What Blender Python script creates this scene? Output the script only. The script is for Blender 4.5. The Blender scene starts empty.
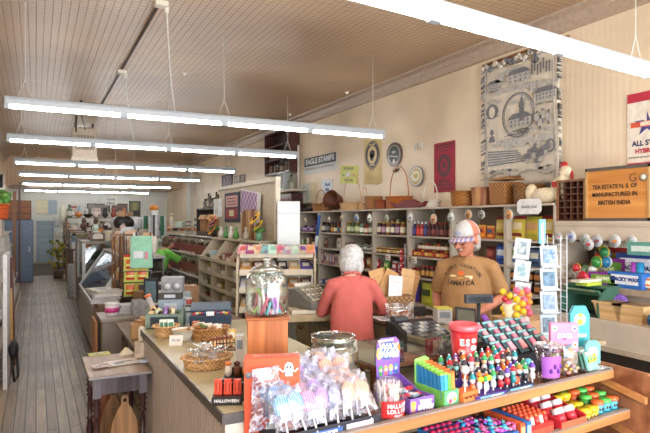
import bpy, bmesh, math, random
from mathutils import Matrix, Vector, Euler
from mathutils.bvhtree import BVHTree
random.seed(7)
PI = math.pi
sc = bpy.context.scene
COL = sc.collection
# ---------------------------------------------------------------- camera, world, lights, exposure
FOC = 557.0; EYE = 1.75; HOR = 221.0
YAW = math.atan2(289.0, FOC)
CY, SY = math.cos(YAW), math.sin(YAW)
cd = bpy.data.cameras.new('camera'); cam = bpy.data.objects.new('camera', cd); COL.objects.link(cam)
cam.location = (0, 0, EYE); cam.rotation_euler = (PI/2, 0, -YAW)
cd.sensor_width = 36; cd.lens = FOC/650*36; cd.shift_y = (HOR-216.5)/650; cd.clip_start = .05; cd.clip_end = 200
sc.camera = cam
sc.view_settings.view_transform = 'Standard'; sc.view_settings.look = 'None'
sc.view_settings.gamma = 1; sc.view_settings.use_curve_mapping = False
sc.view_settings.exposure = 1.0
TUBE = 23.0
w = bpy.data.worlds.new('world'); sc.world = w; w.use_nodes = True
w.node_tree.nodes['Background'].inputs[0].default_value = (.62, .76, 1, 1)
w.node_tree.nodes['Background'].inputs[1].default_value = 1.0
def area(name, loc, rot, sx, sy, power, col):
    l = bpy.data.lights.new(name, 'AREA'); l.shape = 'RECTANGLE'; l.size = sx; l.size_y = sy; l.energy = power; l.color = col
    o = bpy.data.objects.new(name, l); o.location = loc; o.rotation_euler = rot; COL.objects.link(o); return o
area('window_fill_light', (2.3, -2.3, 1.9), (PI/2+.5, 0, 0), 5.6, 2.6, 340, (.95, .97, 1))  # daylight fill lamp added inside the shop window, tilted up to brighten the ceiling
# ---------------------------------------------------------------- helpers
def lin(c):
    return tuple(((x/12.92) if x <= .04045 else ((x+.055)/1.055)**2.4) for x in c)
MATS = {}
def hexc(h): return tuple(int(h[i:i+2], 16)/255 for i in (0, 2, 4))
def mat(h, rough=.5, metal=0, var=.08, scale=18, emit=0, bump=0, bscale=60, kind='noise', h2=None, spec=.5):
    """one procedural surface: colour h varied by noise / wood grain / weave / swirl towards h2"""
    key = (h, rough, metal, var, scale, emit, bump, bscale, kind, h2, spec)
    if key in MATS: return MATS[key]
    m = bpy.data.materials.new(kind+'_'+h); m.use_nodes = True; nt = m.node_tree; N = nt.nodes; L = nt.links
    b = N['Principled BSDF']; b.inputs['Roughness'].default_value = rough; b.inputs['Metallic'].default_value = metal
    b.inputs['Specular IOR Level'].default_value = spec
    c = lin(hexc(h)); c2 = lin(hexc(h2)) if h2 else tuple(x*(1-var*2.2) for x in c)
    tc = N.new('ShaderNodeTexCoord'); mp = N.new('ShaderNodeMapping'); L.new(tc.outputs['Object'], mp.inputs[0])
    ra = N.new('ShaderNodeValToRGB'); ra.color_ramp.elements[0].color = (*c, 1); ra.color_ramp.elements[1].color = (*c2, 1)
    if kind == 'noise':
        t = N.new('ShaderNodeTexNoise'); t.inputs['Scale'].default_value = scale; t.inputs['Detail'].default_value = 3; out = t.outputs[0]
        ra.color_ramp.elements[0].position = .35; ra.color_ramp.elements[1].position = .7
    elif kind in ('woodx', 'woody', 'woodz'):
        s = [scale]*3; s['xyz'.index(kind[-1])] = scale*.07; mp.inputs['Scale'].default_value = s
        t = N.new('ShaderNodeTexNoise'); t.inputs['Scale'].default_value = 1; t.inputs['Detail'].default_value = 5; t.inputs['Distortion'].default_value = .6; out = t.outputs[0]
        ra.color_ramp.elements[0].position = .38; ra.color_ramp.elements[1].position = .66
    elif kind == 'weave':
        t = N.new('ShaderNodeTexChecker'); t.inputs['Scale'].default_value = scale; out = t.outputs['Fac']
        t2 = N.new('ShaderNodeTexNoise'); t2.inputs['Scale'].default_value = scale*.2
    elif kind == 'wave':
        t = N.new('ShaderNodeTexWave'); t.inputs['Scale'].default_value = scale; t.inputs['Distortion'].default_value = 1.5; out = t.outputs[1]
    elif kind == 'spots':
        t = N.new('ShaderNodeTexVoronoi'); t.inputs['Scale'].default_value = scale; out = t.outputs[0]
        ra.color_ramp.elements[0].position = .30; ra.color_ramp.elements[1].position = .34
    L.new(mp.outputs[0], t.inputs[0]); L.new(out, ra.inputs[0]); L.new(ra.outputs[0], b.inputs['Base Color'])
    if emit:
        L.new(ra.outputs[0], b.inputs['Emission Color']); b.inputs['Emission Strength'].default_value = emit
    if bump:
        n = N.new('ShaderNodeTexNoise'); n.inputs['Scale'].default_value = bscale; L.new(mp.outputs[0], n.inputs[0])
        bp = N.new('ShaderNodeBump'); bp.inputs['Strength'].default_value = bump; bp.inputs['Distance'].default_value = .02
        L.new(n.outputs[0], bp.inputs['Height']); L.new(bp.outputs[0], b.inputs['Normal'])
    MATS[key] = m; return m
def clear(tint='ffffff', gloss=.14, rough=.08, cloud=0.0, scale=25):
    """clear glass, plastic or cellophane: mostly see-through with a glossy coat; cloud = share of milky white"""
    key = ('clear', tint, gloss, rough, cloud, scale)
    if key in MATS: return MATS[key]
    m = bpy.data.materials.new('clear_'+tint); m.use_nodes = True; nt = m.node_tree; N = nt.nodes; L = nt.links
    N.remove(N['Principled BSDF']); out = N['Material Output']
    tr = N.new('ShaderNodeBsdfTransparent'); tr.inputs[0].default_value = (*lin(hexc(tint)), 1)
    gl = N.new('ShaderNodeBsdfGlossy'); gl.inputs['Roughness'].default_value = rough
    mx = N.new('ShaderNodeMixShader'); L.new(tr.outputs[0], mx.inputs[1]); L.new(gl.outputs[0], mx.inputs[2])
    lw = N.new('ShaderNodeLayerWeight'); lw.inputs[0].default_value = .35
    ma = N.new('ShaderNodeMath'); ma.operation = 'MULTIPLY_ADD'; L.new(lw.outputs[1], ma.inputs[0]); ma.inputs[1].default_value = .5; ma.inputs[2].default_value = gloss
    L.new(ma.outputs[0], mx.inputs[0]); last = mx
    if cloud:
        tc = N.new('ShaderNodeTexCoord'); t = N.new('ShaderNodeTexNoise'); t.inputs['Scale'].default_value = scale; t.inputs['Detail'].default_value = 4
        t.inputs['Distortion'].default_value = 1.2
        L.new(tc.outputs['Object'], t.inputs[0]); ra = N.new('ShaderNodeValToRGB')
        ra.color_ramp.elements[0].position = .45; ra.color_ramp.elements[1].position = .65
        ra.color_ramp.elements[0].color = (0, 0, 0, 1); ra.color_ramp.elements[1].color = (min(1, cloud*2),)*3+(1,)
        L.new(t.outputs[0], ra.inputs[0]); d = N.new('ShaderNodeBsdfDiffuse'); d.inputs[0].default_value = (.82, .84, .9, 1)
        m2 = N.new('ShaderNodeMixShader'); L.new(ra.outputs[0], m2.inputs[0]); L.new(mx.outputs[0], m2.inputs[1]); L.new(d.outputs[0], m2.inputs[2]); last = m2
    L.new(last.outputs[0], out.inputs[0]); MATS[key] = m; return m
def M_(m): return mat(m) if isinstance(m, str) else m

class MB:
    def __init__(s): s.v = []; s.f = []; s.m = []; s.s = []; s.T = Matrix()
    def add(s, vs, fs, m, smooth=False):
        n = len(s.v); s.v += [s.T @ Vector(v) for v in vs]; m = M_(m)
        for f in fs: s.f.append([n+i for i in f]); s.m.append(m); s.s.append(smooth)
        return s
    def box(s, c, d, m, r=None, top=1.0):
        x, y, z = d[0]/2, d[1]/2, d[2]/2; R = Euler(r).to_matrix() if r else Matrix.Identity(3)
        if not isinstance(top, tuple): top = (top, top)
        vs = [Vector(c)+R @ Vector((sx*x*(top[0] if sz > 0 else 1), sy*y*(top[1] if sz > 0 else 1), sz*z)) for sz in (-1, 1) for sy in (-1, 1) for sx in (-1, 1)]
        return s.add(vs, [(0, 2, 3, 1), (4, 5, 7, 6), (0, 1, 5, 4), (2, 6, 7, 3), (0, 4, 6, 2), (1, 3, 7, 5)], m)
    def tube(s, pts, r, m, n=7, caps=True):
        pts = [Vector(p) for p in pts]; rs = r if isinstance(r, (list, tuple)) else [r]*len(pts); vs = []; fs = []; prev = None
        for i, p in enumerate(pts):
            t = (pts[min(i+1, len(pts)-1)]-pts[max(i-1, 0)]); t = t.normalized() if t.length > 1e-9 else Vector((0, 0, 1))
            if prev is None: a = t.orthogonal().normalized()
            else: a = (prev-t*prev.dot(t)); a = a.normalized() if a.length > 1e-6 else t.orthogonal().normalized()
            prev = a; b = t.cross(a)
            for k in range(n):
                an = 2*PI*k/n; vs.append(p+(a*math.cos(an)+b*math.sin(an))*rs[i])
        for i in range(len(pts)-1):
            for k in range(n): k2 = (k+1) % n; fs.append((i*n+k, i*n+k2, (i+1)*n+k2, (i+1)*n+k))
        if caps: fs.append(tuple(range(n))[::-1]); fs.append(tuple(range((len(pts)-1)*n, len(pts)*n)))
        return s.add(vs, fs, m, True)
    def cyl(s, a, b, r, m, n=14, r1=None): return s.tube([a, b], [r, r if r1 is None else r1], m, n)
    def lathe(s, c, prof, m, n=18, sx=1, sy=1, smooth=True):
        """prof [(r,z[,mat])] from bottom to top; the mat of a point colours the band above it"""
        c = Vector(c); cur = m; vs = []
        for p in prof:
            for k in range(n): an = 2*PI*k/n; vs.append(c+Vector((p[0]*math.cos(an)*sx, p[0]*math.sin(an)*sy, p[1])))
        base = len(s.v); s.v += [s.T @ v for v in vs]
        for i in range(len(prof)-1):
            if len(prof[i]) > 2: cur = prof[i][2]
            mm = M_(cur)
            for k in range(n): k2 = (k+1) % n; s.f.append([base+i*n+k, base+i*n+k2, base+(i+1)*n+k2, base+(i+1)*n+k]); s.m.append(mm); s.s.append(smooth)
        if prof[0][0] > 1e-4: s.f.append([base+k for k in range(n)][::-1]); s.m.append(M_(m)); s.s.append(False)
        if prof[-1][0] > 1e-4: s.f.append([base+(len(prof)-1)*n+k for k in range(n)]); s.m.append(M_(cur)); s.s.append(False)
        return s
    def sph(s, c, r, m, n=10, k=7):
        r = r if isinstance(r, (tuple, list)) else (r, r, r)
        T = s.T; s.T = T @ Matrix.Translation(c) @ Matrix.Diagonal((*r, 1))
        s.lathe((0, 0, 0), [(max(.0001, math.sin(PI*i/k)), -math.cos(PI*i/k)) for i in range(k+1)], m, n); s.T = T; return s
    def prism(s, poly, h, m, y0=0, ax='y'):
        """outline poly [(x,z)] pulled along y from y0 to y0+h (ax 'z': outline (x,y) pulled up)"""
        n = len(poly)
        if ax == 'y': vs = [(p[0], y, p[1]) for y in (y0, y0+h) for p in poly]
        elif ax == 'x': vs = [(y, p[0], p[1]) for y in (y0, y0+h) for p in poly]
        else: vs = [(p[0], p[1], y) for y in (y0, y0+h) for p in poly]
        return s.add(vs, [tuple(range(n)), tuple(range(2*n-1, n-1, -1))]+[(i, i+n, (i+1) % n+n, (i+1) % n) for i in range(n)], m)
    def pillow(s, c, w, h, t, m, lab=None, acc=None, rot=0, lean=0, nx=6, nz=7, seed=0):
        """a filled bag standing at c: crimped top and bottom, bulging front and back, printed centre"""
        rn = random.Random(seed); T = s.T; s.T = T @ Matrix.Translation(c) @ Matrix.Rotation(rot, 4, 'Z') @ Matrix.Rotation(lean, 4, 'X')
        for sd in (-1, 1):
            vs = []; 
            for j in range(nz+1):
                for i in range(nx+1):
                    u = i/nx*2-1; v = j/nz; b = (1-u*u)**.6*max(0, 1-abs(2*v-1)**3.2)
                    vs.append((u*w/2*(1-.06*math.sin(v*PI)), sd*t/2*b*(1+rn.uniform(-.12, .12)), v*h))
            base = len(s.v); s.v += [s.T @ Vector(v) for v in vs]
            for j in range(nz):
                for i in range(nx):
                    q = j*(nx+1)+i; f = [base+q, base+q+1, base+q+nx+2, base+q+nx+1]
                    mm = m
                    if lab and 1 <= i <= nx-2 and nz*.3 <= j <= nz*.68: mm = lab
                    if acc and (j == nz-1 or (1 <= i <= nx-2 and j == 1)): mm = acc
                    s.f.append(f if sd < 0 else f[::-1]); s.m.append(M_(mm)); s.s.append(True)
        s.T = T; return s
    def mesh(s, name, bev=0):
        me = bpy.data.meshes.new(name); me.from_pydata(s.v, [], s.f)
        ms = []; idx = []
        for m in s.m:
            if m not in ms: ms.append(m)
            idx.append(ms.index(m))
        for m in ms: me.materials.append(m)
        me.polygons.foreach_set('material_index', idx); me.polygons.foreach_set('use_smooth', s.s); me.update(); return me
    def build(s, name, parent=None, bev=0, loc=None, rot=None):
        o = bpy.data.objects.new(name, s.mesh(name)); COL.objects.link(o)
        if parent: o.parent = parent
        if loc is not None: o.location = loc
        if rot is not None: o.rotation_euler = rot
        if bev:
            b = o.modifiers.new('bevel', 'BEVEL'); b.width = bev; b.segments = 2; b.limit_method = 'ANGLE'; b.angle_limit = .7
        return o
def tag(o, label, cat, group=None, kind=None):
    o['label'] = label; o['category'] = cat
    if group: o['group'] = group
    if kind: o['kind'] = kind
    return o
def thing(name, label, cat, loc=(0, 0, 0), rz=0, group=None):
    o = bpy.data.objects.new(name, None); COL.objects.link(o); o.location = loc; o.rotation_euler = (0, 0, rz); o.empty_display_size = .1
    return tag(o, label, cat, group)
def struct(name, mb, bev=0):
    o = mb.build(name, None, bev); o['kind'] = 'structure'; return o
def dup(o, loc=None, rz=None, label=None, group=None, parent=None):
    c = o.copy(); COL.objects.link(c)
    if parent: c.parent = parent
    if loc is not None: c.location = loc
    if rz is not None: c.rotation_euler = (0, 0, rz)
    if label: c['label'] = label
    if group: c['group'] = group
    for ch in list(o.children): dup(ch, parent=c)
    return c
PROTO = {}
def item(name, key, fn, loc, rz=0, label=None, cat=None, group=None):
    """one countable thing as one mesh; things of one kind share mesh data"""
    if key not in PROTO:
        mb = MB(); fn(mb); PROTO[key] = mb.mesh(name)
    o = bpy.data.objects.new(name, PROTO[key]); COL.objects.link(o); o.location = loc
    o.rotation_euler = rz if isinstance(rz, (tuple, list)) else (0, 0, rz)
    return tag(o, label, cat, group)
def words(txt, size, col, parent=None, loc=(0, 0, 0), rot=(PI/2, 0, 0), ext=.0008, align='CENTER', sx=1, shear=0, bold=.0, name='lettering'):
    c = bpy.data.curves.new(name, 'FONT'); c.body = txt; c.size = size; c.extrude = ext; c.align_x = align; c.align_y = 'CENTER'; c.shear = shear; c.offset = bold; c.resolution_u = 3
    c.materials.append(M_(col)); o = bpy.data.objects.new(name, c); me = bpy.data.meshes.new_from_object(o); bpy.data.objects.remove(o); bpy.data.curves.remove(c); o = bpy.data.objects.new(name, me); COL.objects.link(o); o.parent = parent; o.location = loc; o.rotation_euler = rot; o.scale = (sx, 1, 1); return o
def ray(u, v):
    t = (u-325)/FOC; return Vector((SY+t*CY, CY-t*SY, (HOR-v)/FOC))
def PX(u, v, X): r = ray(u, v); return Vector((0, 0, EYE))+r*(X/r.x)
def PY(u, v, Y): r = ray(u, v); return Vector((0, 0, EYE))+r*(Y/r.y)
def PZ(u, v, Z): r = ray(u, v); return Vector((0, 0, EYE))+r*((Z-EYE)/r.z)
def PD(u, v, d): return Vector((0, 0, EYE))+ray(u, v)*d
# ---------------------------------------------------------------- the room
XR, XL, YB, YF, HC = 5.44, -1.0, 26.5, -2.4, 4.15
def floor_mat():
    m = bpy.data.materials.new('old_board_floor'); m.use_nodes = True; nt = m.node_tree; N = nt.nodes; L = nt.links; b = N['Principled BSDF']
    tc = N.new('ShaderNodeTexCoord'); mp = N.new('ShaderNodeMapping'); L.new(tc.outputs['Object'], mp.inputs[0]); mp.inputs['Rotation'].default_value = (0, 0, PI/2)
    br = N.new('ShaderNodeTexBrick'); br.inputs['Scale'].default_value = 1; br.inputs['Brick Width'].default_value = 2.6; br.inputs['Row Height'].default_value = .085
    br.inputs['Mortar Size'].default_value = .0055; br.inputs['Mortar Smooth'].default_value = .3; br.inputs['Color1'].default_value = (*lin(hexc('93836f')), 1)
    br.inputs['Color2'].default_value = (*lin(hexc('796b5d')), 1); br.inputs['Mortar'].default_value = (*lin(hexc('3c3733')), 1); L.new(mp.outputs[0], br.inputs[0])
    n = N.new('ShaderNodeTexNoise'); mp2 = N.new('ShaderNodeMapping'); mp2.inputs['Scale'].default_value = (22, 1.1, 1); L.new(tc.outputs['Object'], mp2.inputs[0]); L.new(mp2.outputs[0], n.inputs[0]); n.inputs['Scale'].default_value = 1.6; n.inputs['Detail'].default_value = 6
    n2 = N.new('ShaderNodeTexNoise'); n2.inputs['Scale'].default_value = 1.1; L.new(tc.outputs['Object'], n2.inputs[0])
    mx = N.new('ShaderNodeMixRGB'); mx.blend_type = 'OVERLAY'; mx.inputs[0].default_value = .75; L.new(br.outputs[0], mx.inputs[1]); L.new(n.outputs[0], mx.inputs[2])
    mx2 = N.new('ShaderNodeMixRGB'); mx2.blend_type = 'OVERLAY'; mx2.inputs[0].default_value = .5; L.new(mx.outputs[0], mx2.inputs[1]); L.new(n2.outputs[0], mx2.inputs[2])
    L.new(mx2.outputs[0], b.inputs['Base Color']); b.inputs['Roughness'].default_value = .42
    bp = N.new('ShaderNodeBump'); bp.inputs['Strength'].default_value = .5; bp.inputs['Distance'].default_value = .01; L.new(br.outputs['Fac'], bp.inputs['Height']); bp.invert = True; L.new(bp.outputs[0], b.inputs['Normal'])
    return m
def tin_mat():
    m = bpy.data.materials.new('pressed_tin'); m.use_nodes = True; nt = m.node_tree; N = nt.nodes; L = nt.links; b = N['Principled BSDF']
    tc = N.new('ShaderNodeTexCoord'); hs = []
    for s, st in ((.085, .9), (.61, .25)):
        mp = N.new('ShaderNodeMapping'); mp.inputs['Scale'].default_value = (1/s, 1/s, 1); L.new(tc.outputs['Object'], mp.inputs[0])
        br = N.new('ShaderNodeTexBrick'); br.offset = 0; br.inputs['Scale'].default_value = 1; br.inputs['Brick Width'].default_value = 1; br.inputs['Row Height'].default_value = 1
        br.inputs['Mortar Size'].default_value = .12 if s < .2 else .015; br.inputs['Mortar Smooth'].default_value = .8; L.new(mp.outputs[0], br.inputs[0]); hs.append(br)
    ra = N.new('ShaderNodeValToRGB'); ra.color_ramp.elements[0].color = (*lin(hexc('c8ab8b')), 1); ra.color_ramp.elements[1].color = (*lin(hexc('a78868')), 1)
    L.new(hs[0].outputs['Fac'], ra.inputs[0]); n = N.new('ShaderNodeTexNoise'); n.inputs['Scale'].default_value = .8; L.new(tc.outputs['Object'], n.inputs[0])
    mx = N.new('ShaderNodeMixRGB'); mx.blend_type = 'OVERLAY'; mx.inputs[0].default_value = .35; L.new(ra.outputs[0], mx.inputs[1]); L.new(n.outputs[0], mx.inputs[2]); L.new(mx.outputs[0], b.inputs['Base Color'])
    ad = N.new('ShaderNodeMath'); ad.operation = 'ADD'; L.new(hs[0].outputs['Fac'], ad.inputs[0]); L.new(hs[1].outputs['Fac'], ad.inputs[1])
    bp = N.new('ShaderNodeBump'); bp.inputs['Strength'].default_value = .55; bp.inputs['Distance'].default_value = .012; bp.invert = True; L.new(ad.outputs[0], bp.inputs['Height']); L.new(bp.outputs[0], b.inputs['Normal'])
    b.inputs['Roughness'].default_value = .38; return m
def wall_mat(h, axis, s=.07):
    m = bpy.data.materials.new('beadboard_'+h); m.use_nodes = True; nt = m.node_tree; N = nt.nodes; L = nt.links; b = N['Principled BSDF']
    tc = N.new('ShaderNodeTexCoord'); mp = N.new('ShaderNodeMapping'); L.new(tc.outputs['Object'], mp.inputs[0])
    wv = N.new('ShaderNodeTexWave'); wv.wave_type = 'BANDS'; wv.bands_direction = axis; wv.inputs['Scale'].default_value = .3/s; wv.inputs['Distortion'].default_value = .15; L.new(mp.outputs[0], wv.inputs[0])
    n = N.new('ShaderNodeTexNoise'); n.inputs['Scale'].default_value = 1.3; n.inputs['Detail'].default_value = 4; L.new(tc.outputs['Object'], n.inputs[0])
    ra = N.new('ShaderNodeValToRGB'); c = lin(hexc(h)); ra.color_ramp.elements[0].color = (*c, 1); ra.color_ramp.elements[1].color = (*[x*.84 for x in c], 1); ra.color_ramp.elements[0].position = .4; ra.color_ramp.elements[1].position = .75
    L.new(n.outputs[0], ra.inputs[0]); L.new(ra.outputs[0], b.inputs['Base Color']); b.inputs['Roughness'].default_value = .45
    bp = N.new('ShaderNodeBump'); bp.inputs['Strength'].default_value = .18; bp.inputs['Distance'].default_value = .006; L.new(wv.outputs[1], bp.inputs['Height']); L.new(bp.outputs[0], b.inputs['Normal']); return m
WALLC = wall_mat('e6d4b8', 'Y'); WALLB = wall_mat('c9cac2', 'X'); TIN = tin_mat()
struct('floor', MB().box(((XL+XR)/2, (YB+YF)/2, -.05), (XR-XL+.4, YB-YF+.4, .1), floor_mat()))
struct('ceiling', MB().box(((XL+XR)/2, (YB+YF)/2, HC+.05), (XR-XL+.4, YB-YF+.4, .1), TIN))
struct('wall_right', MB().box((XR+.05, (YB+YF)/2, HC/2), (.1, YB-YF, HC), WALLC))
struct('wall_left', MB().box((XL-.05, (YB+YF)/2, HC/2), (.1, YB-YF, HC), WALLC))
# back wall with the door opening (X .. from the door's own place), lower tin soffit in front of it
D0, D1, DT = PY(36.5, 240, YB).x, PY(53.5, 240, YB).x, PY(45, 221, YB).z
wb = MB()
wb.box(((XL+D0)/2, YB+.05, HC/2), (D0-XL, .1, HC), WALLB); wb.box(((XR+D1)/2, YB+.05, HC/2), (XR-D1, .1, HC), WALLB); wb.box(((D0+D1)/2, YB+.05, (HC+DT)/2), (D1-D0, .1, HC-DT), WALLB)
struct('wall_back', wb)
struct('ceiling_back', MB().box(((XL+XR)/2, 25.0, 3.62), (XR-XL, 3.0, 1.06), TIN))
dr = MB(); dm = mat('7e93a3', .5, h2='6c8090')
dr.box(((D0+D1)/2, YB+.02, DT/2), (D1-D0, .04, DT), dm)
for i in range(7): dr.box(((D0+D1)/2, YB-.005, .13+i*.27), (D1-D0-.06, .012, .24), mat('8fa3b0', .5))
struct('door_1', dr)
for nm, x in (('trim_1', D0-.04), ('trim_2', D1+.06)): struct(nm, MB().box((x, YB-.03, DT/2), (.08 if nm == 'trim_1' else .12, .06, DT), mat('c3c9c6')))
struct('trim_3', MB().box(((D0+D1)/2, YB-.03, DT+.06), (D1-D0+.26, .06, .12), mat('c3c9c6')))
# crown mouldings and baseboards
def crown(name, x, sgn):
    pr = [(x, HC), (x-sgn*.16, HC), (x-sgn*.15, HC-.03), (x-sgn*.09, HC-.06), (x-sgn*.05, HC-.13), (x-sgn*.03, HC-.2), (x, HC-.22)]
    mb = MB(); mb.prism(pr, 23.5-YF, mat('b39d88', .45), YF); struct(name, mb)
crown('trim_4', XR, 1); crown('trim_5', XL, -1)
struct('baseboard_right', MB().box((XR-.012, (YB+YF)/2, .09), (.024, YB-YF, .18), mat('b9ab98')))
struct('baseboard_left', MB().box((XL+.012, (YB+YF)/2, .09), (.024, YB-YF, .18), mat('b9ab98')))
# shop front behind the camera: a wide window over a low wall
fr = MB(); fr.box(((XL+XR)/2, YF-.05, .22), (XR-XL, .1, .44), WALLB); fr.box(((XL+XR)/2, YF-.05, 3.75), (XR-XL, .1, .8), WALLB)
fr.box((XL+.15, YF-.05, 1.9), (.3, .1, 3), WALLB); fr.box((XR-.15, YF-.05, 1.9), (.3, .1, 3), WALLB); struct('wall_front', fr)
wf = MB()
for x in (XL+.33, 1.1, 3.3, XR-.33): wf.box((x, YF-.05, 1.9), (.07, .08, 2.92), 'd8d4c8')
for z in (.47, 2.6, 3.32): wf.box(((XL+XR)/2, YF-.05, z), (XR-XL-.6, .08, .07), 'd8d4c8')
wf.box(((XL+XR)/2, YF-.06, 1.9), (XR-XL-.6, .006, 2.9), clear(gloss=.05)); struct('window_1', wf)
# dark worn strip of floor in front of the back door
tag(MB().box((PZ(48, 264, 0).x-.05, 22.8, .006), (1.5, 5.5, .012), mat('3f3a37', .8, h2='5a524c', scale=3)).build('floor_runner'), 'dark runner mat lying on the boards before the back door', 'mat')
# square white pilaster on the right wall and the pipe beside it
struct('trim_6', MB().box((XR-.08, 21.8, HC/2-.15), (.16, .5, HC-.3), mat('d5d3c8')))
# ---------------------------------------------------------------- hanging tube lights
TM = mat('ffffff', emit=TUBE, var=0); WH = mat('b4bec6', .4, var=.03); WIRE = mat('e6e0d4', .6)
def fixture(a, b, z, label, n=4, hooks=(.04, .5, .96)):
    a = Vector((*a, z)); b = Vector((*b, z)); d = b-a; L = d.length; rz = math.atan2(d.y, d.x)
    t = thing('tube_light', label, 'ceiling light', a, rz, 'rows of hanging tube lights')
    h = MB(); h.prism([(-.036, .055), (-.042, .11), (-.03, .14), (.03, .14), (.042, .11), (.036, .055)], L, WH, ax='x'); h.build('housing', t, .004)
    for i in range(n):
        x0, x1 = L*i/n+.03, L*(i+1)/n-.03
        MB().cyl((x0, 0, .03), (x1, 0, .03), .019, TM, 10).build('tube', t)
    for i in range(n+1):
        MB().box((min(max(L*i/n, .02), L-.02), 0, .035), (.05 if i in (0, n) else .09, .05, .06), WH).build('socket', t, .004)
    for f in hooks:
        MB().tube([(L*f-.07, 0, .15), (L*f, 0, .33), (L*f, 0, HC-z)], .0045, WIRE, 5).tube([(L*f+.07, 0, .15), (L*f, 0, .33)], .0045, WIRE, 5).build('hanging_wire', t)
    return t
fixture((-.3, 6.93), (4.58, 6.93), 2.96, 'long white tube light hanging nearest of the rows that cross the aisle')
fixture((-.4, 9.86), (4.5, 9.86), 2.96, 'long tube light hanging second of the rows across the aisle, before the heater')
fixture((-.42, 13.6), (4.5, 13.6), 2.96, 'tube light hanging third back, just in front of the grey heater box')
fixture((-.42, 17.05), (4.5, 17.05), 2.96, 'tube light hanging fourth back across the aisle')
fixture((-.42, 21.2), (4.5, 21.2), 2.96, 'tube light hanging fifth back, last but one before the rear wall', hooks=(.1, .9))
fixture((-.42, 24.6), (4.3, 24.6), 2.9, 'short looking tube light hanging farthest back by the rear wall', hooks=())
fixture((-.3, 2.45), (4.56, 2.9), 2.94, 'bright tube light overhead crossing the upper right corner above the tapestry', hooks=(.5, .96))
# conduit with junction boxes and drooping cords on the ceiling
tag(MB().tube([(1.2, 5.2, HC-.02), (1.2, 13.5, HC-.02)], .016, mat('5a4e44'), 6).build('ceiling_conduit'), 'thin dark conduit pipe running along the tin ceiling', 'conduit')
tag(MB().tube([(.8, 12.0, HC-.02), (.8, 13.6, HC-.04)], .02, mat('4e463e'), 6).tube([(.8, 13.6, HC-.05), (.8, 13.7, HC-.4)], .02, mat('4e463e'), 6).tube([(.8, 12.6, HC-.04), (1.0, 13.9, HC-.3)], .012, mat('4e463e'), 6).build('heater_pipe'), 'dark bent gas pipe on the ceiling beside the heater box', 'pipe')
for i, (Y, u1, v1, Yf) in enumerate(((6.15, 175, 112, 6.93), (9.25, 135, 145, 9.86))):
    t = thing('ceiling_outlet', ('white ceiling outlet whose cord droops to the nearest crossing tube light', 'white ceiling outlet whose cord droops to the second tube light')[i], 'outlet', (1.2, Y, HC-.03))
    MB().box((0, 0, -.03), (.14, .11, .06), 'e4dccb').build('box', t, .008); MB().cyl((.06, 0, -.05), (.06, 0, -.11), .025, 'efe8da').build('plug', t)
    e = PY(u1, v1, Yf)-Vector((1.2, Y, HC-.03)); MB().tube([Vector((.06, 0, -.1)).lerp(e, f)+Vector((0, 0, -.18*math.sin(PI*f**.8))) for f in [k/10 for k in range(11)]], .009, WIRE, 6).build('cord', t)
# gas heater hung from the ceiling
t = thing('unit_heater', 'beige gas heater box hanging under the ceiling behind the third tube light', 'heater', (1.05, 14.9, 3.15))
hm = mat('cbbba4', .4)
MB().box((0, 0, .5), (.56, .5, .72), hm).build('cabinet', t, .015); MB().box((0, 0, .1), (.6, .54, .1), mat('d8cdb9')).build('tray', t, .01)
lv = MB(); lv.box((0, -.26, .5), (.42, .02, .34), mat('8d8072'))
for k in range(6): lv.box((-.17+k*.068, -.275, .5), (.035, .02, .32), hm, (0, 0, .4))
lv.build('louver', t); MB().cyl((.2, 0, .86), (.2, 0, 1.0), .03, '8d8072').cyl((-.2, 0, .86), (-.2, 0, 1.0), .03, '8d8072').build('hanger', t)
for i, (u, v) in enumerate(((185, 73), (159, 102), (290, 114), (347, 92))):
    p = PZ(u, v, HC); tag(MB().lathe((p.x, p.y, HC-.045), [(.012, 0), (.03, .012), (.03, .03), (.045, .045)], 'e8dfcf').build('ceiling_hook'), ('small cream hook cap on the ceiling, nearest the conduit', 'small cream hook cap on the ceiling above the second tube light', 'small cream hook cap by the crown moulding above the pipes', 'small cream hook cap by the crown moulding above the cream banner')[i], 'hook')
# white conduit pipes on the right wall
for i, (u, u2) in enumerate(((286, 299), (291, 0))):
    a = PX(u, 112, XR-.05); a.z = HC-.2
    if u2:
        b = PX(298.5, 146, XR-.05); pts = [a, Vector((a.x, a.y, PX(u, 131, XR-.05).z)), b, Vector((b.x, b.y, 1.95))]
    else: pts = [a, Vector((a.x, a.y, 2.9)), Vector((a.x, a.y, 1.95))]
    tag(MB().tube(pts, .028, mat('d8d2c6'), 8).build('wall_pipe'), ('white pipe that jogs sideways down the right wall by the dark hutch', 'straight white pipe down the right wall beside the dark hutch')[i], 'pipe')
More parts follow.
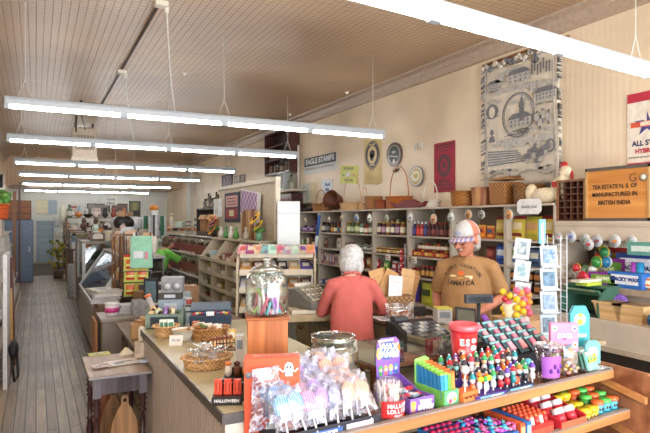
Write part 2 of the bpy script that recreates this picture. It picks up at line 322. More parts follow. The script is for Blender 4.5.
# ---------------------------------------------------------------- generic shop goods (each a function that fills an MB)
def jar(r, h, body, lid, lab=None, lidh=.018):
    lab = lab or body
    return lambda b: b.lathe((0, 0, 0), [(r*.9, 0, body), (r, h*.06), (r, h*.2, lab), (r, h*.62, body), (r*.96, h*.72), (r*.72, h*.82), (r*.72, h-lidh, lid), (r*.82, h-lidh), (r*.82, h-.001), (.001, h)], body, 12)
def bottle(r, h, body, cap, lab):
    return lambda b: b.lathe((0, 0, 0), [(r*.92, 0, body), (r, .008), (r, h*.14, lab), (r, h*.5, body), (r*.96, h*.58), (r*.42, h*.72), (r*.36, h*.84, cap), (r*.5, h*.84), (r*.46, h-.002), (.001, h)], body, 10)
def bag(w, h, t, body, lab=None, acc=None, lean=-.06, seed=1):
    return lambda b: b.pillow((0, 0, 0), w, h, t, body, lab, acc, 0, lean, seed=seed)
def carton(w, d, h, body, lab=None, lid=None):
    def f(b):
        b.box((0, 0, h/2), (w, d, h), body)
        if lab: b.box((0, -d/2-.001, h*.52), (w*.76, .002, h*.5), lab); b.box((0, -d/2-.0015, h*.85), (w*.5, .003, h*.1), lid or 'f0ece0')
        b.box((0, 0, h+.001), (w*.98, d*.98, .002), lid or body)
        b.box((-w/2-.001, 0, h/2), (.002, d*.6, h*.6), lab or body)
    return f
def can(r, h, body, lab, top='c9c9c6'):
    return lambda b: b.lathe((0, 0, 0), [(r*.96, 0, top), (r, .004), (r, h*.1, body), (r, h*.3, lab), (r, h*.7, body), (r, h*.94, top), (r*.96, h), (r*.9, h-.004), (.001, h-.004)], top, 14)
def book(w, h, t, cover, spine=None):
    return lambda b: b.box((0, 0, h/2), (w, t, h), cover).box((0, 0, h/2), (w*.96, t*.7, h*1.003), 'efe9d8').box((0, -t/2-.0008, h*.5), (w*.7, .0015, h*.5), spine or 'e8e2cc')
def blob(r, m, sq=1.0):
    return lambda b: b.sph((0, 0, r*sq), (r, r, r*sq), m)
def bowl(r, h, m, rim=None):
    return lambda b: b.lathe((0, 0, 0), [(r*.45, 0, m), (r*.55, .004), (r*.85, h*.5), (r, h, rim or m), (r*1.02, h), (r*.96, h, m), (r*.8, h*.5), (r*.5, .01), (.001, .01)], m, 20)
WICK = mat('b9814a', .6, kind='weave', scale=70, h2='6f4220', bump=.4, bscale=90); WICKD = mat('74401f', .6, kind='weave', scale=70, h2='43210f'); WICKL = mat('dcb98a', .6, kind='weave', scale=90, h2='a97c4c')
def basket(r, h, m=None, sx=1, sy=1, flare=1.15):
    m = m or WICK
    def f(b):
        b.lathe((0, 0, 0), [(r, 0, m), (r*1.02, .005), (r*(1+flare)/2, h*.5), (r*flare, h*.96), (r*flare+.008, h), (r*flare-.004, h+.006), (r*flare-.014, h*.97), (r*.98, .012), (.001, .012)], m, 22, sx, sy)
        n = 26
        for k in range(n):   # braided rim
            a = 2*PI*k/n; b.sph((r*flare*math.cos(a)*sx, r*flare*math.sin(a)*sy, h), (.012, .012, .008), m, 6, 4)
    return f
def make_basket(name, label, loc, r, h, m=None, sx=1, sy=1, flare=1.15, handle=0, rz=0, tilt=None, group=None):
    t = thing(name, label, 'basket', loc, rz, group)
    if tilt: t.rotation_euler = tilt
    b = MB(); basket(r, h, m, sx, sy, flare)(b); b.build('bowl', t)
    if handle: MB().tube([(r*flare*sx*math.cos(PI*k/14), 0, h*.9+handle*math.sin(PI*k/14)) for k in range(15)], .007, m or WICK, 6).build('handle', t)
    return t
LEFTRIGHT = {}
def row(name, cat, label, group, u0, u1, X, z, fns, dx=.09, depth=(0,), rz=PI/2*-1, jit=.0, z2=None, stack=0, dz=0):
    """a row of separate goods on a shelf at distance X, from photo column u0 to u1; fns cycles through the kinds"""
    y0 = PX(u0, 221, X).y; y1 = PX(u1, 221, X).y; n = max(1, int(abs(y0-y1)/dx)); k = 0
    for i in range(n):
        for qi, q in enumerate(depth):
            for s in range(stack+1):
                key, fn = fns[(i+(s if stack else 0)) % len(fns)]
                lb = label+(', %s from far end' % ORD[i] if n > 1 else '')+(' front' if len(depth) > 1 and not qi else ' behind' if qi else '')+(', upper' if s else ', lower' if stack else '')
                item(name, key, fn, (X+.05+q+random.uniform(0, jit), y0-(i+.5)*abs(y0-y1)/n, z+s*dz+.001), rz+random.uniform(-jit, jit)*4, lb, cat, group)
                k += 1
ORD = 'first second third fourth fifth sixth seventh eighth ninth tenth eleventh twelfth thirteenth fourteenth fifteenth sixteenth'.split()
# ---------------------------------------------------------------- wall shelving (section A, eye high)
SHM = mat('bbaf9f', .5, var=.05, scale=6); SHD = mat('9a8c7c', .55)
XS, XE = 4.9, 5.42
SHZ = [.13, .53, .93, 1.23, 1.53, 1.92]
YB0 = [4.14, 4.85, 5.82, 6.79, 7.76, 8.8, 9.75, 10.7, 11.7, 12.7]
for i in range(len(YB0)-1):
    y0, y1 = YB0[i], YB0[i+1]
    pl = ['that ends at the pigeonhole box', 'with yellow pasta bags and snacks', 'directly behind the man in the cap', 'of hot sauces beside the man', 'of dark preserves', 'behind the white haired woman', 'with the blue slanted banner pole', 'of boxes behind the white cabinet', 'farthest back under the radio'][i]
    t = thing('wall_bookcase', 'cream painted wall bookcase bay '+pl, 'bookcase', (XS, (y0+y1)/2, 0), 0, 'bays of the right wall shelving')
    L = y1-y0-.004
    for s in (-1, 1): MB().box((.26, s*(L/2-.011), .97), (.5, .022, 1.94), SHM).build('side_panel', t)
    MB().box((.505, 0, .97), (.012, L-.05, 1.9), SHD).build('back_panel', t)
    for z in SHZ: MB().box((.25 if z > 1.9 else .265, 0, z-.012 if z < 1.9 else 1.93), (.5 if z < 1.9 else .56, L-.046 if z < 1.9 else L, .024), SHM).build('shelf', t)
ZT = 1.944
J = lambda *a: ('jar'+str(a), jar(*a)); B = lambda *a: ('bottle'+str(a), bottle(*a)); G = lambda *a, **k: ('bag'+str(a)+str(k), bag(*a, **k)); C = lambda *a: ('carton'+str(a), carton(*a)); K = lambda *a: ('can'+str(a), can(*a))
R = row
# top shelf, left to right
R('box', 'box', 'small dark box on the top shelf behind the white cabinet', 'dark boxes on the far top shelf', 281, 290, 4.95, 1.53, [C(.1, .1, .16, '2b3557', '5b7aa8'), C(.12, .1, .2, '5a5f6c', 'a2a8b5')], .17)
R('candle', 'candle', 'purple candle jar on the far part of the top shelf', 'purple candles on the top shelf', 298, 312, 4.95, 1.53, [J(.05, .1, '6f4b7d', 'c8bcd0', '8c6a9a'), J(.06, .13, '5d3a6c', '5a4a62', 'b9a3c4')], .16)
R('bottle', 'bottle', 'tall dark maroon bottle behind the blue pole', 'dark bottles by the blue pole', 311, 317, 4.95, 1.53, [B(.05, .3, '3a1f2c', '1f1b20', '5d3b66')], .2)
R('jar', 'jar', 'dark pale labelled jar right of the blue pole', 'dark jars right of the blue pole', 320, 328, 4.95, 1.53, [J(.05, .2, '2a2320', '1a1a1c', 'd9d2bd'), J(.05, .19, '38241b', '1d1a1a', '7d7f86')], .15)
R('bottle', 'bottle', 'small orange label sauce bottle on the top shelf', 'orange label bottles on the top shelf', 329, 345, 4.95, 1.53, [B(.042, .2, '5a3415', '201a14', 'd09a3e'), B(.042, .19, '2b1a10', '1d1813', 'e8dcae'), B(.042, .2, '8d3f1d', '8a1f1c', '4e7a96')], .12)
R('jar', 'jar', 'green pickle jar on the top shelf left of the woman', 'green pickle jars', 345, 358, 4.95, 1.53, [J(.055, .2, '6e7c35', 'c58a35', 'd7d7a8'), J(.055, .19, '3f5b2b', '3a6b43', 'b7c6a4')], .15)
R('jar', 'jar', 'pickled food jar on the top shelf above the woman', 'jars of pickled food', 358, 372, 4.95, 1.53, [J(.055, .17, '5c7a4b', '8b8c84', 'e7e2cf'), J(.055, .15, '8b4a35', '9a2b25', 'ddd0b8')], .15)
R('preserve_jar', 'jar', 'gold lidded preserve jar above the brown paper bags', 'gold lidded preserve jars', 375, 403, 4.95, 1.53, [J(.045, .2, '3b1626', 'caa544', 'e4d9c0'), J(.045, .2, '5b1d2b', 'd3b255', 'bd9bb3'), J(.045, .2, '8a5a20', 'caa544', 'efe6cd')], .115)
R('sauce_bottle', 'bottle', 'white capped hot sauce bottle on the top shelf', 'white capped hot sauces', 407, 425, 4.95, 1.53, [B(.036, .21, '3c3a6e', 'eef0f2', '52508f'), B(.036, .21, '37356a', 'eef0f2', '5a58a0'), B(.036, .21, 'b02a26', 'eef0f2', 'd9483c'), B(.036, .21, 'a8261f', 'f0f0f0', 'e06a58')], .085)
R('sauce_bottle', 'bottle', 'red capped dark sauce bottle beside the baseball cap', 'red capped dark sauces', 425, 450, 4.95, 1.53, [B(.036, .2, '3c0f12', 'a01d20', '6a2a2a'), B(.036, .2, '4b1216', 'b02225', '8d4a40')], .085)
R('snack_bag', 'bag', 'orange snack bag on the top shelf right of the baseball cap', 'orange snack bags', 474, 492, 4.95, 1.53, [G(.15, .17, .05, 'd9781f', '8a2416', 'f0a63a'), G(.14, .16, .05, 'c55b1c', '3c4a6b', 'f3b64b')], .15)
R('pasta_bag', 'bag', 'large yellow green pasta bag on the top shelf above the jam rack', 'yellow green pasta bags', 493, 503, 4.95, 1.53, [G(.19, .27, .08, 'b8a63c', 'd8bd6c', '7c1f22', seed=3)], .2)
R('pasta_bag', 'bag', 'yellow pasta bag with red top beside the blue pouch', 'yellow pasta bags with red tops', 508, 553, 4.95, 1.53, [G(.24, .28, .09, 'c9b545', 'd9c9a0', '7c1f22', seed=5), G(.24, .27, .09, 'bda53a', 'b78a5a', 'a3a032', seed=6)], .2, jit=.02)
# second shelf (z 1.23)
R('packet', 'packet', 'brown packet on the second shelf left of the woman', 'brown packets on the second shelf', 318, 330, 4.95, 1.23, [G(.15, .19, .05, '7c4a35', 'b99a85', '5b2c22')], .3)
R('bag_of_rice', 'bag', 'cream bag on the second shelf beside the blue pole', 'cream bags on the second shelf', 332, 341, 4.95, 1.23, [G(.15, .2, .06, 'd8cfbd', 'a99a88', 'efe8da')], .3)
R('spice_tin', 'tin', 'dark spice tin on the second shelf above the white hair', 'dark spice tins', 352, 372, 4.95, 1.23, [K(.04, .1, '3a3f38', 'b7b9ae'), K(.04, .12, '4a5a45', 'd7d7c8')], .1)
R('jam_jar', 'jar', 'small gold lidded jam jar on the second shelf', 'gold lidded jam jars', 374, 401, 4.95, 1.23, [J(.036, .095, '5c1c1c', 'c9a24a', 'd7b65c'), J(.036, .095, '7c3b18', 'b98f3a', 'e3d3a4'), J(.036, .095, '2c211c', 'c9b98a', 'c8a04e')], .085, depth=(0, .1))
R('snack_packet', 'packet', 'orange packet on the jar bay shelf just right of the woman', 'orange packets by the jam jars', 373, 383, 5.12, 1.23, [G(.13, .2, .05, 'd6631f', 'e8c14a', 'a82018')], .15)
R('salsa_jar', 'jar', 'red lidded salsa jar on the second shelf left of the man', 'salsa jars left of the man', 405, 446, 4.95, 1.23, [J(.038, .1, 'a6391a', 'a01c1c', 'd8a038'), J(.038, .1, '7d3a1c', 'c49a30', 'c74b2a'), J(.038, .1, 'a02c18', '1f1f1f', 'e2c267')], .083, depth=(0,))
R('salsa_jar', 'jar', 'dark lidded jar standing on the salsa jars behind the man', 'jars stacked on the salsa row', 416, 446, 4.95, 1.331, [J(.038, .1, '7b1d18', '222222', 'e6e0d0'), J(.038, .1, '94561f', '2a6b3a', 'e5dfc9'), J(.038, .1, 'b8571f', 'b6331f', 'e8e1cf')], .083)
R('snack_bag', 'bag', 'blue snack bag on the second shelf right of the man', 'blue snack bags', 492, 506, 4.95, 1.23, [G(.2, .24, .08, '2b5bb8', 'd7dff0', '1d3c8c')], .25)
R('snack_bag', 'bag', 'dark red snack bag on the second shelf close behind the man', 'dark red snack bags', 484, 491, 5.0, 1.23, [G(.16, .2, .08, '7c1f22', 'a8503a', '511214')], .2)
R('snack_bag', 'bag', 'white snack bag with green print', 'white snack bags', 508, 522, 4.95, 1.23, [G(.22, .25, .09, 'e7ecec', '6ba84a', '3a74b8')], .25)
R('snack_bag', 'bag', 'dark blue snack bag on the second shelf behind the card rack', 'dark snack bags', 524, 540, 4.95, 1.23, [G(.2, .22, .08, '3b567c', 'c8c7b6', '27354f')], .2)
R('sauce_bottle', 'bottle', 'orange sauce bottle seen between the two card racks', 'orange sauces', 540, 548, 4.95, 1.23, [B(.04, .22, 'b4571e', '2a2019', 'e2a14a')], .1)
# third shelf (z .93)
R('crisp_bag', 'bag', 'small red snack bag on the third shelf right of the woman', 'small red snack bags', 371, 379, 4.95, .93, [G(.15, .2, .06, 'b81f33', 'ece7e2', '7d1222')], .16)
R('crisp_bag', 'bag', 'small green snack bag on the third shelf between red ones', 'small green snack bags', 380, 388, 4.95, .93, [G(.15, .2, .06, '4f9a3a', 'd9e08e', '2f6b2a')], .14)
R('crisp_bag', 'bag', 'red and white snack bag on the third shelf', 'red and white snack bags', 389, 401, 4.95, .93, [G(.15, .19, .06, 'a81b32', 'e8dfe0', 'd9dfe2')], .15)
R('tea_box', 'box', 'small pastel box on the third shelf left of the woman', 'pastel boxes left of the woman', 318, 343, 4.95, .93, [C(.08, .08, .2, '8b7aa5', 'd8cfe0'), C(.08, .08, .2, 'a8636a', 'e5d5c2'), C(.08, .08, .2, 'c4b7a0', '7c5a8c'), C(.08, .08, .2, 'b5875c', 'dfd9c8')], .11)
R('marinade_bottle', 'bottle', 'brown marinade bottle on the third shelf left of the man', 'marinade bottles', 405, 418, 4.95, .93, [J(.04, .13, '8a3a1a', 'b02a20', 'e0b060')], .09)
R('marinade_bottle', 'bottle', 'dark gold label bottle on the third shelf', 'dark marinade bottles by the man', 419, 432, 4.95, .93, [J(.042, .17, '4a2215', 'b03020', 'cf9e4c')], .095)
R('marinade_bottle', 'bottle', 'tall dark white label bottle nearest the man', 'tall dark bottles by the man', 432, 446, 4.95, .93, [B(.038, .22, '3a1515', '7c1f1c', 'd8cfc2')], .09)
for z, n in ((.93, 'upper'), (.76, 'lower')):
    R('spread_jar', 'jar', 'spread jar on the %s shelf right of the man' % n, n+' row of spread jars', 500, 548, 4.95, z if z > .9 else .53, [J(.045, .13, '35201c', 'cfc9c0', '4a3550'), J(.045, .13, '3c2318', 'e9e4de', 'c07a35'), J(.045, .13, '2b2226', 'b9b2ac', 'c07a35')], .11, depth=(0,), stack=1, dz=.132)
# fourth shelf (z .53)
R('chip_bag', 'bag', 'purple chip bag on the lower shelf left of the yellow green one', 'purple chip bags', 405, 417, 4.95, .53, [G(.26, .31, .1, '3d2a86', 'c9b8dc', '201a5c')], .25)
R('chip_bag', 'bag', 'yellow green chip bag with dark print on the lower shelf', 'yellow green chip bags', 418, 431, 4.95, .53, [G(.3, .33, .1, 'b4b52f', '3b4a1d', 'c9c845')], .3)
R('chip_bag', 'bag', 'purple and pink chip bag on the lower shelf touching the man', 'pink purple chip bags', 432, 446, 4.95, .53, [G(.26, .31, .1, '5a2a6c', 'd98aa8', '2d1a58')], .25)
R('chip_bag', 'bag', 'bright red chip bag on the low shelf behind the paper bags', 'red chip bags', 372, 385, 4.95, .53, [G(.26, .34, .1, 'c02a28', '6fa83c', '8e1b22')], .25)
R('tea_box', 'box', 'flat blue box on the low shelf left of the woman', 'flat blue boxes', 318, 343, 4.95, .53, [C(.2, .1, .07, '34508c', 'd4d8e8'), C(.2, .1, .1, '4a4a66', 'c8b8a8')], .22)
for k, (u, col) in enumerate(((284, 'yellow'),)): pass
R('box', 'box', 'small box on the far second shelf', 'boxes on the far second shelf', 281, 316, 4.95, 1.23, [C(.14, .1, .1, 'c7b33a', 'e8e0b8'), C(.12, .1, .15, '6a7c52', 'd8d6c0'), C(.13, .1, .18, '8a6a58', 'd9c8b0')], .25)
# things on top of the shelving
for (u0, u1, lb, h, m, sx, hd) in (
    (316, 326, 'round brown basket with thin hoop handle at the far end of the shelf top', .15, WICK, .15, .3),
    (343.5, 361, 'pale gift basket with tall arched handle on the shelf top under the yellow sign', .13, WICKL, .18, .55),
    (361.5, 367.5, 'small pale basket with hoop handle on the shelf top', .12, WICKL, .11, .3),
    (368.5, 379, 'brown cylindrical basket on the shelf top left of the orange bowl basket', .22, WICK, .14, 0),
    (379.5, 388.5, 'reddish low basket beside the cylindrical basket', .15, mat('a5532a', .6, kind='weave', scale=60, h2='6c2c14'), .13, 0),
    (389.5, 409, 'wide orange brown bowl basket with hoop handle under the gold oval', .19, mat('b96a24', .5, kind='weave', scale=50, h2='8a4512'), .18, .5),
    (423, 438, 'small white wire basket with hoop handle below the red banner', .1, mat('e4ddcf'), .13, .3),
    (455.5, 475, 'golden brown round basket left of the striped basket', .2, mat('b0752f', .6, kind='weave', scale=45, h2='7d4a1a'), .18, 0),
    (476, 492.5, 'basket with dark red vertical stripes on the shelf top', .23, mat('8a4a33', .6, kind='wave', scale=5, h2='b98a5c'), .16, 0),
    (517, 541, 'long shallow brown basket on the shelf top below the tapestry', .23, mat('8e6338', .6, kind='weave', scale=45, h2='5e3c1c'), .17, 0)):
    y0 = PX(u0, 210, 5.14).y; y1 = PX(u1, 210, 5.14).y; r = (y0-y1)/2/1.14; b = make_basket('basket', lb, (5.14, (y0+y1)/2, ZT+.001), r, h, m, sx/r, 1, 1.1)
    if hd: MB().tube([(0, r*1.08*math.cos(PI*k/16), h*.9+hd*math.sin(PI*k/16)**.8) for k in range(17)], .008, m, 6).build('handle', b)
p = PX(505, 200, 5.12); t = thing('lidded_basket', 'tall square sided split wood basket with a raised flat lid', 'basket', (5.14, p.y, ZT))
MB().box((0, 0, .14), (.3, .25, .28), mat('a9743a', .6, kind='weave', scale=40, h2='7a4d22'), top=1.12).build('bowl', t, .02); MB().box((0, 0, .32), (.3, .3, .025), 'a0713f').box((0, -.06, .34), (.08, .3, .02), '7d5328').build('lid', t, .006)
p = PX(336, 205, 5.12); item('tipped_basket', 'tipb', basket(.15, .22, WICKD), (5.14, p.y, ZT+.16), (0, PI/2-.3, PI+.4), 'dark red brown basket lying tipped on its side on the shelf top', 'basket')
item('basket', 'smb', basket(.1, .17, WICK), (5.14, p.y+.42, ZT), 0, 'plain small brown basket standing beside the tipped dark basket', 'basket')
for k, u in enumerate((296, 303, 310)):
    p = PX(u, 208, 5.12); item('cast_pan', 'pan', lambda b: b.lathe((0, 0, 0), [(.13, 0), (.17, .09), (.18, .09), (.15, .02), (.001, .02)], '221c1a', 20).cyl((.0, .17, .08), (-.0, .3, .1), .015, '221c1a'), (5.14, p.y, ZT+.001), PI/2, ['farthest ', 'middle ', 'nearest '][k]+'black iron pan on the far end of the shelf top', 'pan', 'black pans on the shelf top')
# dark red dried chili leaf tray, white hen figure
p = PX(416, 207, 5.1); t = thing('leaf_tray', 'dark red leaf shaped tray with curled tips on the shelf top', 'tray', (4.98, p.y, ZT))
tr = MB(); poly = [(-.42, .1), (-.35, .02), (-.1, .0), (.2, .0), (.4, .03), (.5, .12), (.42, .1), (.3, .06), (.1, .12), (-.1, .13), (-.3, .06)]; tr.prism([(y, z) for y, z in poly], .07, mat('6e1c20'), -.035, ax='x'); tr.build('tray', t, .01)
p = PX(545, 198, 5.1); t = thing('hen_figure', 'cream cloth hen with red comb lying on the shelf top by the pigeonhole box', 'ornament', (5.02, p.y-.12, ZT))
hn = MB(); cr = mat('e6d8b9'); hn.sph((0, .05, .09), (.08, .2, .09), cr).sph((0, .24, .12), (.06, .08, .11), cr).sph((0, -.15, .15), (.06, .12, .14), cr).sph((0, -.22, .33), (.055, .075, .07), cr).tube([(0, -.15, .15), (0, -.21, .3)], [.07, .05], cr); hn.build('body', t)
MB().sph((0, -.2, .41), (.015, .05, .035), 'b52224').sph((0, -.3, .29), (.012, .02, .05), 'b52224').build('comb', t); MB().box((-.05, -.13, .2), (.03, .07, .06), 'c02a2a').build('bow', t)
# hanging round tags under the shelf top
for k, (u, v, r, c) in enumerate(((290.5, 220.5, .05, 'd9c096'), (296.3, 220.5, .045, 'd8be90'), (305.5, 220.5, .06, 'c9a36e'), (329, 219.5, .055, 'c9b08c'), (341.5, 218, .05, 'cfa878'), (356.5, 218.5, .075, '6f8fb8'), (369.5, 218.5, .075, 'dfe8df'), (386.5, 218.5, .055, 'a7b98a'), (410.3, 217.5, .07, 'dde0e8'), (433.5, 219, .07, 'd99f6c'), (451, 217.5, .07, 'cfd8dc'), (468.5, 214.5, .06, 'd9975a'), (481.5, 214.5, .055, '8f9690'), (509, 214.5, .06, 'e09a5c'))):
    p = PX(u, v, XS-.035); desc = ['smallest tan', 'second tan', 'larger tan', 'beige', 'narrow orange', 'blue landscape', 'pale green', 'leaf green', 'white lettered', 'peach', 'light blue', 'orange topped', 'black oval', 'orange right hand bay'][k]
    t = thing('hanging_tag', desc+' round paper tag hanging on string under the shelf top', 'tag', p, 0, 'round tags hanging from the shelf top')
    MB().cyl((-.004, 0, 0), (.004, 0, 0), r, 'cfc8b6', 18).cyl((-.005, 0, 0), (-.003, 0, 0), r*.8, c, 18).box((-.006, 0, -.005), (.002, r*.9, r*.25), '6b5f55').build('disc', t)
    MB().tube([(0, 0, r), (0, 0, 1.92-p.z)], .002, 'd8cfc0', 4).build('string', t)
p = PX(529, 206.5, XS-.05); t = thing('shelf_sign', 'small white notched paper sign hanging from the shelf edge over the pasta bags', 'sign', p)
MB().prism([(-.17, -.05), (-.13, -.085), (.13, -.085), (.17, -.05), (.17, .05), (.13, .085), (-.13, .085), (-.17, .05)], .005, mat('eeeeee'), -.0025, ax='x').build('card', t)
words('thank you', .055, '5f6f80', t, (-.004, 0, 0), (PI/2, 0, -PI/2)); MB().tube([(0, .1, .05), (0, .1, 1.92-p.z)], .002, 'd8cfc0', 4).build('string', t)
# price cards on shelf edges
for k, (u, z) in enumerate(((388, 1.23), (414, 1.23), (441, .93))):
    p = PX(u, 221, XS-.008); tag(MB().box((0, 0, 0), (.004, .13, .09), 'efe9e2').box((-.003, .02, .01), (.002, .06, .02), 'b03040').box((-.003, 0, -.02), (.002, .09, .012), '555').build('price_card') if False else MB().box((0, 0, 0), (.004, .13, .09), 'efe9e2').box((-.003, .02, .01), (.002, .06, .02), 'b03040').box((-.003, 0, -.02), (.002, .09, .012), '555555').build('price_card', None, 0, (p.x, p.y, z-.05)), 'white price card with red print on the shelf edge '+['below the jam jars', 'below the salsa jars', 'below the marinade bottles'][k], 'price card')
# red strip of snack packets hanging on a divider, blue banner pole
p0 = PX(402.5, 248, XS-.05); t = thing('clip_strip', 'red hanging clip strip of small packets at the divider left of the hot sauces', 'clip strip', (p0.x, p0.y, 0))
MB().box((.045, 0, .93), (.004, .02, .95), 'c8c8cc').build('strip', t)
for k in range(8): MB().pillow((-.02, 0, .5+k*.105), .09, .1, .025, 'b92a3c', 'e8d8d8', None, -PI/2, 0, 3, 4, k).build('packet', t)
a = PX(311.5, 262, 4.6); b2 = PX(319.5, 215, 4.75); t = thing('banner_pole', 'slanted blue and white pole leaning on the shelf right of the white cabinet', 'pole', (a.x, a.y, 0))
d = b2-Vector((a.x, a.y, 0)); a0 = Vector((0, .0, 0)); pp = MB(); 
top = b2-Vector((a.x, a.y, 0)); lo = Vector((a.x, a.y+.05, .3))-Vector((a.x, a.y, 0))
pp.tube([lo.lerp(top, f) for f in (0, .3)], .025, 'e7ebf0', 8).tube([lo.lerp(top, f) for f in (.3, .62)], .03, '2e5fa8', 8).tube([lo.lerp(top, f) for f in (.62, .75)], .03, 'dfe6ee', 8).tube([lo.lerp(top, f) for f in (.75, 1)], .03, '2e5fa8', 8)
pp.build('pole', t); MB().cyl((lo.x, lo.y, 0), (lo.x, lo.y, .32), .05, '555').build('foot', t) if False else MB().cyl((lo.x, lo.y, 0), (lo.x, lo.y, .32), .05, '555555').build('foot', t)
# ---------------------------------------------------------------- things on the right wall
XW = XR-.012
def wall_rect(u0, u1, v0, v1, X=XW):
    """centre, width along Y, height of a rectangle on the right wall seen at these photo columns/rows"""
    a = PX(u0, (v0+v1)/2, X); b = PX(u1, (v0+v1)/2, X); c = PX((u0+u1)/2, v0, X); d = PX((u0+u1)/2, v1, X)
    return Vector((X, (a.y+b.y)/2, (c.z+d.z)/2)), abs(a.y-b.y), c.z-d.z
WR = (PI/2, 0, -PI/2)   # lettering that faces into the room from the right wall
def wthing(name, label, cat, rect, tilt=0):
    c, w_, h_ = wall_rect(*rect); t = thing(name, label, cat, c); t.rotation_euler = (tilt, 0, 0); return t, w_, h_
# Eagle Stamps enamel sign
t, w_, h_ = wthing('enamel_sign', 'black and white EAGLE STAMPS enamel sign tilted on the right wall', 'sign', (304.5, 337, 155, 172.5))
MB().box((0, 0, 0), (.02, w_, h_), 'd9d9d6').build('panel', t, .004); MB().box((-.012, 0, h_*.22), (.004, w_*.97, h_*.5), mat('20303a', .3)).build('band', t)
words('EAGLE STAMPS', h_*.42, 'e6eef0', t, (-.016, 0, h_*.22), WR, sx=w_/h_*.315, bold=.008); words('MERCANTILE CO. AUTHORIZED', h_*.17, '47525c', t, (-.013, 0, -h_*.2), WR, sx=w_/h_*.36)
# yellow tilted sign
t, w_, h_ = wthing('yellow_sign', 'yellow metal sign with dark print hanging slightly askew', 'sign', (340.5, 357.5, 165.5, 183.5), .08)
MB().box((0, 0, 0), (.015, w_, h_), mat('c9cc3a', .4)).build('panel', t, .003)
words('RITTENHOUSE', h_*.22, '232a1c', t, (-.009, 0, h_*.32), WR, sx=.75); words('SMOKED HAMS', h_*.2, '232a1c', t, (-.009, 0, -h_*.32), WR, sx=.75)
MB().sph((-.01, 0, 0), (.008, w_*.12, h_*.14), 'e9eae0').box((-.009, w_*.3, -.02), (.003, w_*.12, h_*.1), '3c7a4a').box((-.009, -w_*.3, -.02), (.003, w_*.12, h_*.1), 'c8a020').build('emblem', t)
# small blue script sign
t, w_, h_ = wthing('script_sign', 'small square white sign with blue script below the yellow sign', 'sign', (322.3, 332.5, 179.5, 193.5), .04)
MB().box((0, 0, 0), (.012, w_, h_), 'dfe6ec').build('panel', t, .003); words('Good', h_*.34, '3a5f96', t, (-.008, 0, h_*.15), WR, shear=.4, bold=.004); words('Eats', h_*.34, '3a5f96', t, (-.008, 0, -h_*.2), WR, shear=.4, bold=.004)
# wall calendar with dark side
t, w_, h_ = wthing('wall_box', 'cream wall box with patterned face and a dark side strip, below the enamel sign', 'wall box', (304.5, 316.5, 183, 205))
MB().box((-.05, 0, 0), (.12, w_, h_), mat('c8bd9c')).build('case', t, .006); MB().box((-.115, w_*.08, 0), (.006, w_*.72, h_*.9), mat('cfd0c4', kind='wave', scale=6, h2='7a8a82')).build('face', t); MB().box((-.116, 0, -h_*.46), (.01, w_*.98, h_*.08), '4a3b22').build('trim', t)
# cream paper banner with round emblem
t, w_, h_ = wthing('paper_banner', 'tall cream paper banner with a dark round head emblem', 'banner', (364, 381.5, 138, 185))
MB().prism([(-w_/2, -h_/2+.03), (-w_*.2, -h_/2), (w_*.2, -h_/2+.02), (w_/2, -h_/2+.03), (w_/2, h_/2), (-w_/2, h_/2)], .006, mat('d8c48c', .7, h2='cbb47a', scale=5), -.003, ax='x').build('sheet', t)
em = MB()
def ring(b, y, z, ry, rz_, th, m, x=-.006, n=28):
    vs = []
    for k in range(n):
        a = 2*PI*k/n; vs += [(x, y+ry*math.cos(a), z+rz_*math.sin(a)), (x, y+(ry-th)*math.cos(a), z+(rz_-th)*math.sin(a))]
    b.add(vs, [(2*k, (2*k+2) % (2*n), (2*k+3) % (2*n), 2*k+1) for k in range(n)], m)
def disc(b, y, z, ry, rz_, m, x=-.006, n=20):
    b.add([(x, y+ry*math.cos(2*PI*k/n), z+rz_*math.sin(2*PI*k/n)) for k in range(n)], [tuple(range(n))], m)
def pl(b, pts, m, x=-.006): b.add([(x, p[0], p[1]) for p in pts], [tuple(range(len(pts)))], m)
r0 = w_*.43; disc(em, 0, h_*.14, r0, r0*1.02, '2c2f38'); disc(em, 0, h_*.14, r0*.94, r0*.96, 'd8c48c', -.007); ring(em, 0, h_*.14, r0*.9, r0*.92, r0*.28, '343843', -.008); disc(em, .0, h_*.16, r0*.36, r0*.3, '2c2f38', -.009); pl(em, [(-r0*.1, h_*.02), (r0*.2, h_*.02), (r0*.3, h_*.16), (-r0*.25, h_*.16)], '2c2f38', -.009)
em.build('emblem', t); words('OLD WEST', h_*.05, 'd8c48c', t, (-.0095, 0, h_*.14+r0*.72), WR, bold=.003); words('SALOON', h_*.05, 'd8c48c', t, (-.0095, 0, h_*.14-r0*.72), WR, bold=.003)
words('AIR SHIP', h_*.05, '4a4638', t, (-.006, 0, h_*.42), WR); words('FLOUR', h_*.06, '8d7f58', t, (-.006, 0, -h_*.18), WR)
# oval plaques
t, w_, h_ = wthing('oval_sign', 'dark maroon oval sign with a pale ship like motif', 'sign', (387.5, 402.5, 142.5, 166.5))
b = MB(); T0 = b.T; b.T = Matrix.Diagonal((1, w_/2, h_/2, 1)); b.lathe((0, 0, 0), [(1, 0), (1, .01)], 'x' and mat('3a1a1c', .3), 30) if False else None; b.T = T0
disc(b, 0, 0, w_/2, h_/2, mat('41191d', .3), -.02); ring(b, 0, 0, w_*.4, h_*.4, .02, 'a89f90', -.022); disc(b, 0, 0, w_*.34, h_*.36, '23343a', -.022); disc(b, 0, h_*.1, w_*.13, h_*.06, 'b9b8ac', -.024); pl(b, [(-w_*.26, -h_*.14), (w_*.26, -h_*.06), (w_*.27, -h_*.02), (-w_*.26, -h_*.1)], 'd9d8cc', -.025); pl(b, [(-w_*.12, -h_*.36), (w_*.1, -h_*.34), (w_*.03, -h_*.2), (-w_*.05, -h_*.2)], 'd9d8cc', -.025)
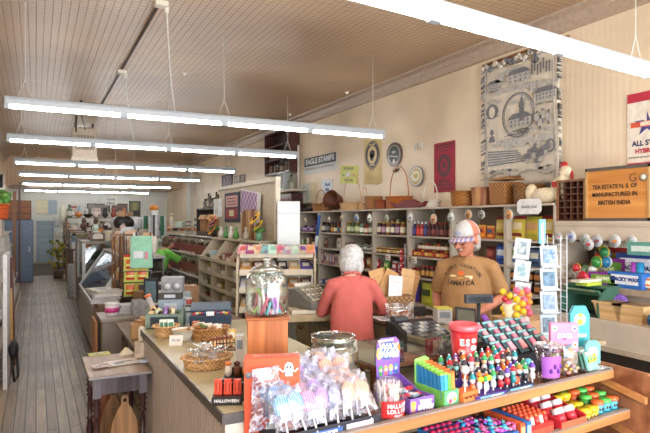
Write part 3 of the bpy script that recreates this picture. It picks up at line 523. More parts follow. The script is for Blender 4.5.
n = 30; b.add([(x, w_/2*math.cos(2*PI*k/n), h_/2*math.sin(2*PI*k/n)) for x in (-.02, 0) for k in range(n)], [(k, (k+1) % n, n+(k+1) % n, n+k) for k in range(n)], mat('41191d', .3)); b.build('plaque', t)
t, w_, h_ = wthing('oval_plate', 'gold and white oval plate with swirl motif left of the red banner', 'plate', (410.5, 424.5, 166, 186.5))
b = MB(); disc(b, 0, 0, w_/2, h_/2, mat('7d7a70', .3), -.03); disc(b, 0, 0, w_*.45, h_*.45, 'dcdcd4', -.032); disc(b, 0, 0, w_*.38, h_*.38, mat('c2a337', .35), -.034); ring(b, 0, 0, w_*.3, h_*.28, .05, 'e6e2cc', -.036); pl(b, [(-w_*.3, h_*.0), (0, -h_*.12), (w_*.3, h_*.1), (w_*.3, h_*.02), (0, -h_*.2), (-w_*.3, -h_*.08)], 'eeead8', -.038)
b.add([(x, w_/2*math.cos(2*PI*k/n), h_/2*math.sin(2*PI*k/n)) for x in (-.03, 0) for k in range(n)], [(k, (k+1) % n, n+(k+1) % n, n+k) for k in range(n)], mat('7d7a70', .3)); b.build('plate', t)
t, w_, h_ = wthing('wall_bracket', 'small dark iron ornament on the wall under the maroon oval sign', 'ornament', (394, 400, 167.5, 173))
MB().sph((-.02, 0, 0), (.02, w_*.35, h_*.3), '2b2622').tube([(-.02, -w_*.5, h_*.2), (-.02, 0, -h_*.3), (-.02, w_*.5, .0)], .012, '2b2622').build('iron', t)
for k, u in enumerate((416, 421)): t, w_, h_ = wthing('wall_switch', 'pale switch plate high on the wall, '+['far one', 'near one'][k]+' of the pair above the gold oval', 'switch', (u-1.6, u+1.6, 143, 150)); MB().box((-.005, 0, 0), (.01, w_, h_), 'd9d3c4').box((-.012, 0, 0), (.012, w_*.25, h_*.25), 'c5bfb0').build('plate', t, .002)
# red cloth banner
t, w_, h_ = wthing('red_banner', 'crimson cloth banner with black print and round crest', 'banner', (434.3, 455, 142, 192), .0)
MB().box((0, 0, 0), (.008, w_, h_), mat('a31f38', .7, h2='8f1730', scale=6)).build('cloth', t)
b = MB(); kk = '3a1218'; ring(b, 0, h_*.03, w_*.33, w_*.36, .03, kk); ring(b, 0, h_*.03, w_*.25, w_*.28, .03, kk); pl(b, [(-w_*.1, -h_*.05), (-w_*.04, h_*.12), (w_*.02, h_*.12), (w_*.1, -h_*.0), (w_*.04, -h_*.05), (0, h_*.02)], kk, -.007)
for z, ww in ((.44, .85), (.39, .7), (.33, .4), (-.27, .5), (-.31, .62), (-.36, .8), (-.43, .86)): b.box((-.006, 0, h_*z), (.002, w_*ww, h_*.022), kk)
b.build('print', t)
# seed poster
t, w_, h_ = wthing('seed_poster', 'white seed poster with crimson bands and a blue star behind the tea crate', 'poster', (627.5, 668, 91, 168))
MB().box((0, 0, 0), (.006, w_, h_), mat('e9e2d5', .6)).box((-.004, 0, h_*.44), (.002, w_, h_*.12), 'c23048').box((-.004, 0, -h_*.46), (.002, w_, h_*.08), 'c23048').build('sheet', t)
b = MB(); st = [((.13 if k % 2 else .33)*math.cos(PI/2+PI*k/5)*w_, h_*.08+(.1 if k % 2 else .26)*math.sin(PI/2+PI*k/5)*w_*1.2) for k in range(10)]
pl(b, [(0, h_*.08)]+st[:0]+st, '4a4a8c', -.005); b.box((-.007, .0, h_*.08), (.003, w_*.8, h_*.07), 'd9583e').build('star', t)
words('SEEDS', h_*.06, 'f0e6d0', t, (-.009, 0, h_*.08), WR, bold=.005)
words('ALL STAR', h_*.095, '2f3a63', t, (-.005, 0, -h_*.17), WR, bold=.003); words('HYBRIDS', h_*.08, 'b8304a', t, (-.005, 0, -h_*.27), WR, bold=.003); words('SUPERIOR QUALITY SEED CORN', h_*.035, '55606a', t, (-.005, 0, -h_*.35), WR)
# tapestry: woven throw with engraved-looking scenes
c, w_, h_ = wall_rect(485.5, 562, 56, 186); c.x = XR-.03
t = thing('tapestry', 'large grey and cream woven tapestry of town scenes with fringe on the right wall', 'tapestry', c)
INK = mat('54565e', .8, kind='noise', scale=60, h2='8d8d90'); INK2 = mat('9c9c9e', .8, kind='noise', scale=45, h2='cdc8bc'); CLO = mat('dcd3c2', .85, h2='cbc2b2', scale=9)
nx, ny = 18, 26; vs = []
def tz(y, z): return -.012*math.sin(y*5+z*2)-.006*math.sin(z*9)
for j in range(ny+1):
    for i in range(nx+1):
        y = (i/nx-.5)*w_; z = (j/ny-.5)*h_; sag = (.05*math.cos(i/nx*PI*2)-.05)*(j/ny) if j == ny else 0
        vs.append((tz(y, z), y+.02*math.sin(z*4), z+sag))
b = MB(); b.add(vs, [(j*(nx+1)+i, j*(nx+1)+i+1, (j+1)*(nx+1)+i+1, (j+1)*(nx+1)+i) for j in range(ny) for i in range(nx)], CLO, True); o = b.build('cloth', t); sm = o.modifiers.new('thick', 'SOLIDIFY'); sm.thickness = .006
f = MB(); rn = random.Random(4)
for k in range(90):
    y = (rn.random()-.5)*w_; f.tube([(-.01, y, -h_/2+.02), (-.03, y+rn.uniform(-.02, .02), -h_/2-.07)], [.012, .006], INK, 4)
for k in range(110):
    z = (rn.random()-.5)*h_; s = rn.choice((-1, 1)); f.tube([(-.01, s*w_/2+.02*math.sin(z*4)-s*.02, z), (-.03, s*w_/2+s*.035, z-.03)], [.016, .007], rn.choice((INK, INK2)), 4)
for k in range(46): y = (k/45-.5)*w_; f.sph((-.03, y, h_/2-.02+.03*math.sin(k*.9)), (.02, .035, .03+.015*math.sin(k*2.1)), rn.choice((INK, INK2, CLO)), 6, 4)
fo = f.build('fringe', t)
P = MB(); xx = -.032
def house(y, z, s, gable=True, wd=1.0, cols=5):
    pl(P, [(y-.5*s*wd, z-.16*s), (y+.5*s*wd, z-.16*s), (y+.5*s*wd, z+.14*s), (y-.5*s*wd, z+.14*s)], INK2, xx)
    pl(P, [(y-.56*s*wd, z+.14*s), (y+.56*s*wd, z+.14*s), (y+.3*s*wd, z+.32*s), (y-.3*s*wd, z+.32*s)], INK, xx-.001)
    for k in range(cols):
        for q in (-.07, .06): P.box((xx-.002, y+(k-(cols-1)/2)*s*wd*.9/cols, z+q*s), (.001, .07*s*wd, .07*s), INK)
    for k in range(7): P.box((xx-.002, y+rn.uniform(-.6, .6)*s*wd, z-.2*s-rn.random()*.04), (.001, .3*s, .012), INK2)
def cloud(y, z, s):
    for k in range(5): disc(P, y+(k-2)*s*.28+rn.uniform(-.03, .03), z+rn.uniform(-.3, .3)*s*.3, s*.25, s*.12, INK2, xx+.0005-.0002*k)
W, H = w_, h_
ring(P, 0, H*.05, W*.215, H*.175, .018, INK, xx); ring(P, 0, H*.05, W*.19, H*.158, .008, INK, xx)
house(-.02*W, H*-.01, .3*W, wd=1.0); P.box((xx-.003, -.05*W, H*.06), (.002, .06*W, .12*H), INK); pl(P, [(-.09*W, H*.115), (-.01*W, H*.115), (-.05*W, H*.2)], INK, xx-.003)
for k in range(8): P.box((xx-.001, rn.uniform(-.14, .14)*W, H*(-.07-rn.random()*.03)), (.001, .12*W, .01), INK)
house(0, H*.335, .3*W, cols=4); house(.33*W, H*.32, .2*W); disc(P, .25*W, H*.36, .06*W, .05*W, INK2, xx-.001)
for k in range(7): P.box((xx, -.18*W-k*.035*W, H*(.36+.02*math.sin(k*2))), (.002, .016*W, H*.06), INK); disc(P, -.18*W-k*.035*W, H*(.4+.02*math.sin(k*2)), .012*W, .014*W, INK, xx)
disc(P, -.22*W, H*.43, .05*W, .03*W, INK, xx); disc(P, .36*W, H*.12, .09*W, .06*H, INK, xx); disc(P, .36*W, H*.115, .045*W, .045*H, CLO, xx-.002); P.box((xx, .36*W, H*.075), (.002, .2*W, .012), INK)
house(-.34*W, H*.15, .26*W, wd=1.05, cols=6); 
P.box((xx, .36*W, -H*.075), (.002, .12*W, .14*H), CLO); disc(P, .36*W, -H*.05, .028*W, .026*H, INK, xx-.003); pl(P, [(.31*W, -H*.13), (.41*W, -H*.13), (.39*W, -H*.08), (.33*W, -H*.08)], INK, xx-.003)
for (y, z) in ((-.24, -.0), (-.31, .01), (-.38, -.01), (-.28, -.04)): disc(P, y*W, H*z, .035*W, .03*H, INK2, xx); disc(P, y*W, H*(z+.04), .014*W, .012*H, INK, xx); P.box((xx, y*W, H*(z-.04)), (.002, .02*W, .03*H), INK)
for k in range(6): pl(P, [(W*(.42-k*.0), -H*(.2+k*.022)), (W*(.0-.02*k), -H*(.225+k*.016)), (W*(.0-.02*k), -H*(.232+k*.016)), (W*.42, -H*(.21+k*.022))], INK, xx-.001)
pl(P, [(.44*W, -H*.2), (.02*W, -H*.215), (-.02*W, -H*.31), (.44*W, -H*.33)], INK2, xx)
for (y, z, s) in ((-.2, -.24, .05), (-.28, -.27, .05), (-.35, -.23, .045), (-.12, -.28, .045), (-.24, -.32, .04)): disc(P, y*W, z*H, s*W, s*W*.7, INK, xx-.001); P.box((xx-.001, y*W, z*H-.05*W), (.002, s*W*.8, .05*W), INK2); disc(P, (y-.02)*W, (z+.035)*H, s*W*.4, s*W*.5, INK, xx-.002)
ring(P, -.4*W, -H*.22, .05*W, .05*H, .02, INK, xx); ring(P, -.4*W, -H*.22, .03*W, .03*H, .02, INK2, xx)
for k in range(16): P.tube([(xx, (k/16-.5)*.9*W, -H*(.4+.02*math.sin(k*.9))), (xx, ((k+1)/16-.5)*.9*W, -H*(.4+.02*math.sin(k*.9+.9)))], .012, INK2, 4)
for k in range(26): disc(P, rn.uniform(-.42, .42)*W, -H*(.36+rn.random()*.03), .025*W, .012*W, INK2, xx)
for (y, z, s) in ((.2, .27, .2), (-.15, .25, .2), (.33, .2, .15), (-.33, .23, .2), (.1, -.16, .3), (-.2, -.16, .3), (-.36, -.1, .14), (.0, .16, .16), (.1, .41, .2)): cloud(y*W, z*H, s*W)
for s in (-1, 1): P.tube([(xx, s*W*.45+.02*math.sin(z*4), z) for z in [(k/12-.5)*H*.92 for k in range(13)]], .006, INK2, 4)
po = P.build('woven_picture', t)
tag(MB().cyl((XR-.02, c.y-w_/2-.1, c.z+h_/2+.05), (XR-.02, c.y+w_/2+.04, c.z+h_/2+.05), .016, mat('8a5a2c')).build('curtain_rod'), 'wooden rod along the top edge of the tapestry', 'rod')
# dark hutch high on the wall with small goods, radio shelf below
MAH = mat('4e2219', .35, kind='woody', scale=14, h2='331410')
c, w_, h_ = wall_rect(264.5, 289, 131, 174, 5.15)
t = thing('wall_hutch', 'dark mahogany open hutch hung high on the right wall beside the pipes', 'cabinet', (5.15, c.y, c.z))
for s in (-1, 1): MB().box((.13, s*(w_/2-.02), 0), (.26, .04, h_), MAH).build('side_panel', t)
for k in range(4): MB().box((.13, 0, -h_/2+.02+k*(h_-.04)/3), (.26, w_-.08, .035), MAH).build('shelf', t)
MB().box((.255, 0, 0), (.015, w_-.08, h_-.04), mat('2f1712')).build('back_panel', t)
for k in range(8):
    s = k % 4; item('trinket', 'trk%d' % (k % 3), [jar(.07, .2, '6c5a48', '8c8478'), bottle(.06, .3, '3f3a34', '8a8070', '9a8a70'), carton(.12, .08, .2, '4a4540', '7a6a58')][k % 3], (5.25, c.y-w_/2+.3+s*(w_-.55)/3, c.z-h_/2+.04+(k//4)*(h_-.04)/3), 0, 'small grey ornament in the dark hutch, %s shelf, %s from the far side' % (['bottom', 'middle'][k//4], ORD[3-s]), 'ornament', '%s shelf ornaments in the hutch' % ['bottom', 'middle'][k//4])
c2, w2, h2 = wall_rect(264, 293, 190, 193, 5.0)
tag(MB().box((5.2, c2.y, c2.z), (.44, w2, .05), mat('b8ab98')).build('wall_shelf', None, .004), 'plain shelf board under the dark hutch holding the pale radio', 'shelf')
p = PX(280, 190, 5.1); t = thing('table_radio', 'pale upright frame radio standing on the shelf under the dark hutch', 'radio', (5.2, p.y, c2.z+.025))
MB().box((0, 0, .22), (.2, .42, .44), mat('aab0ac'), top=(.9, .95)).build('case', t, .015); MB().box((-.1, 0, .2), (.01, .3, .28), mat('6f7672')).box((-.105, 0, .38), (.01, .34, .05), '3a3a38').build('grille', t)
p = PX(270.5, 190, 5.1); item('canister', 'cns', can(.07, .34, '7d5a48', 'b7a898'), (5.2, p.y, c2.z+.025), 0, 'tall brown canister left of the pale radio', 'canister')
p = PX(287.5, 190, 5.1); item('bottle', 'bt9', bottle(.06, .36, '6f7362', '4a4a40', '9a9a88'), (5.2, p.y, c2.z+.025), 0, 'dark glass bottle right of the pale radio', 'bottle')
c3, w3, h3 = wall_rect(277, 294, 195, 215, 5.05); t = thing('side_cabinet', 'reddish brown wooden cabinet on the shelf top under the radio board', 'cabinet', (5.2, c3.y, ZT)); MB().box((0, 0, .2), (.36, w3*.8, .44), MAH).build('body', t, .01); MB().box((-.185, 0, .2), (.01, w3*.6, .3), mat('5e2a1c')).build('door', t)
# ---------------------------------------------------------------- section B: ledge, candy shelf and low bench at the right
LB0, LB1 = 1.35, 4.12
CRM = mat('c9bcab', .5, var=.06, scale=5); BEI = mat('b9a995', .5, var=.06, scale=5)
t = thing('candy_shelving', 'cream candy shelving with scalloped fascia along the right wall', 'shelving', (XS, (LB0+LB1)/2, 0))
L = LB1-LB0; hw = L/2
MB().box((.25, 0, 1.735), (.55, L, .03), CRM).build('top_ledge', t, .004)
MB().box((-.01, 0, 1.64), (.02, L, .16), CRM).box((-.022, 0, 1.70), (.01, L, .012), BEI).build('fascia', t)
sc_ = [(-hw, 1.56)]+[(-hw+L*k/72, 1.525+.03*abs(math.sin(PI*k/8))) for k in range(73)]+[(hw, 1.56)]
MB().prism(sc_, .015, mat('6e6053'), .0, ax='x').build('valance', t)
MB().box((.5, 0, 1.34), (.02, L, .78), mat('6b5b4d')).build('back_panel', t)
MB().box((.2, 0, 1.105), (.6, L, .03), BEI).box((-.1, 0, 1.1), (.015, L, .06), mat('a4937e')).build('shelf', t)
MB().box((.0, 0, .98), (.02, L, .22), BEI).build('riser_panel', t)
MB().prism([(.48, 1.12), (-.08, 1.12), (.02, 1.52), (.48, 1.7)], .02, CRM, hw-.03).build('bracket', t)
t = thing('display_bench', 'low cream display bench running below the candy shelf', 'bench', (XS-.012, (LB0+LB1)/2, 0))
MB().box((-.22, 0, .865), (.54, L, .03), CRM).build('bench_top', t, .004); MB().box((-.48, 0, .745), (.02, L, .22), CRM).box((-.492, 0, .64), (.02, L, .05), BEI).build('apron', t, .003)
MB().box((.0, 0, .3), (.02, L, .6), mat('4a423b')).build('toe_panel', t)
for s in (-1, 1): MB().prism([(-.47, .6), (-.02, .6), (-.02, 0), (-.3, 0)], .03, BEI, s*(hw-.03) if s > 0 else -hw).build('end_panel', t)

for k, (u, v, r, c, nm) in enumerate(((559, 237.5, .05, 'd9a79c', 'pink'), (570.8, 236.8, .062, '7c7cc0', 'blue violet'), (585, 240, .062, '7fae8a', 'green'), (588.5, 244.5, .058, 'c9505a', 'red lettered'), (597, 241, .06, '8a4a52', 'dark red'), (614.8, 241.3, .062, 'd98a4a', 'orange fish'), (631.5, 241.5, .055, '8fb09a', 'pale green edged'))):
    p = PX(u, v, XS-.05-.012*(k % 2)); t = thing('round_tag', nm+' round sticker tag hanging below the ledge fascia', 'tag', p, 0, 'round tags under the ledge')
    MB().cyl((-.003, 0, 0), (.003, 0, 0), r, 'c9c4bc', 20).cyl((-.0045, 0, 0), (-.003, 0, 0), r*.78, 'aebac4', 20).sph((-.004, 0, 0), (.003, r*.5, r*.3), c).build('disc', t)
    MB().tube([(0, 0, r), (.03, 0, max(r+.01, 1.60-p.z))], .002, 'd8cfc0', 4).build('string', t)
# tea chest
y0, y1 = PX(586.5, 200, 4.93).y, PX(649, 200, 4.93).y; zc = 1.7515
t = thing('tea_chest', 'plywood tea chest with stencilled black lettering standing on the ledge', 'crate', (4.93, (y0+y1)/2, zc))
W = y0-y1; H = .52
MB().box((.22, 0, H/2), (.43, W, H), mat('d9984f', .6, kind='woody', scale=9, h2='b8742f')).build('box', t, .004)
e = MB(); GM = mat('857d70', .6, kind='wave', scale=14, h2='55504a')
for z in (.012, H-.012): e.box((.0, 0, z), (.02, W+.02, .03), GM).box((.22, W/2, z), (.45, .015, .03), GM).box((.22, -W/2, z), (.45, .015, .03), GM)
for s in (-1, 1): e.box((.0, s*W/2, H/2), (.02, .02, H), mat('b9945f'))
e.build('edging', t)
for tx, z, sz in (('TEA ESTATE N. S. OF', .33, .058), ('MANUFACTURED IN', .255, .058), ('BRITISH INDIA', .175, .06)): words(tx, sz, '33231a', t, (-.003, .02, z), WR, sx=.88, bold=.0008)
words('G', .11, '6b4a2c', t, (-.003, -.17, .4), WR); MB().cyl((-.012, -W/2+.05, .4), (-.002, -W/2+.05, .4), .034, '8d8a80', 16).cyl((-.016, -W/2+.05, .4), (-.01, -W/2+.05, .4), .024, 'e8d8bc', 16).build('cap', t)
# pigeonhole box
y0, y1 = PX(557, 200, 4.93).y, PX(585, 200, 4.93).y; W = y0-y1; H = .42
t = thing('pigeonhole_box', 'dark wooden pigeonhole box of small square cells beside the tea chest', 'cubby box', (4.93, (y0+y1)/2, zc)); dk = mat('5a3420', .5, kind='woodz', scale=16, h2='3b2014')
MB().box((.16, 0, H/2), (.02, W, H), mat('2e1910')).build('back_panel', t)
g = MB()
for k in range(5): g.box((.08, -W/2+.008+k*(W-.016)/4, H/2), (.16, .014, H), dk)
for k in range(7): g.box((.08, 0, .007+k*(H-.014)/6), (.158, W, .013), dk)
for s in (-1, 1): g.box((.0, s*(W/2-.008), H/2), (.01, .022, H+.01), mat('8a5c3c'))
g.box((.0, 0, H), (.01, W, .02), mat('8a5c3c')); g.build('cell_frame', t)
MB().sph((-.02, .09, .02), (.02, .03, .02), 'b82a2a').build('red_bead', t) if False else None
# --- goods on the candy shelf (z 1.12)
def on(u, X, z): p = PX(u, 221, X); return (X, p.y, z+.001)
for k, (u, v, r, c, nm) in enumerate(((577, 268, .05, 'c73a3f', 'red'), (583, 270, .05, '4fa35a', 'green'), (588, 266, .05, 'e08a3a', 'orange'), (593, 270, .05, 'd8e0d8', 'white'), (590, 276, .05, '3f9a6a', 'dark green'), (579, 277, .045, 'e6e0d0', 'cream'), (597, 262, .06, '3a8a3f', 'leaf green'), (603, 262, .06, '2f7ea8', 'teal blue'), (599, 254, .06, '7ab83f', 'lime green'), (605, 252, .05, '2f8a55', 'bottle green'), (600, 249, .045, 'd9d940', 'yellow'), (593, 257, .05, 'd94a35', 'orange red'))):
    p = PX(u, v, 5.0); t = thing('toy_ball', nm+' toy ball in the clear net heap at the left of the candy shelf', 'toy', (5.0+.1*(k % 3)/2, p.y, max(1.12+r, p.z)), 0, 'toy balls heaped on the candy shelf')
    MB().sph((0, 0, 0), r, mat(c, .3)).build('ball', t); MB().cyl((-.01, 0, 0), (.01, 0, 0), r*1.01, mat(['e6c23a', 'e8e8e8', '2f6fb0'][k % 3], .3), 16).build('band', t)
tag(MB().sph((5.05, PX(590, 260, 5.05).y, 1.2), (.1, .3, .085), clear(cloud=.3)).build('plastic_bag'), 'clear crinkled bag under the heap of toy balls', 'bag')
cand = [('candy_box', 607.5, 4.93, .32, .14, .13, '8a2f9c', '7fb03f', 'GUMMY', 'e8f0d0', 'purple candy box with green print at the front of the candy shelf'),
        ('candy_box', 629, 4.93, .34, .14, .15, '2f6fc4', 'e8ecf4', 'WACKY WAX', '26408c', 'blue candy box with white lettering at the front of the candy shelf'),
        ('candy_box', 640, 5.14, .4, .14, .32, '26488f', 'e6e8f0', 'WACKY WAX', '1c2f66', 'dark blue candy box with white lettering standing behind the front blue one'),
        ('candy_box', 613, 5.14, .36, .16, .26, '7a2780', '5d8f35', 'FROG', 'e2e8c0', 'taller purple candy box behind the front purple one')]
for nm, u, X, w_, d_, h_, c, lc, tx, tcx, lb in cand:
    t = thing(nm, lb, 'candy box', on(u, X, 1.12), -PI/2)
    MB().box((0, 0, h_/2), (w_, d_, h_), mat(c, .35)).build('carton', t, .004); MB().box((0, -d_/2-.001, h_*.55), (w_*.8, .002, h_*.6), mat(lc, .35)).build('label', t); words(tx, min(h_*.3, .055), tcx, t, (0, -d_/2-.003, h_*.56), bold=.003)
for k, (u, X, w_, h_, c, lc, nm) in enumerate(((615, 5.2, .26, .42, 'b23a2f', 'e0c060', 'red and yellow'), (622, 5.25, .24, .4, '3f8fae', 'd8e4ea', 'light blue'), (606, 5.25, .2, .44, '4a9a4f', 'e6e08a', 'green'), (633, 5.25, .22, .42, '57613a', '97a070', 'olive green'), (646, 4.95, .22, .12, 'd9792f', 'f2e6c8', 'orange'))):
    item('candy_bag', 'cb%d' % k, bag(w_, h_, .1, c, lc, 'f0ead8', lean=-.12, seed=k), on(u, X, 1.12), -PI/2, nm+' candy bag standing on the candy shelf', 'bag')
for k, (u, c) in enumerate(((635, 'b04ac0'), (640, '2a8fc4'))):
    tag(MB().cyl((0, 0, 0), (0, 0, .24), .035, c).build('tube_candy', None, 0, on(u, 5.0, 1.12+.15 if 0 else 1.12)), ['purple', 'bright blue'][k]+' candy tube standing at the right of the candy shelf', 'candy tube')
p = PX(648, 246, 4.92); tag(MB().box((0, 0, 0), (.06, .28, .12), mat('5f9a90', .4)).box((-.031, 0, .0), (.002, .2, .05), 'cfe0dc').build('hanging_package', None, .006, (4.86, p.y, 1.5)), 'teal package hanging from the ledge fascia at the frame edge', 'package')
# --- on the bench
p = PX(594, 309, 4.68); t = thing('wooden_bin', 'dark green wooden bread bin with open dark front on the bench', 'bin', (4.6, p.y, .881), -PI/2)
gm = mat('3f6a58', .45); 
for s in (-1, 1): MB().prism([(-.14, 0), (.14, 0), (.14, .26), (-.02, .26), (-.14, .15)], .02, gm, s*.2-.01, ax='x').build('side_panel', t)
MB().box((0, .13, .13), (.4, .02, .26), gm).build('back_panel', t); MB().box((0, 0, .01), (.4, .28, .02), '1f2a26').build('base', t); MB().box((0, .06, .26), (.44, .2, .02), gm).build('lid', t); MB().box((0, -.09, .215), (.38, .03, .05), gm, (.7, 0, 0)).box((0, -.115, .225), (.3, .004, .03), 'a8b88a', (.7, 0, 0)).build('name_board', t)
tag(MB().box((0, 0, .02), (.2, .12, .03), 'b8cf4a').box((0, .03, .045), (.3, .1, .02), 'e6e4d0').build('paper_pad', None, 0, (4.54, p.y-.05, 1.152)), 'yellow green paper pads lying on the green wooden bin', 'paper')
t = thing('lollipop', 'big red heart lollipop in wrap leaning above the green wooden bin', 'lollipop', (4.78, PX(583, 300, 4.78).y, .881)); MB().cyl((0, 0, 0), (0, 0, .26), .006, 'f0ece0').build('stick', t); MB().sph((0, 0, .31), (.03, .07, .065), mat('c22838', .2)).build('candy', t)
for k, (u, w_) in enumerate(((617, .3), (638, .3))):
    p = PX(u, 312, 4.6); t = thing('chip_basket', ['chipwood produce basket on the bench beside the green bin', 'chipwood produce basket farther right on the bench with a folded rim'][k], 'basket', (4.56, p.y, .881), -PI/2)
    m = mat('dcb988', .6, kind='woodx', scale=20, h2='c39c66'); MB().box((0, 0, .07), (.22, .16, .14), m, top=1.25).build('bowl', t, .003); MB().box((0, 0, .145), (.29, .22, .015), m).box((0, 0, .153), (.23, .16, .003), '8a6f4a').build('rim', t)
t = thing('twisted_ball', 'purple twisted ribbon ball behind the chipwood baskets', 'ornament', (4.74, PX(619, 300, 4.74).y, .935)); b = MB()
for k in range(7): a = k*PI/7; b.tube([(.065*math.cos(q)*math.cos(a), .065*math.cos(q)*math.sin(a)+.0, .07+.065*math.sin(q)) for q in [j*2*PI/16 for j in range(17)]], .014, mat('7654b0', .35), 6, False)
b.build('ribbon', t)
t = thing('striped_dome', 'green and purple striped domed toy at the right end of the bench', 'toy', (4.62, PX(651, 305, 4.62).y-.2, .881)); MB().lathe((0, 0, 0), [(.13, 0, '6a3f9a'), (.13, .03, '3f8f4a'), (.115, .07, '6a3f9a'), (.08, .11, '3f8f4a'), (.001, .13)], '6a3f9a', 20).build('dome', t)
t = thing('round_ornament', 'dark blue glass ball ornament on the bench in front of the baskets', 'ornament', (4.46, PX(651, 318, 4.46).y-.03, .881)); MB().sph((0, 0, .06), .06, mat('23506b', .15)).build('ball', t); MB().cyl((0, 0, .115), (0, 0, .14), .015, 'c9c9c0').build('cap', t)
# ---------------------------------------------------------------- sales counter
CT = mat('a89a80', .4, h2='978a72', scale=5); CF = mat('8f8266', .5, h2='7d7158', scale=6)
t = thing('sales_desk', 'tan sales desk with drawers left of the white haired woman', 'desk', (2.3, 4.38, 0))
MB().box((.4, .36, .42), (.76, .7, .84), CF).build('body', t, .004); MB().box((.4, .36, .86), (.82, .74, .035), mat('b0a184', .35)).build('desktop', t, .006)
for k, (y, z, h) in enumerate(((.18, .7, .2), (.53, .7, .2), (.18, .42, .3), (.53, .42, .3))):
    d = MB().box((.01, y, z), (.025, .31, h), mat('9c8e70', .5)).build('drawer', t, .004); MB().tube([(-.01, y-.04, z+.03), (-.03, y-.035, z+.01), (-.03, y+.035, z+.01), (-.01, y+.04, z+.03)], .006, mat('4a4238', .3, .8)).build('handle', d)
t = thing('sales_counter', 'long tan sales counter between the woman and the man, covered with goods', 'counter', (2.62, 2.62, 0))
MB().box((.21, .85, .43), (.42, 1.7, .86), CF).build('body', t); MB().box((.22, .85, .887), (.46, 1.74, .035), CT).build('countertop', t, .006)
t = thing('return_counter', 'tan counter section directly in front of the man, under the card rack', 'counter', (3.08, 2.6, 0))
MB().box((.23, .35, .43), (.46, .7, .86), CF).build('body', t); MB().box((.25, .36, .887), (.5, .76, .035), CT).build('countertop', t, .006)
ZC = .906
# ---------------------------------------------------------------- people
def remesh(b, name, vox, parent, mats=None, smooth=2, fold=0, seed=0, loc=None):
    from mathutils import noise
    o = b.build(name); m = o.modifiers.new('r', 'REMESH'); m.mode = 'VOXEL'; m.voxel_size = vox; m.use_smooth_shade = True
    if smooth: s = o.modifiers.new('s', 'SMOOTH'); s.iterations = smooth; s.factor = .5
    bpy.context.view_layer.update(); dg = bpy.context.evaluated_depsgraph_get(); me = bpy.data.meshes.new_from_object(o.evaluated_get(dg)); o.modifiers.clear(); old = o.data; o.data = me; bpy.data.meshes.remove(old)
    if fold:
        for v in me.vertices: c = v.co; v.co = c+v.normal*fold*(noise.noise(Vector((c.x*9+seed, c.y*9, c.z*4)))+.5*noise.noise(Vector((c.x*20, c.y*20+seed, c.z*9))))
    for p in me.polygons: p.use_smooth = True
    if parent: o.parent = parent
    return o
def loft(b, rings, m, n=20):
    """closed limb or trunk through rings (centre, rx, ry)"""
    vs = []
    for c, rx, ry in rings:
        for k in range(n): a = 2*PI*k/n; vs.append(Vector(c)+Vector((rx*math.cos(a), ry*math.sin(a), 0)))
    fs = [(i*n+k, i*n+(k+1) % n, (i+1)*n+(k+1) % n, (i+1)*n+k) for i in range(len(rings)-1) for k in range(n)]
    return b.add(vs, fs+[tuple(range(n))[::-1], tuple(range((len(rings)-1)*n, len(rings)*n))], m, True)
def hand(b, w, d, up, m, s=1):
    """palm, four unequal bent fingers and a thumb from wrist w along d; up = back of the hand"""
    d = Vector(d).normalized(); up = Vector(up); up = (up-d*up.dot(d)).normalized(); sd = d.cross(up)
    P = lambda f, l, h: w+d*f+sd*l+up*h
    b.tube([P(-.01, 0, 0), P(.02, 0, 0), P(.055, 0, 0), P(.085, 0, 0)], [.024, .03, .034, .026], m, 10)
    for k, (l, ln) in enumerate(((-.03, .06), (-.01, .075), (.011, .08), (.031, .07))):
        b.tube([P(.07, l*.85, 0), P(.085+ln*.45, l*1.1, -.004), P(.085+ln*.75, l*1.15, -.02), P(.085+ln*.9, l*1.15, -.038)], [.0105, .0095, .0088, .007], m, 8)
    b.tube([P(.015, s*.022, -.005), P(.045, s*.05, -.015), P(.075, s*.058, -.03)], [.014, .011, .009], m, 8)
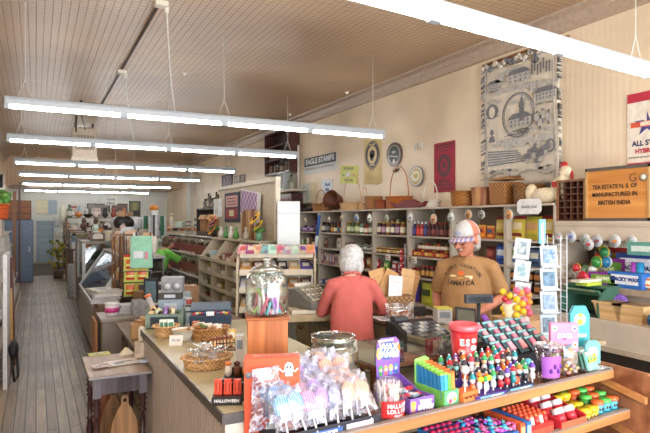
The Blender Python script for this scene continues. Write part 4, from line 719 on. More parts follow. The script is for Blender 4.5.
def person(name, label, loc, rz, hgt, girth, lean, headyaw, headpitch, skin, shirt, trouser, elbows, wrists, sleeve=1.0, belly=0, group=None, hs=1.08, drop=.03):
    t = thing(name, label, 'person', loc, rz); k = hgt/1.75
    hip = Vector((0, 0, .93*k)); RL = Matrix.Rotation(lean, 4, 'X')
    U = lambda x, y, z: hip+RL @ (Vector((x, y, z))*k)
    S = mat(skin, .55, var=.05); b = MB(); g = girth
    for s in (-1, 1):
        b.tube([(s*.09*k*g, 0, .93*k), (s*.10*k, 0, .5*k), (s*.10*k, .01, .09*k)], [.095*k*g, .06*k, .04*k], S, 12)
        b.sph((s*.11*k, -.05, .045), (.045, .12, .045), S)
    R = [(U(0, 0, -.08), .16*g, .11*g), (U(0, -.01-belly*.4, .08), .155*g, .11*g+belly*.5), (U(0, -.01-belly*.4, .2), .15*g, .105*g+belly*.5), (U(0, -.005, .36), .155*g, .11*g), (U(0, 0, .45), .12*g, .085*g), (U(0, .01, .52), .065*g, .06*g)]
    loft(b, R, S)
    sh = [U(s*.18*g, .01, .445-drop) for s in (-1, 1)]
    el = [t_ if isinstance(t_, Vector) else Vector(t_) for t_ in elbows]; wr = [Vector(w_) for w_ in wrists]
    for i in (0, 1):
        b.tube([U((-1, 1)[i]*.08*g, .01, .43), sh[i], el[i], wr[i]], [.045*k, .048*k*g, .045*k*g, .03*k*g], S, 12)
        b.sph(sh[i], .055*k*g, S); b.sph(el[i], .04*k, S); dr_ = wr[i]-el[i]; hand(b, wr[i], dr_+Vector((0, 0, -.02)), (0, 0, 1), S, (1, -1)[i])
    nk = U(0, .0, .5); hc = U(0, -.03, .66) ; b.tube([nk, U(0, -.02, .6)], [.055*k, .052*k], S, 12)
    HM = Matrix.Translation(hc) @ Matrix.Rotation(headyaw, 4, 'Z') @ Matrix.Rotation(headpitch, 4, 'X') @ Matrix.Scale(k*hs, 4); b.T = HM
    b.sph((0, .015, .035), (.078, .095, .095), S, 16, 10).sph((0, -.02, -.03), (.064, .075, .085), S, 16, 10).sph((0, -.055, -.085), (.036, .035, .026), S).sph((0, -.075, .03), (.055, .02, .012), S)
    b.tube([(0, -.09, .02), (0, -.108, -.012), (0, -.116, -.028), (0, -.095, -.035)], [.009, .013, .017, .01], S, 8).sph((.036, -.072, -.025), (.024, .02, .022), S).sph((-.036, -.072, -.025), (.024, .02, .022), S)
    for s in (-1, 1): b.sph((s*.08, .012, 0), (.012, .022, .034), S)
    b.T = Matrix(); body = remesh(b, 'body', .0085, t, smooth=1)
    f = MB(); f.T = HM
    for s in (-1, 1): f.sph((s*.03, -.083, .008), (.012, .009, .007), 'f0ece6', 8, 6).sph((s*.03, -.0905, .008), (.005, .003, .005), '2c2622', 6, 4)
    f.build('eyes', t); f = MB(); f.T = HM; f.tube([(-.024, -.087, -.062), (0, -.097, -.06), (.024, -.087, -.062)], [.003, .0065, .003], 'a8564f', 6); f.build('mouth', t)
    # shirt and trousers as loose shells around the body
    c = MB(); C1 = mat(shirt, .85, var=.07, scale=5, bump=.25, bscale=14); e = .014
    R2 = [(U(0, 0, -.14), .175*g+e, .13*g+e), (U(0, -.01-belly*.45, .0), .17*g+e, .12*g+belly*.55+e), (U(0, -.01-belly*.5, .1), .17*g+e, .12*g+belly*.6+e), (U(0, -.01-belly*.3, .22), .165*g+e, .112*g+belly*.5+e), (U(0, -.005, .36), .155*g+e, .112*g+e), (U(0, 0, .44), .125*g+e, .09*g+e), (U(0, .0, .52), .078*g, .068*g)]
    loft(c, R2, C1)
    for i in (0, 1):
        A = sh[i]; E_ = el[i]; W_ = wr[i]
        if sleeve >= 1: q = E_.lerp(W_, sleeve-1) if sleeve > 1 else E_; pts = [U((-1, 1)[i]*.08*g, .01, .445), A, A.lerp(E_, .5), E_, q]; rr = [.072*k*g, .074*k*g, .062*k, .056*k, .046*k]
        else: q = A.lerp(E_, sleeve); pts = [U((-1, 1)[i]*.07*g, .01, .46), A, A.lerp(q, .5), q]; rr = [.058*k*g, .068*k*g, .074*k, .076*k]
        c.tube(pts, rr, C1, 14)
    sh_o = remesh(c, 'shirt', .011, t, smooth=4, fold=.009, seed=len(name))
    c = MB(); C2 = mat(trouser, .85, bump=.2); c_r = [(U(0, 0, .02), .15*g+e, .105*g+e), (Vector((0, 0, .86*k)), .165*g+e, .12*g+e), (Vector((0, 0, .78*k)), .165*g, .11*g)]; loft(c, c_r[::-1], C2)
    for s in (-1, 1): c.tube([(s*.09*k*g, 0, .86*k), (s*.105*k, 0, .5*k), (s*.105*k, .01, .05)], [.098*k*g, .08*k, .065*k], C2, 14)
    remesh(c, 'trousers', .012, t, smooth=3, fold=.006)
    for s in (-1, 1): x = MB(); x.sph((s*.11*k, -.05, .04), (.05, .135, .045), '3a332c'); x.box((s*.11*k, -.05, .012), (.1, .27, .024), '2a2522'); x.build('shoe', t, 0)
    return t, HM, U, sh_o
def project(o, shirt, dirv, off=.003):
    """lay flat lettering onto the shirt along dirv (both share one parent frame)"""
    bv = BVHTree.FromPolygons([v.co for v in shirt.data.vertices], [tuple(p.vertices) for p in shirt.data.polygons]); M = o.matrix_basis.copy(); me = o.data
    bm = bmesh.new(); bm.from_mesh(me); bmesh.ops.subdivide_edges(bm, edges=bm.edges[:], cuts=1); bm.to_mesh(me); bm.free(); d = Vector(dirv).normalized()
    for v in me.vertices:
        p = M @ v.co; h = bv.ray_cast(p-d*.6, d)
        v.co = (h[0]-d*off) if h[0] else p
    o.matrix_basis = Matrix()
# man in the cap
mp_ = Vector((3.4, 3.8, 0)); MZ = math.radians(-56)
man, HM, U, shirt = person('man', 'older man in a tan printed T-shirt and pale cap behind the counter', mp_, MZ, 1.74, 1.18, .05, math.radians(-22), .16, 'bd7c62', 'a07a50', '4a4238',
    [(-.29, .04, 1.08), (.30, .0, 1.1)], [(-.2, -.24, .95), (.13, -.25, .965)], .86, .12, hs=1.2)
h = MB(); h.T = HM; HW = mat('aca8a2', .8, bump=.2, bscale=80)
h.sph((0, .045, -.0), (.088, .075, .08), HW).sph((.07, .035, -.02), (.014, .03, .05), HW).sph((-.07, .035, -.02), (.014, .03, .05), HW).sph((0, .075, -.05), (.07, .04, .045), HW); remesh(h, 'hair', .008, man, fold=.006)
h = MB(); h.T = HM; h.sph((.035, -.078, .028), (.018, .008, .005), HW, 8, 5).sph((-.035, -.078, .028), (.018, .008, .005), HW, 8, 5).sph((0, -.088, -.052), (.026, .01, .007), HW, 8, 5).build('eyebrows', man)
h = MB(); h.T = HM @ Matrix.Translation((0, 0, .03)); CAPM = [mat('bcbcbc', .8), mat('c77862', .8), mat('c6c2bc', .8)]
n = 18; rows_ = 7; vs = []
for j in range(rows_+1):
    a = PI/2*j/rows_
    for i in range(n): q = 2*PI*i/n; vs.append((.093*math.cos(a)*math.cos(q), .012+.108*math.cos(a)*math.sin(q), .012+.112*math.sin(a)))
base = len(h.v); h.v += [h.T @ Vector(v) for v in vs]
for j in range(rows_):
    for i in range(n): h.f.append([base+j*n+i, base+j*n+(i+1) % n, base+(j+1)*n+(i+1) % n, base+(j+1)*n+i]); h.m.append(M_(CAPM[0] if 10 <= i <= 16 else CAPM[1] if i in (9, 17, 8, 0) else CAPM[2])); h.s.append(True)
cp = h.build('cap', man); q = cp.modifiers.new('t', 'SOLIDIFY'); q.thickness = .004
h = MB(); h.T = HM @ Matrix.Translation((0, 0, .04)); vs = []; br = []
for j in range(4):
    for i in range(11): a = PI*(1.08+.84*i/10); r = 1+.2*j; vs.append(((.088+.004*j)*math.cos(a), .012+(.1+.026*j)*math.sin(a), .0-.004*j*j*.6-.0+.0*abs(i-5)-.012*abs(i-5)/5))
h.add(vs, [(j*11+i, j*11+i+1, (j+1)*11+i+1, (j+1)*11+i) for j in range(3) for i in range(10)], mat('6674a8', .7, kind='wave', scale=9, h2='c9a5a4'), True); q = h.build('cap_brim', cp).modifiers.new('t', 'SOLIDIFY'); q.thickness = .005
h = MB(); h.T = HM @ Matrix.Translation((0, .012, .07))
h.sph((0, -.1, .0), (.03, .006, .02), '9aa7bf', 8, 5); h.build('cap_patch', cp)
h = MB(); h.T = HM; BK = mat('1f1f22', .3)
for s in (-1, 1):
    h.tube([(s*.033+.024*math.cos(a), -.1, .006+.017*math.sin(a)) for a in [2*PI*k/12 for k in range(13)]], .0024, BK, 5, False); h.tube([(s*.057, -.098, .01), (s*.08, -.04, .012), (s*.082, .01, .01)], .0022, BK, 5)
h.tube([(-.01, -.103, .01), (.01, -.103, .01)], .0022, BK, 5); g_ = h.build('glasses', man)
h = MB(); 
for k in range(16): a = 2*PI*k/16; h.sph(U(.075*math.cos(a)*1.05, -.01+.065*math.sin(a), .515-.02*math.cos(a+PI/2)*0-.02*(1 if math.sin(a) < 0 else 0)), (.014, .014, .012), mat('a07c54', .85), 6, 4)
remesh(h, 'collar', .006, man)
zc_ = 1.33
for i, ch in enumerate('A LAST VACATION'):
    if ch == ' ': continue
    a = (i-7)*.17; o = words(ch, .036, '4c4238', man, (-.02+.165*math.sin(a), -.5, zc_-.095+.13*math.cos(a)), (PI/2, -a*-1*0+a, 0), .0003, bold=.001, name='shirt_letter'); project(o, shirt, (0, 1, 0))
for i, ch in enumerate('JAMAICA'):
    a = (i-3)*.035; o = words(ch, .05, '4c4238', man, (-.02+a*1.0, -.5, zc_-.115-abs(i-3)*-.003), (PI/2, 0, 0), .0003, bold=.002, name='shirt_letter'); project(o, shirt, (0, 1, 0))
b = MB()
def fan(cx, cz, rx, rz_, m, n=12): b.add([(cx, -.5, cz)]+[(cx+rx*math.cos(2*PI*k/n), -.5, cz+rz_*math.sin(2*PI*k/n)) for k in range(n)], [(0, k+1, (k+1) % n+1) for k in range(n)], m)
fan(-.02, zc_-.03, .026, .02, 'e0641f'); fan(-.09, zc_-.055, .035, .008, 'e6d0a0'); fan(.05, zc_-.055, .035, .008, 'e6d0a0'); fan(-.02, zc_-.07, .03, .006, 'd8a050'); fan(.07, zc_-.065, .012, .012, 'e9dcc0')
o = b.build('shirt_emblem', man); project(o, shirt, (0, 1, 0), .004)
# woman with white hair
wp = Vector((2.33, 4.0, 0)); 
wm, HM, U, shirt = person('woman', 'white haired woman in a salmon cardigan bending over the sales counter, seen from behind', wp, math.radians(150), 1.6, .98, .42, -.35, .30, 'd8a890', 'c4645e', '2b3550',
    [(-.29, -.2, .98), (.27, -.2, .96)], [(-.2, -.38, .94), (.14, -.4, .95)], 1.75, .03, hs=1.15)
h = MB(); h.T = HM; HW2 = mat('c2c2c0', .75, bump=.25, bscale=55, kind='noise', h2='989a9c', scale=40)
h.sph((0, .03, .045), (.102, .112, .1), HW2, 18, 12).sph((0, .07, -.03), (.095, .065, .085), HW2, 16, 10).sph((.075, .0, -.03), (.03, .06, .065), HW2).sph((-.075, .0, -.03), (.03, .06, .065), HW2).sph((0, -.06, .09), (.07, .03, .03), HW2)
remesh(h, 'hair', .007, wm, fold=.01, seed=3)
h = MB(); 
for k in range(18): a = 2*PI*k/18; h.sph(U(.075*math.cos(a), .0+.065*math.sin(a), .525), (.014, .014, .014), mat('bf6660', .85), 6, 4)
remesh(h, 'collar', .006, wm)
# bending shopper in green far behind
gp = PD(153, 300, 9.7); gp.z = 0
gm_, HM, U, shirt = person('shopper', 'person in a bright green T-shirt bending down beyond the paper bags', (gp.x, gp.y, 0), math.radians(117), 1.6, 1.1, .55, .1, .3, 'c08a70', '74c24e', '5c6478',
    [(-.24, -.42, 1.02), (.26, -.42, 1.05)], [(-.2, -.55, .84), (.2, -.55, .86)], .8, .02)
h = MB(); h.T = HM; h.sph((0, .03, .045), (.095, .105, .09), mat('5a4636', .8)).sph((0, .07, -.02), (.085, .06, .08), mat('5a4636', .8)); remesh(h, 'hair', .009, gm_, fold=.006)
# ---------------------------------------------------------------- left counter with grooved side
X0, X1, Y0, Y1, ZL = .70, 1.55, 2.26, 4.36, .95
t = thing('front_counter', 'counter with grooved taupe side and cream top beside the small turned leg table', 'counter', (X0, Y0, 0))
TP = mat('a99e98', .45, var=.06, scale=8); gr = [(0.0, 0)]
n = 46; pts = []
for k in range(n): y = k*(Y1-Y0)/n; s_ = (Y1-Y0)/n; pts += [(0, y), (0, y+s_*.72), (.007, y+s_*.78), (.007, y+s_*.94)]
MB().prism(pts+[(0, Y1-Y0), (.03, Y1-Y0), (.03, 0)], .9, TP, .0, ax='z').build('side_panel', t); NX, NY = .12, .26
MB().prism([(.031, 0), (NX-.005, 0), (NX-.005, NY), (X1-X0-.01, NY), (X1-X0-.01, Y1-Y0), (.031, Y1-Y0)], .89, mat('a6988b'), 0, ax='z').build('body', t); MB().box((NX/2, -.004, .45), (NX, .008, .9), mat('cfc4b6')).build('end_panel', t)
MB().prism([(-.008, -.01), (NX, -.01), (NX, NY), (X1-X0, NY), (X1-X0, Y1-Y0), (-.008, Y1-Y0)], .04, mat('b9b08c', .3, h2='a59b78', scale=4), .908, ax='z').build('countertop', t, .004)
MB().box((-.012, (Y1-Y0)/2, .925), (.008, Y1-Y0+.03, .045), mat('6d6a68', .3, .7)).box((NX/2, -.014, .925), (NX+.03, .008, .045), mat('6d6a68', .3, .7)).build('edge_trim', t)
ZL = .949
def at(x, y, z=ZL): return (x, y, z)
def PT(u, d, z=ZL): p = PD(u, 300, d); return (p.x, p.y, z)
def cellophane(b, w, h, t_, c=(0, 0, 0), rot=0, lean=0, seed=0, m=None): b.pillow(c, w, h, t_, m or clear(gloss=.25, rough=.15, cloud=.25, scale=40), None, None, rot, lean, 5, 6, seed)
# wooden jar stand, big glass jar of wrapped candy sticks
t = thing('jar_stand', 'upright orange pine crate holding up the big glass candy jar', 'stand', PT(267, 2.92), -.33)
pw = mat('c9793f', .5, kind='woodz', scale=12, h2='8f4a20')
MB().box((0, 0, .15), (.205, .19, .3), pw).build('box', t, .005); MB().box((0, 0, .304), (.225, .21, .012), mat('b86c38', .5, kind='woodx', scale=12, h2='8f4a20')).build('top_board', t, .003)
zj = ZL+.311
t = thing('candy_jar', 'big round glass jar with domed knob lid full of wrapped pastel candy sticks', 'jar', PT(267, 2.92, zj))
MB().lathe((0, 0, 0), [(.085, 0), (.105, .008), (.112, .03), (.112, .17), (.104, .2), (.085, .215), (.083, .222)], clear('eef6f2', .13), 32).build('glass', t)
MB().lathe((0, 0, 0), [(.092, .222), (.094, .232), (.07, .25), (.035, .262), (.016, .268), (.014, .276), (.024, .284), (.024, .294), (.012, .302), (.001, .303)], clear('e8f2f0', .25), 28).build('lid', t)
rn = random.Random(5); cc = ['e87a9a', '8fd46a', 'e8e4ea', 'c96ad0', 'f0a0b0', '7ac8d8', 'e8d8ee', 'e05a6a', 'f2eef4', 'b8a0d8']
for k in range(46):
    a = rn.random()*2*PI; r = .085*math.sqrt(rn.random()); b_ = rn.random()*2*PI; r2 = .085*math.sqrt(rn.random())
    p = Vector((r*math.cos(a), r*math.sin(a), .012)); q = Vector((r2*math.cos(b_), r2*math.sin(b_), .18+.035*rn.random()))
    b = MB(); b.cyl(p, p.lerp(q, .7 if k % 2 else .95), .008, mat(cc[k % 10], .25), 7); b.cyl(p.lerp(q, .66), q, .0105, clear(gloss=.3, cloud=.5, scale=60), 6)
    tag(b.build('candy_stick', None, 0, PT(267, 2.92, zj)), ['pink', 'lime green', 'white', 'violet', 'light pink', 'sky blue', 'pale lilac', 'red', 'cream', 'lavender'][k % 10]+' wrapped candy stick in the big glass jar, %s such' % ORD[k//10], 'candy', 'candy sticks in the glass jar')
# flat wicker basket of wrapped packets
p = PT(207, 3.08); make_basket('wicker_basket', 'flat round wicker tray basket of clear packets nearest on the cream counter', p, .115, .055, WICKL, 1.05, .95, 1.12)
for k in range(13):
    a = k*2.4; r = .085*math.sqrt(k/13); m = MB(); m.T = Matrix.Rotation(k*1.3, 4, 'Z') @ Matrix.Rotation(-1.2+.3*math.sin(k), 4, 'X'); m.sph((0, .0, .03), (.022, .006, .018), mat(['f2ece0', 'e6d4b8', 'd8a070'][k % 3])); cellophane(m, .07, .075, .02, seed=k)
    tag(m.build('wrapped_candy', None, 0, (p[0]+r*math.cos(a), p[1]+r*math.sin(a)-.02, ZL+.04+.004*(13-k))), '%s clear candy packet in the flat wicker basket, counting outwards from its centre' % ORD[k], 'candy', 'packets in the flat wicker basket')
# striped bars in a wire holder
t = thing('wire_holder', 'low black wire holder with a curled handle behind the flat wicker basket', 'holder', PT(222, 3.45), -.2); b = MB()
for z in (.005, .05): b.tube([(-.09, -.03, z), (.08, -.03, z), (.08, .04, z), (-.09, .04, z), (-.09, -.03, z)], .003, '2a2420', 5)
b.tube([(-.09, 0, .05), (-.12, 0, .06), (-.125, 0, .085), (-.1, 0, .09), (-.095, 0, .075)], .003, '2a2420', 5)
for x in (-.09, 0, .08): b.cyl((x, -.03, 0), (x, -.03, .05), .003, '2a2420', 5)
b.build('wire_frame', t)
for k in range(7): q = PT(222, 3.45); item('candy_bar', 'cbr', lambda b: b.box((0, 0, .04), (.014, .05, .075), mat('8a4a2c')).box((0, -.0255, .04), (.014, .002, .04), 'd9b48a'), (q[0]-.07+k*.022, q[1]+.002*k, ZL+.008), (.0, 0, -.2), 'brown striped candy bar in the black wire holder, %s along' % ORD[k], 'candy bar', 'bars in the wire holder')
t = thing('paper_box', 'white upright paper box just left of the pine jar stand', 'box', PT(240, 3.1), -.4); MB().box((0, 0, .085), (.045, .06, .17), mat('d6d8dc')).build('box', t, .002); MB().box((0, -.031, .12), (.03, .002, .05), '8aa0b8').build('label', t)
# black halloween chocolate trays
def choc_tray(u, d, n, label, kind, nm):
    q = PT(u, d); rz = -.42; t = thing('chocolate_tray', label, 'tray', q, rz)
    MB().box((0, 0, .018), (.13, .1, .036), mat('17151a', .4)).box((0, .045, .05), (.13, .01, .04), mat('17151a', .4)).build('tray', t, .002); words('HALLOWEEN', .018, 'd8d8d8', t, (0, -.0515, .019), bold=.0005)
    R_ = Matrix.Rotation(rz, 4, 'Z')
    for k in range(n):
        v = R_ @ Vector(((k-(n-1)/2)*.042, 0, .036)); b = MB()
        if kind: b.box((0, 0, .032), (.035, .03, .064), mat('d8452a', .35), top=.9).box((0, -.0155, .035), (.02, .002, .04), '9c2818').box((0, -.017, .035), (.009, .002, .052), 'e8563a')
        else: b.sph((0, 0, .03), (.019, .017, .032), mat(['e4e0dc', '6a3a26', 'c98a50'][k % 3], .4)).sph((0, -.002, .065), (.017, .014, .012), mat(['d87a3a', '4a2a1c', 'e07030'][k % 3], .3))
        tag(b.build('chocolate', None, .002 if kind else 0, Vector(q)+v, (0, 0, rz)), (['first', 'second', 'third'][k])+' %s from the left in the %s black tray' % (('orange wrapped chocolate bar', 'nearer') if kind else ('foil chocolate figure', 'farther')), 'chocolate', nm)
choc_tray(228, 2.47, 3, 'black HALLOWEEN tray of three orange chocolate bars at the counter corner', 1, 'orange chocolate bars')
choc_tray(237, 2.74, 3, 'black HALLOWEEN tray of foil figures behind the orange chocolate tray', 0, 'foil chocolate figures')
# items at the far end of the cream counter
q = PT(166, 4.22); t = thing('wooden_crate', 'green grey slatted wooden crate at the far end of the cream counter', 'crate', q, -.35); gw = mat('7c9086', .6, kind='woodx', scale=14, h2='5c7068')
for s in (-1, 1): MB().box((0, s*.085, .06), (.27, .014, .1), gw).build('long_side', t); MB().box((s*.128, 0, .07), (.014, .156, .14), gw).build('end_panel', t)
MB().box((0, 0, .008), (.26, .16, .012), '3a4a48').build('bottom', t); MB().box((0, -.093, .055), (.2, .002, .07), '23333f').build('chalk_label', t)
for k in range(9):
    a = k*1.9; v = Vector((-.1+.05*(k % 5), -.04+.08*(k//5), .1+.02*(k % 2))); v = Matrix.Rotation(-.35, 4, 'Z') @ v
    tag(MB().cyl((0, -.012, 0), (0, .012, 0), .03, mat(['d8b888', 'c0c4a0', '9a7cc0', 'e0cfa8', '6c8a70'][k % 5]), 14).cyl((0, -.014, 0), (0, .013, 0), .014, '3a3634', 10).build('spool', None, 0, Vector(q)+v, (.3, 0, a*.3)), ['tan', 'pale green', 'purple', 'cream', 'dark green'][k % 5]+' wooden spool in the green crate, %s row' % ['front', 'back'][k//5], 'spool', 'spools in the green crate')
make_basket('wicker_bowl', 'pale round wicker bowl before the green crate', PT(166, 3.87), .068, .075, WICKL, 1, 1, 1.25)
for k in range(5): q = PT(163+k*2, 3.86+.02*(k % 2)); item('card_packet', 'cpk%d' % (k % 2), carton(.05, .012, .07, ['dfe4dc', '8a9a90'][k % 2], ['4a8a6a', 'c8b070'][k % 2]), (q[0], q[1], ZL+.045), (-.15, 0, -.4+.2*k), ['white and green', 'grey green'][k % 2]+' card packet in the pale wicker bowl, %s from left' % ORD[k], 'packet', 'packets in the wicker bowl')
q = PT(183, 3.72); t = thing('serving_bowl', 'white bowl filled with yellow between the two wicker baskets', 'bowl', q); b = MB(); bowl(.075, .08, 'e8e6e0')(b); b.build('bowl', t); MB().lathe((0, 0, 0), [(.001, .07), (.068, .066)], 'dda82e', 20).build('filling', t)
t = thing('price_card', 'white handwritten price card leaning on the white and yellow bowl', 'price card', PT(176, 3.58), -.45); MB().box((0, 0, .033), (.085, .003, .065), 'eeeae8', (-.2, 0, 0)).build('card', t); words('$2.50', .022, '6f6f90', t, (0, -.004, .036), (PI/2-.2, 0, 0))
q = PT(209, 3.8); make_basket('wicker_basket', 'deep oval wicker basket of small goods before the dark blue bin', q, .1, .075, mat('c49560', .6, kind='weave', scale=90, h2='8a5c30'), 1.15, .85, 1.2)
for k in range(11):
    a = k*2.4; r = .08*math.sqrt(k/11); tag(MB().pillow((0, 0, 0), .06, .05, .025, mat(['e8e4da', '8fa86a', 'c89a60', 'd0d4e0', '9a6a4a'][k % 5], .3), seed=k, nx=4, nz=4).build('small_packet', None, 0, (q[0]+r*math.cos(a), q[1]+r*math.sin(a)*.8, ZL+.055+.01*math.cos(k)), (-.8, 0, a)), ['white', 'olive', 'tan', 'pale blue', 'brown'][k % 5]+' small packet in the deep wicker basket, %s ring' % ['inner', 'middle', 'outer'][k//5], 'packet', 'packets in the deep wicker basket')
q = PT(211, 4.28); rz = -.3; t = thing('storage_bin', 'dark blue plastic bin with open flap lid holding small candies', 'bin', q, rz); nb = mat('2f4257', .35)
MB().box((0, 0, .045), (.3, .2, .09), nb, top=1.06).box((0, 0, .088), (.29, .19, .01), '1d2a38').build('tub', t, .006); MB().box((0, .05, .135), (.31, .15, .02), mat('3c5066', .35), (.28, 0, 0)).box((0, .1, .11), (.31, .012, .06), nb).build('lid', t, .006)
for k in range(14): v = Matrix.Rotation(rz, 4, 'Z') @ Vector((-.125+.02*k, -.06+.02*(k % 3), .1)); tag(MB().sph((0, 0, 0), (.013, .011, .011), mat(['c83a3a', 'e8e0d0', 'e0b840', 'a03a6a', '4a7a9a'][k % 5], .3), 8, 5).build('small_candy', None, 0, Vector(q)+v), ['red', 'white', 'yellow', 'plum', 'blue'][k % 5]+' small candy in the dark blue bin, %s from left' % ORD[k], 'candy', 'candies in the dark blue bin')
t = thing('price_card', 'white price card fixed to the dark blue bin lid', 'price card', (q[0]-.04, q[1]-.12, ZL+.11), rz); MB().box((0, 0, 0), (.055, .003, .03), 'e9ebee', (-.2, 0, 0)).build('card', t)
# ---------------------------------------------------------------- candy rack across the foreground
RO = Vector((.86, 2.004, 0)); RA = math.atan2(.0728, .9973)
RM = Matrix.Translation(RO) @ Matrix.Rotation(RA, 4, 'Z')
def RK(a, b, z): return RM @ Vector((a-.06, b, z))
def RU(u, b):
    r = ray(u, 221); d = Vector((math.cos(RA), math.sin(RA), 0)); o = RO+Vector((-math.sin(RA), math.cos(RA), 0))*b   # o + a d = s r
    return (o.y*r.x-o.x*r.y)/(d.x*r.y-d.y*r.x)+.06
OW = mat('c98d55', .5, kind='woodx', scale=10, h2='a06a3a'); GWd = mat('9a8c84', .6, kind='woodx', scale=12, h2='7c6c62'); DW = mat('8f5f42', .55, kind='woodx', scale=8, h2='5c3824')
t = thing('candy_rack', 'two tier wooden candy rack with orange edge strips crossing the foreground', 'rack', RO, RA); LN = 2.2
for z, b0, b1 in ((.83, 0, .42), (.62, -.1, .34), (.40, -.2, .3)):
    MB().box((LN/2, (b0+b1)/2, z), (LN, b1-b0, .018), DW).build('shelf', t)
    e = MB(); e.box((LN/2, b0-.005, z+.008), (LN, .014, .045), OW).box((LN/2, b0+.006, z+.034), (LN, .03, .01), GWd); e.build('edge_strip', t, .002)
for a, nm in ((-.03, 0), (LN+.03, 1)):
    MB().prism([(-.24, 0), (-.24, .84 if nm else .6), (-.2, .88 if nm else .78), (.42, .9), (.42, 0)], .025, mat('a8714e', .55, kind='woodx', scale=7, h2='744228'), a-.0125, ax='x').build('end_panel', t, .002)
    if nm:
        for z0, z1 in ((.80, .66), (.58, .42)): b = MB(); b.add([(a-.0125-dx, y, zz+h) for dx in (0, .025) for (y, zz) in ((.4, z0+.04), (-.2, z1+.05)) for h in (0, .035)], [(0, 1, 3, 2), (4, 6, 7, 5), (0, 4, 5, 1), (2, 3, 7, 6), (1, 5, 7, 3), (0, 2, 6, 4)], OW); b.build('cleat', t)
ZU, ZM, ZB = .84, .63, .41
def rk(name, label, cat, a, b, z, rz=0, group=None): return thing(name, label, cat, RK(a, b, z+.001), RA+rz, group)
# orange candy carton
t = thing('candy_carton', 'large bright orange candy carton standing on end at the left of the rack', 'box', (1.0, 2.44, .852), -.36); OR = mat('dd5a34', .4, var=.04)
t.location = PD(272, 300, 2.4); t.location.z = ZU
MB().box((0, 0, .165), (.235, .085, .33), OR).build('carton', t, .003)
words('SKELETON POPS', .03, 'e8e4dc', t, (-.1185, 0, .16), (PI/2, PI/2*0, -PI/2), bold=.001).rotation_euler = Euler((0, -PI/2, 0)) if False else Euler((PI/2, -PI/2, -PI/2))
words('SKELETON POPS', .022, 'b4a494', t, (0, 0, .3315), (0, 0, 0))
b = MB(); b.box((.0, -.0433, .14), (.06, .002, .13), 'c9c2bc'); 
for k in range(9): b.box((0, -.0447, .085+k*.013), (.05, .001, .003), '6f6a68')
b.box((0, -.0433, .045), (.055, .002, .03), 'e8e6e2')
for k in range(9): b.box((-.02+k*.005, -.0447, .045), (.002, .001, .024), '3a3a3c')
b.cyl((-.1, -.0425, .26), (-.1, -.044, .26), .015, '8f8a8c', 16).box((0, -.0433, .065), (.03, .0015, .004), 'd04a5a'); b.build('print', t)
b = MB(); b.sph((.07, -.043, .285), (.02, .004, .026), 'eef0f4').box((.07, -.044, .262), (.03, .003, .02), 'eef0f4'); b.tube([(.03, -.044, .285), (.045, -.044, .27), (.055, -.044, .28)], .004, 'dfe2ea', 5).tube([(.11, -.044, .285), (.095, -.044, .27), (.085, -.044, .28)], .004, 'dfe2ea', 5).sph((.063, -.047, .29), (.004, .002, .006), '2a3040', 6, 4).sph((.078, -.047, .29), (.004, .002, .006), '2a3040', 6, 4); b.build('ghost_emblem', t)
# long black tray of wrapped lollipops
t = rk('lollipop_tray', 'black card display tray of wrapped lollipops at the left of the rack', 'tray', .30, .2, ZU)
MB().box((0, 0, .015), (.5, .34, .03), mat('1c1a20')).box((0, -.172, .03), (.5, .004, .06), mat('252530')).box((0, .1, .06), (.5, .14, .08), mat('1c1a20')).build('tray', t, .002)
MB().box((-.05, -.1755, .03), (.2, .002, .03), '3a63b0').box((.14, -.1755, .03), (.14, .002, .034), 'd6cfe6').build('label', t); words('MELLOW POPS', .022, 'eceaf6', t, (-.05, -.178, .03), bold=.0008)
SW = {'blue': mat('1f86c4', .3, kind='wave', scale=30, h2='a8dcf4'), 'pink': mat('e0559a', .3, kind='wave', scale=32, h2='f4bcd8'), 'white': mat('e8e6ea', .3, kind='spots', scale=45, h2='9aa0b8'), 'orange': mat('f08a5c', .3, kind='wave', scale=26, h2='f8c8a4'), 'purple': mat('8a4ab8', .3, kind='wave', scale=34, h2='d4b4ec')}
WRAP = clear('f2f4ff', .10, .15, .13, 70)
def lolly(b, m, r=.042):
    b.cyl((0, 0, -.09), (0, 0, .01), .0045, 'f0f0f4', 6).sph((0, 0, .04), (r, .012, r*1.1), m, 14, 9)
lol_cols = [('blue', -.2), ('blue', -.145), ('pink', -.08), ('purple', -.025), ('white', .05), ('orange', .115), ('orange', .185)]
for ci, (cn, x) in enumerate(lol_cols):
    for rr_ in range(5):
        c2 = cn if rr_ < 4 or ci % 2 else {'blue': 'pink', 'orange': 'white', 'pink': 'purple', 'white': 'white', 'purple': 'purple'}[cn]
        pos = RK(.30+x+random.uniform(-.008, .008), .2-.135+rr_*.062, ZU+.125+.014*rr_+random.uniform(-.006, .006)+(.02 if rr_ > 2 else 0)); key = 'lol'+c2
        rot = (-.35+random.uniform(-.1, .1), random.uniform(-.25, .25), RA+random.uniform(-.2, .2))
        if key not in PROTO: q_ = MB(); lolly(q_, SW[c2]); PROTO[key] = q_.mesh('lollipop')
        o = bpy.data.objects.new('lollipop', PROTO[key]); COL.objects.link(o); o.location = pos; o.rotation_euler = rot
        tag(o, '%s swirl lollipop, %s column, %s row back in the black tray' % (c2, ORD[ci], ORD[rr_]), 'lollipop', 'wrapped lollipops in the black tray')
        if 'wrp' not in PROTO: q_ = MB(); q_.pillow((0, 0, -.06), .095, .165, .036, WRAP, seed=2, nx=6, nz=8); PROTO['wrp'] = q_.mesh('wrapper')
        wo = bpy.data.objects.new('wrapper', PROTO['wrp']); COL.objects.link(wo); wo.parent = o
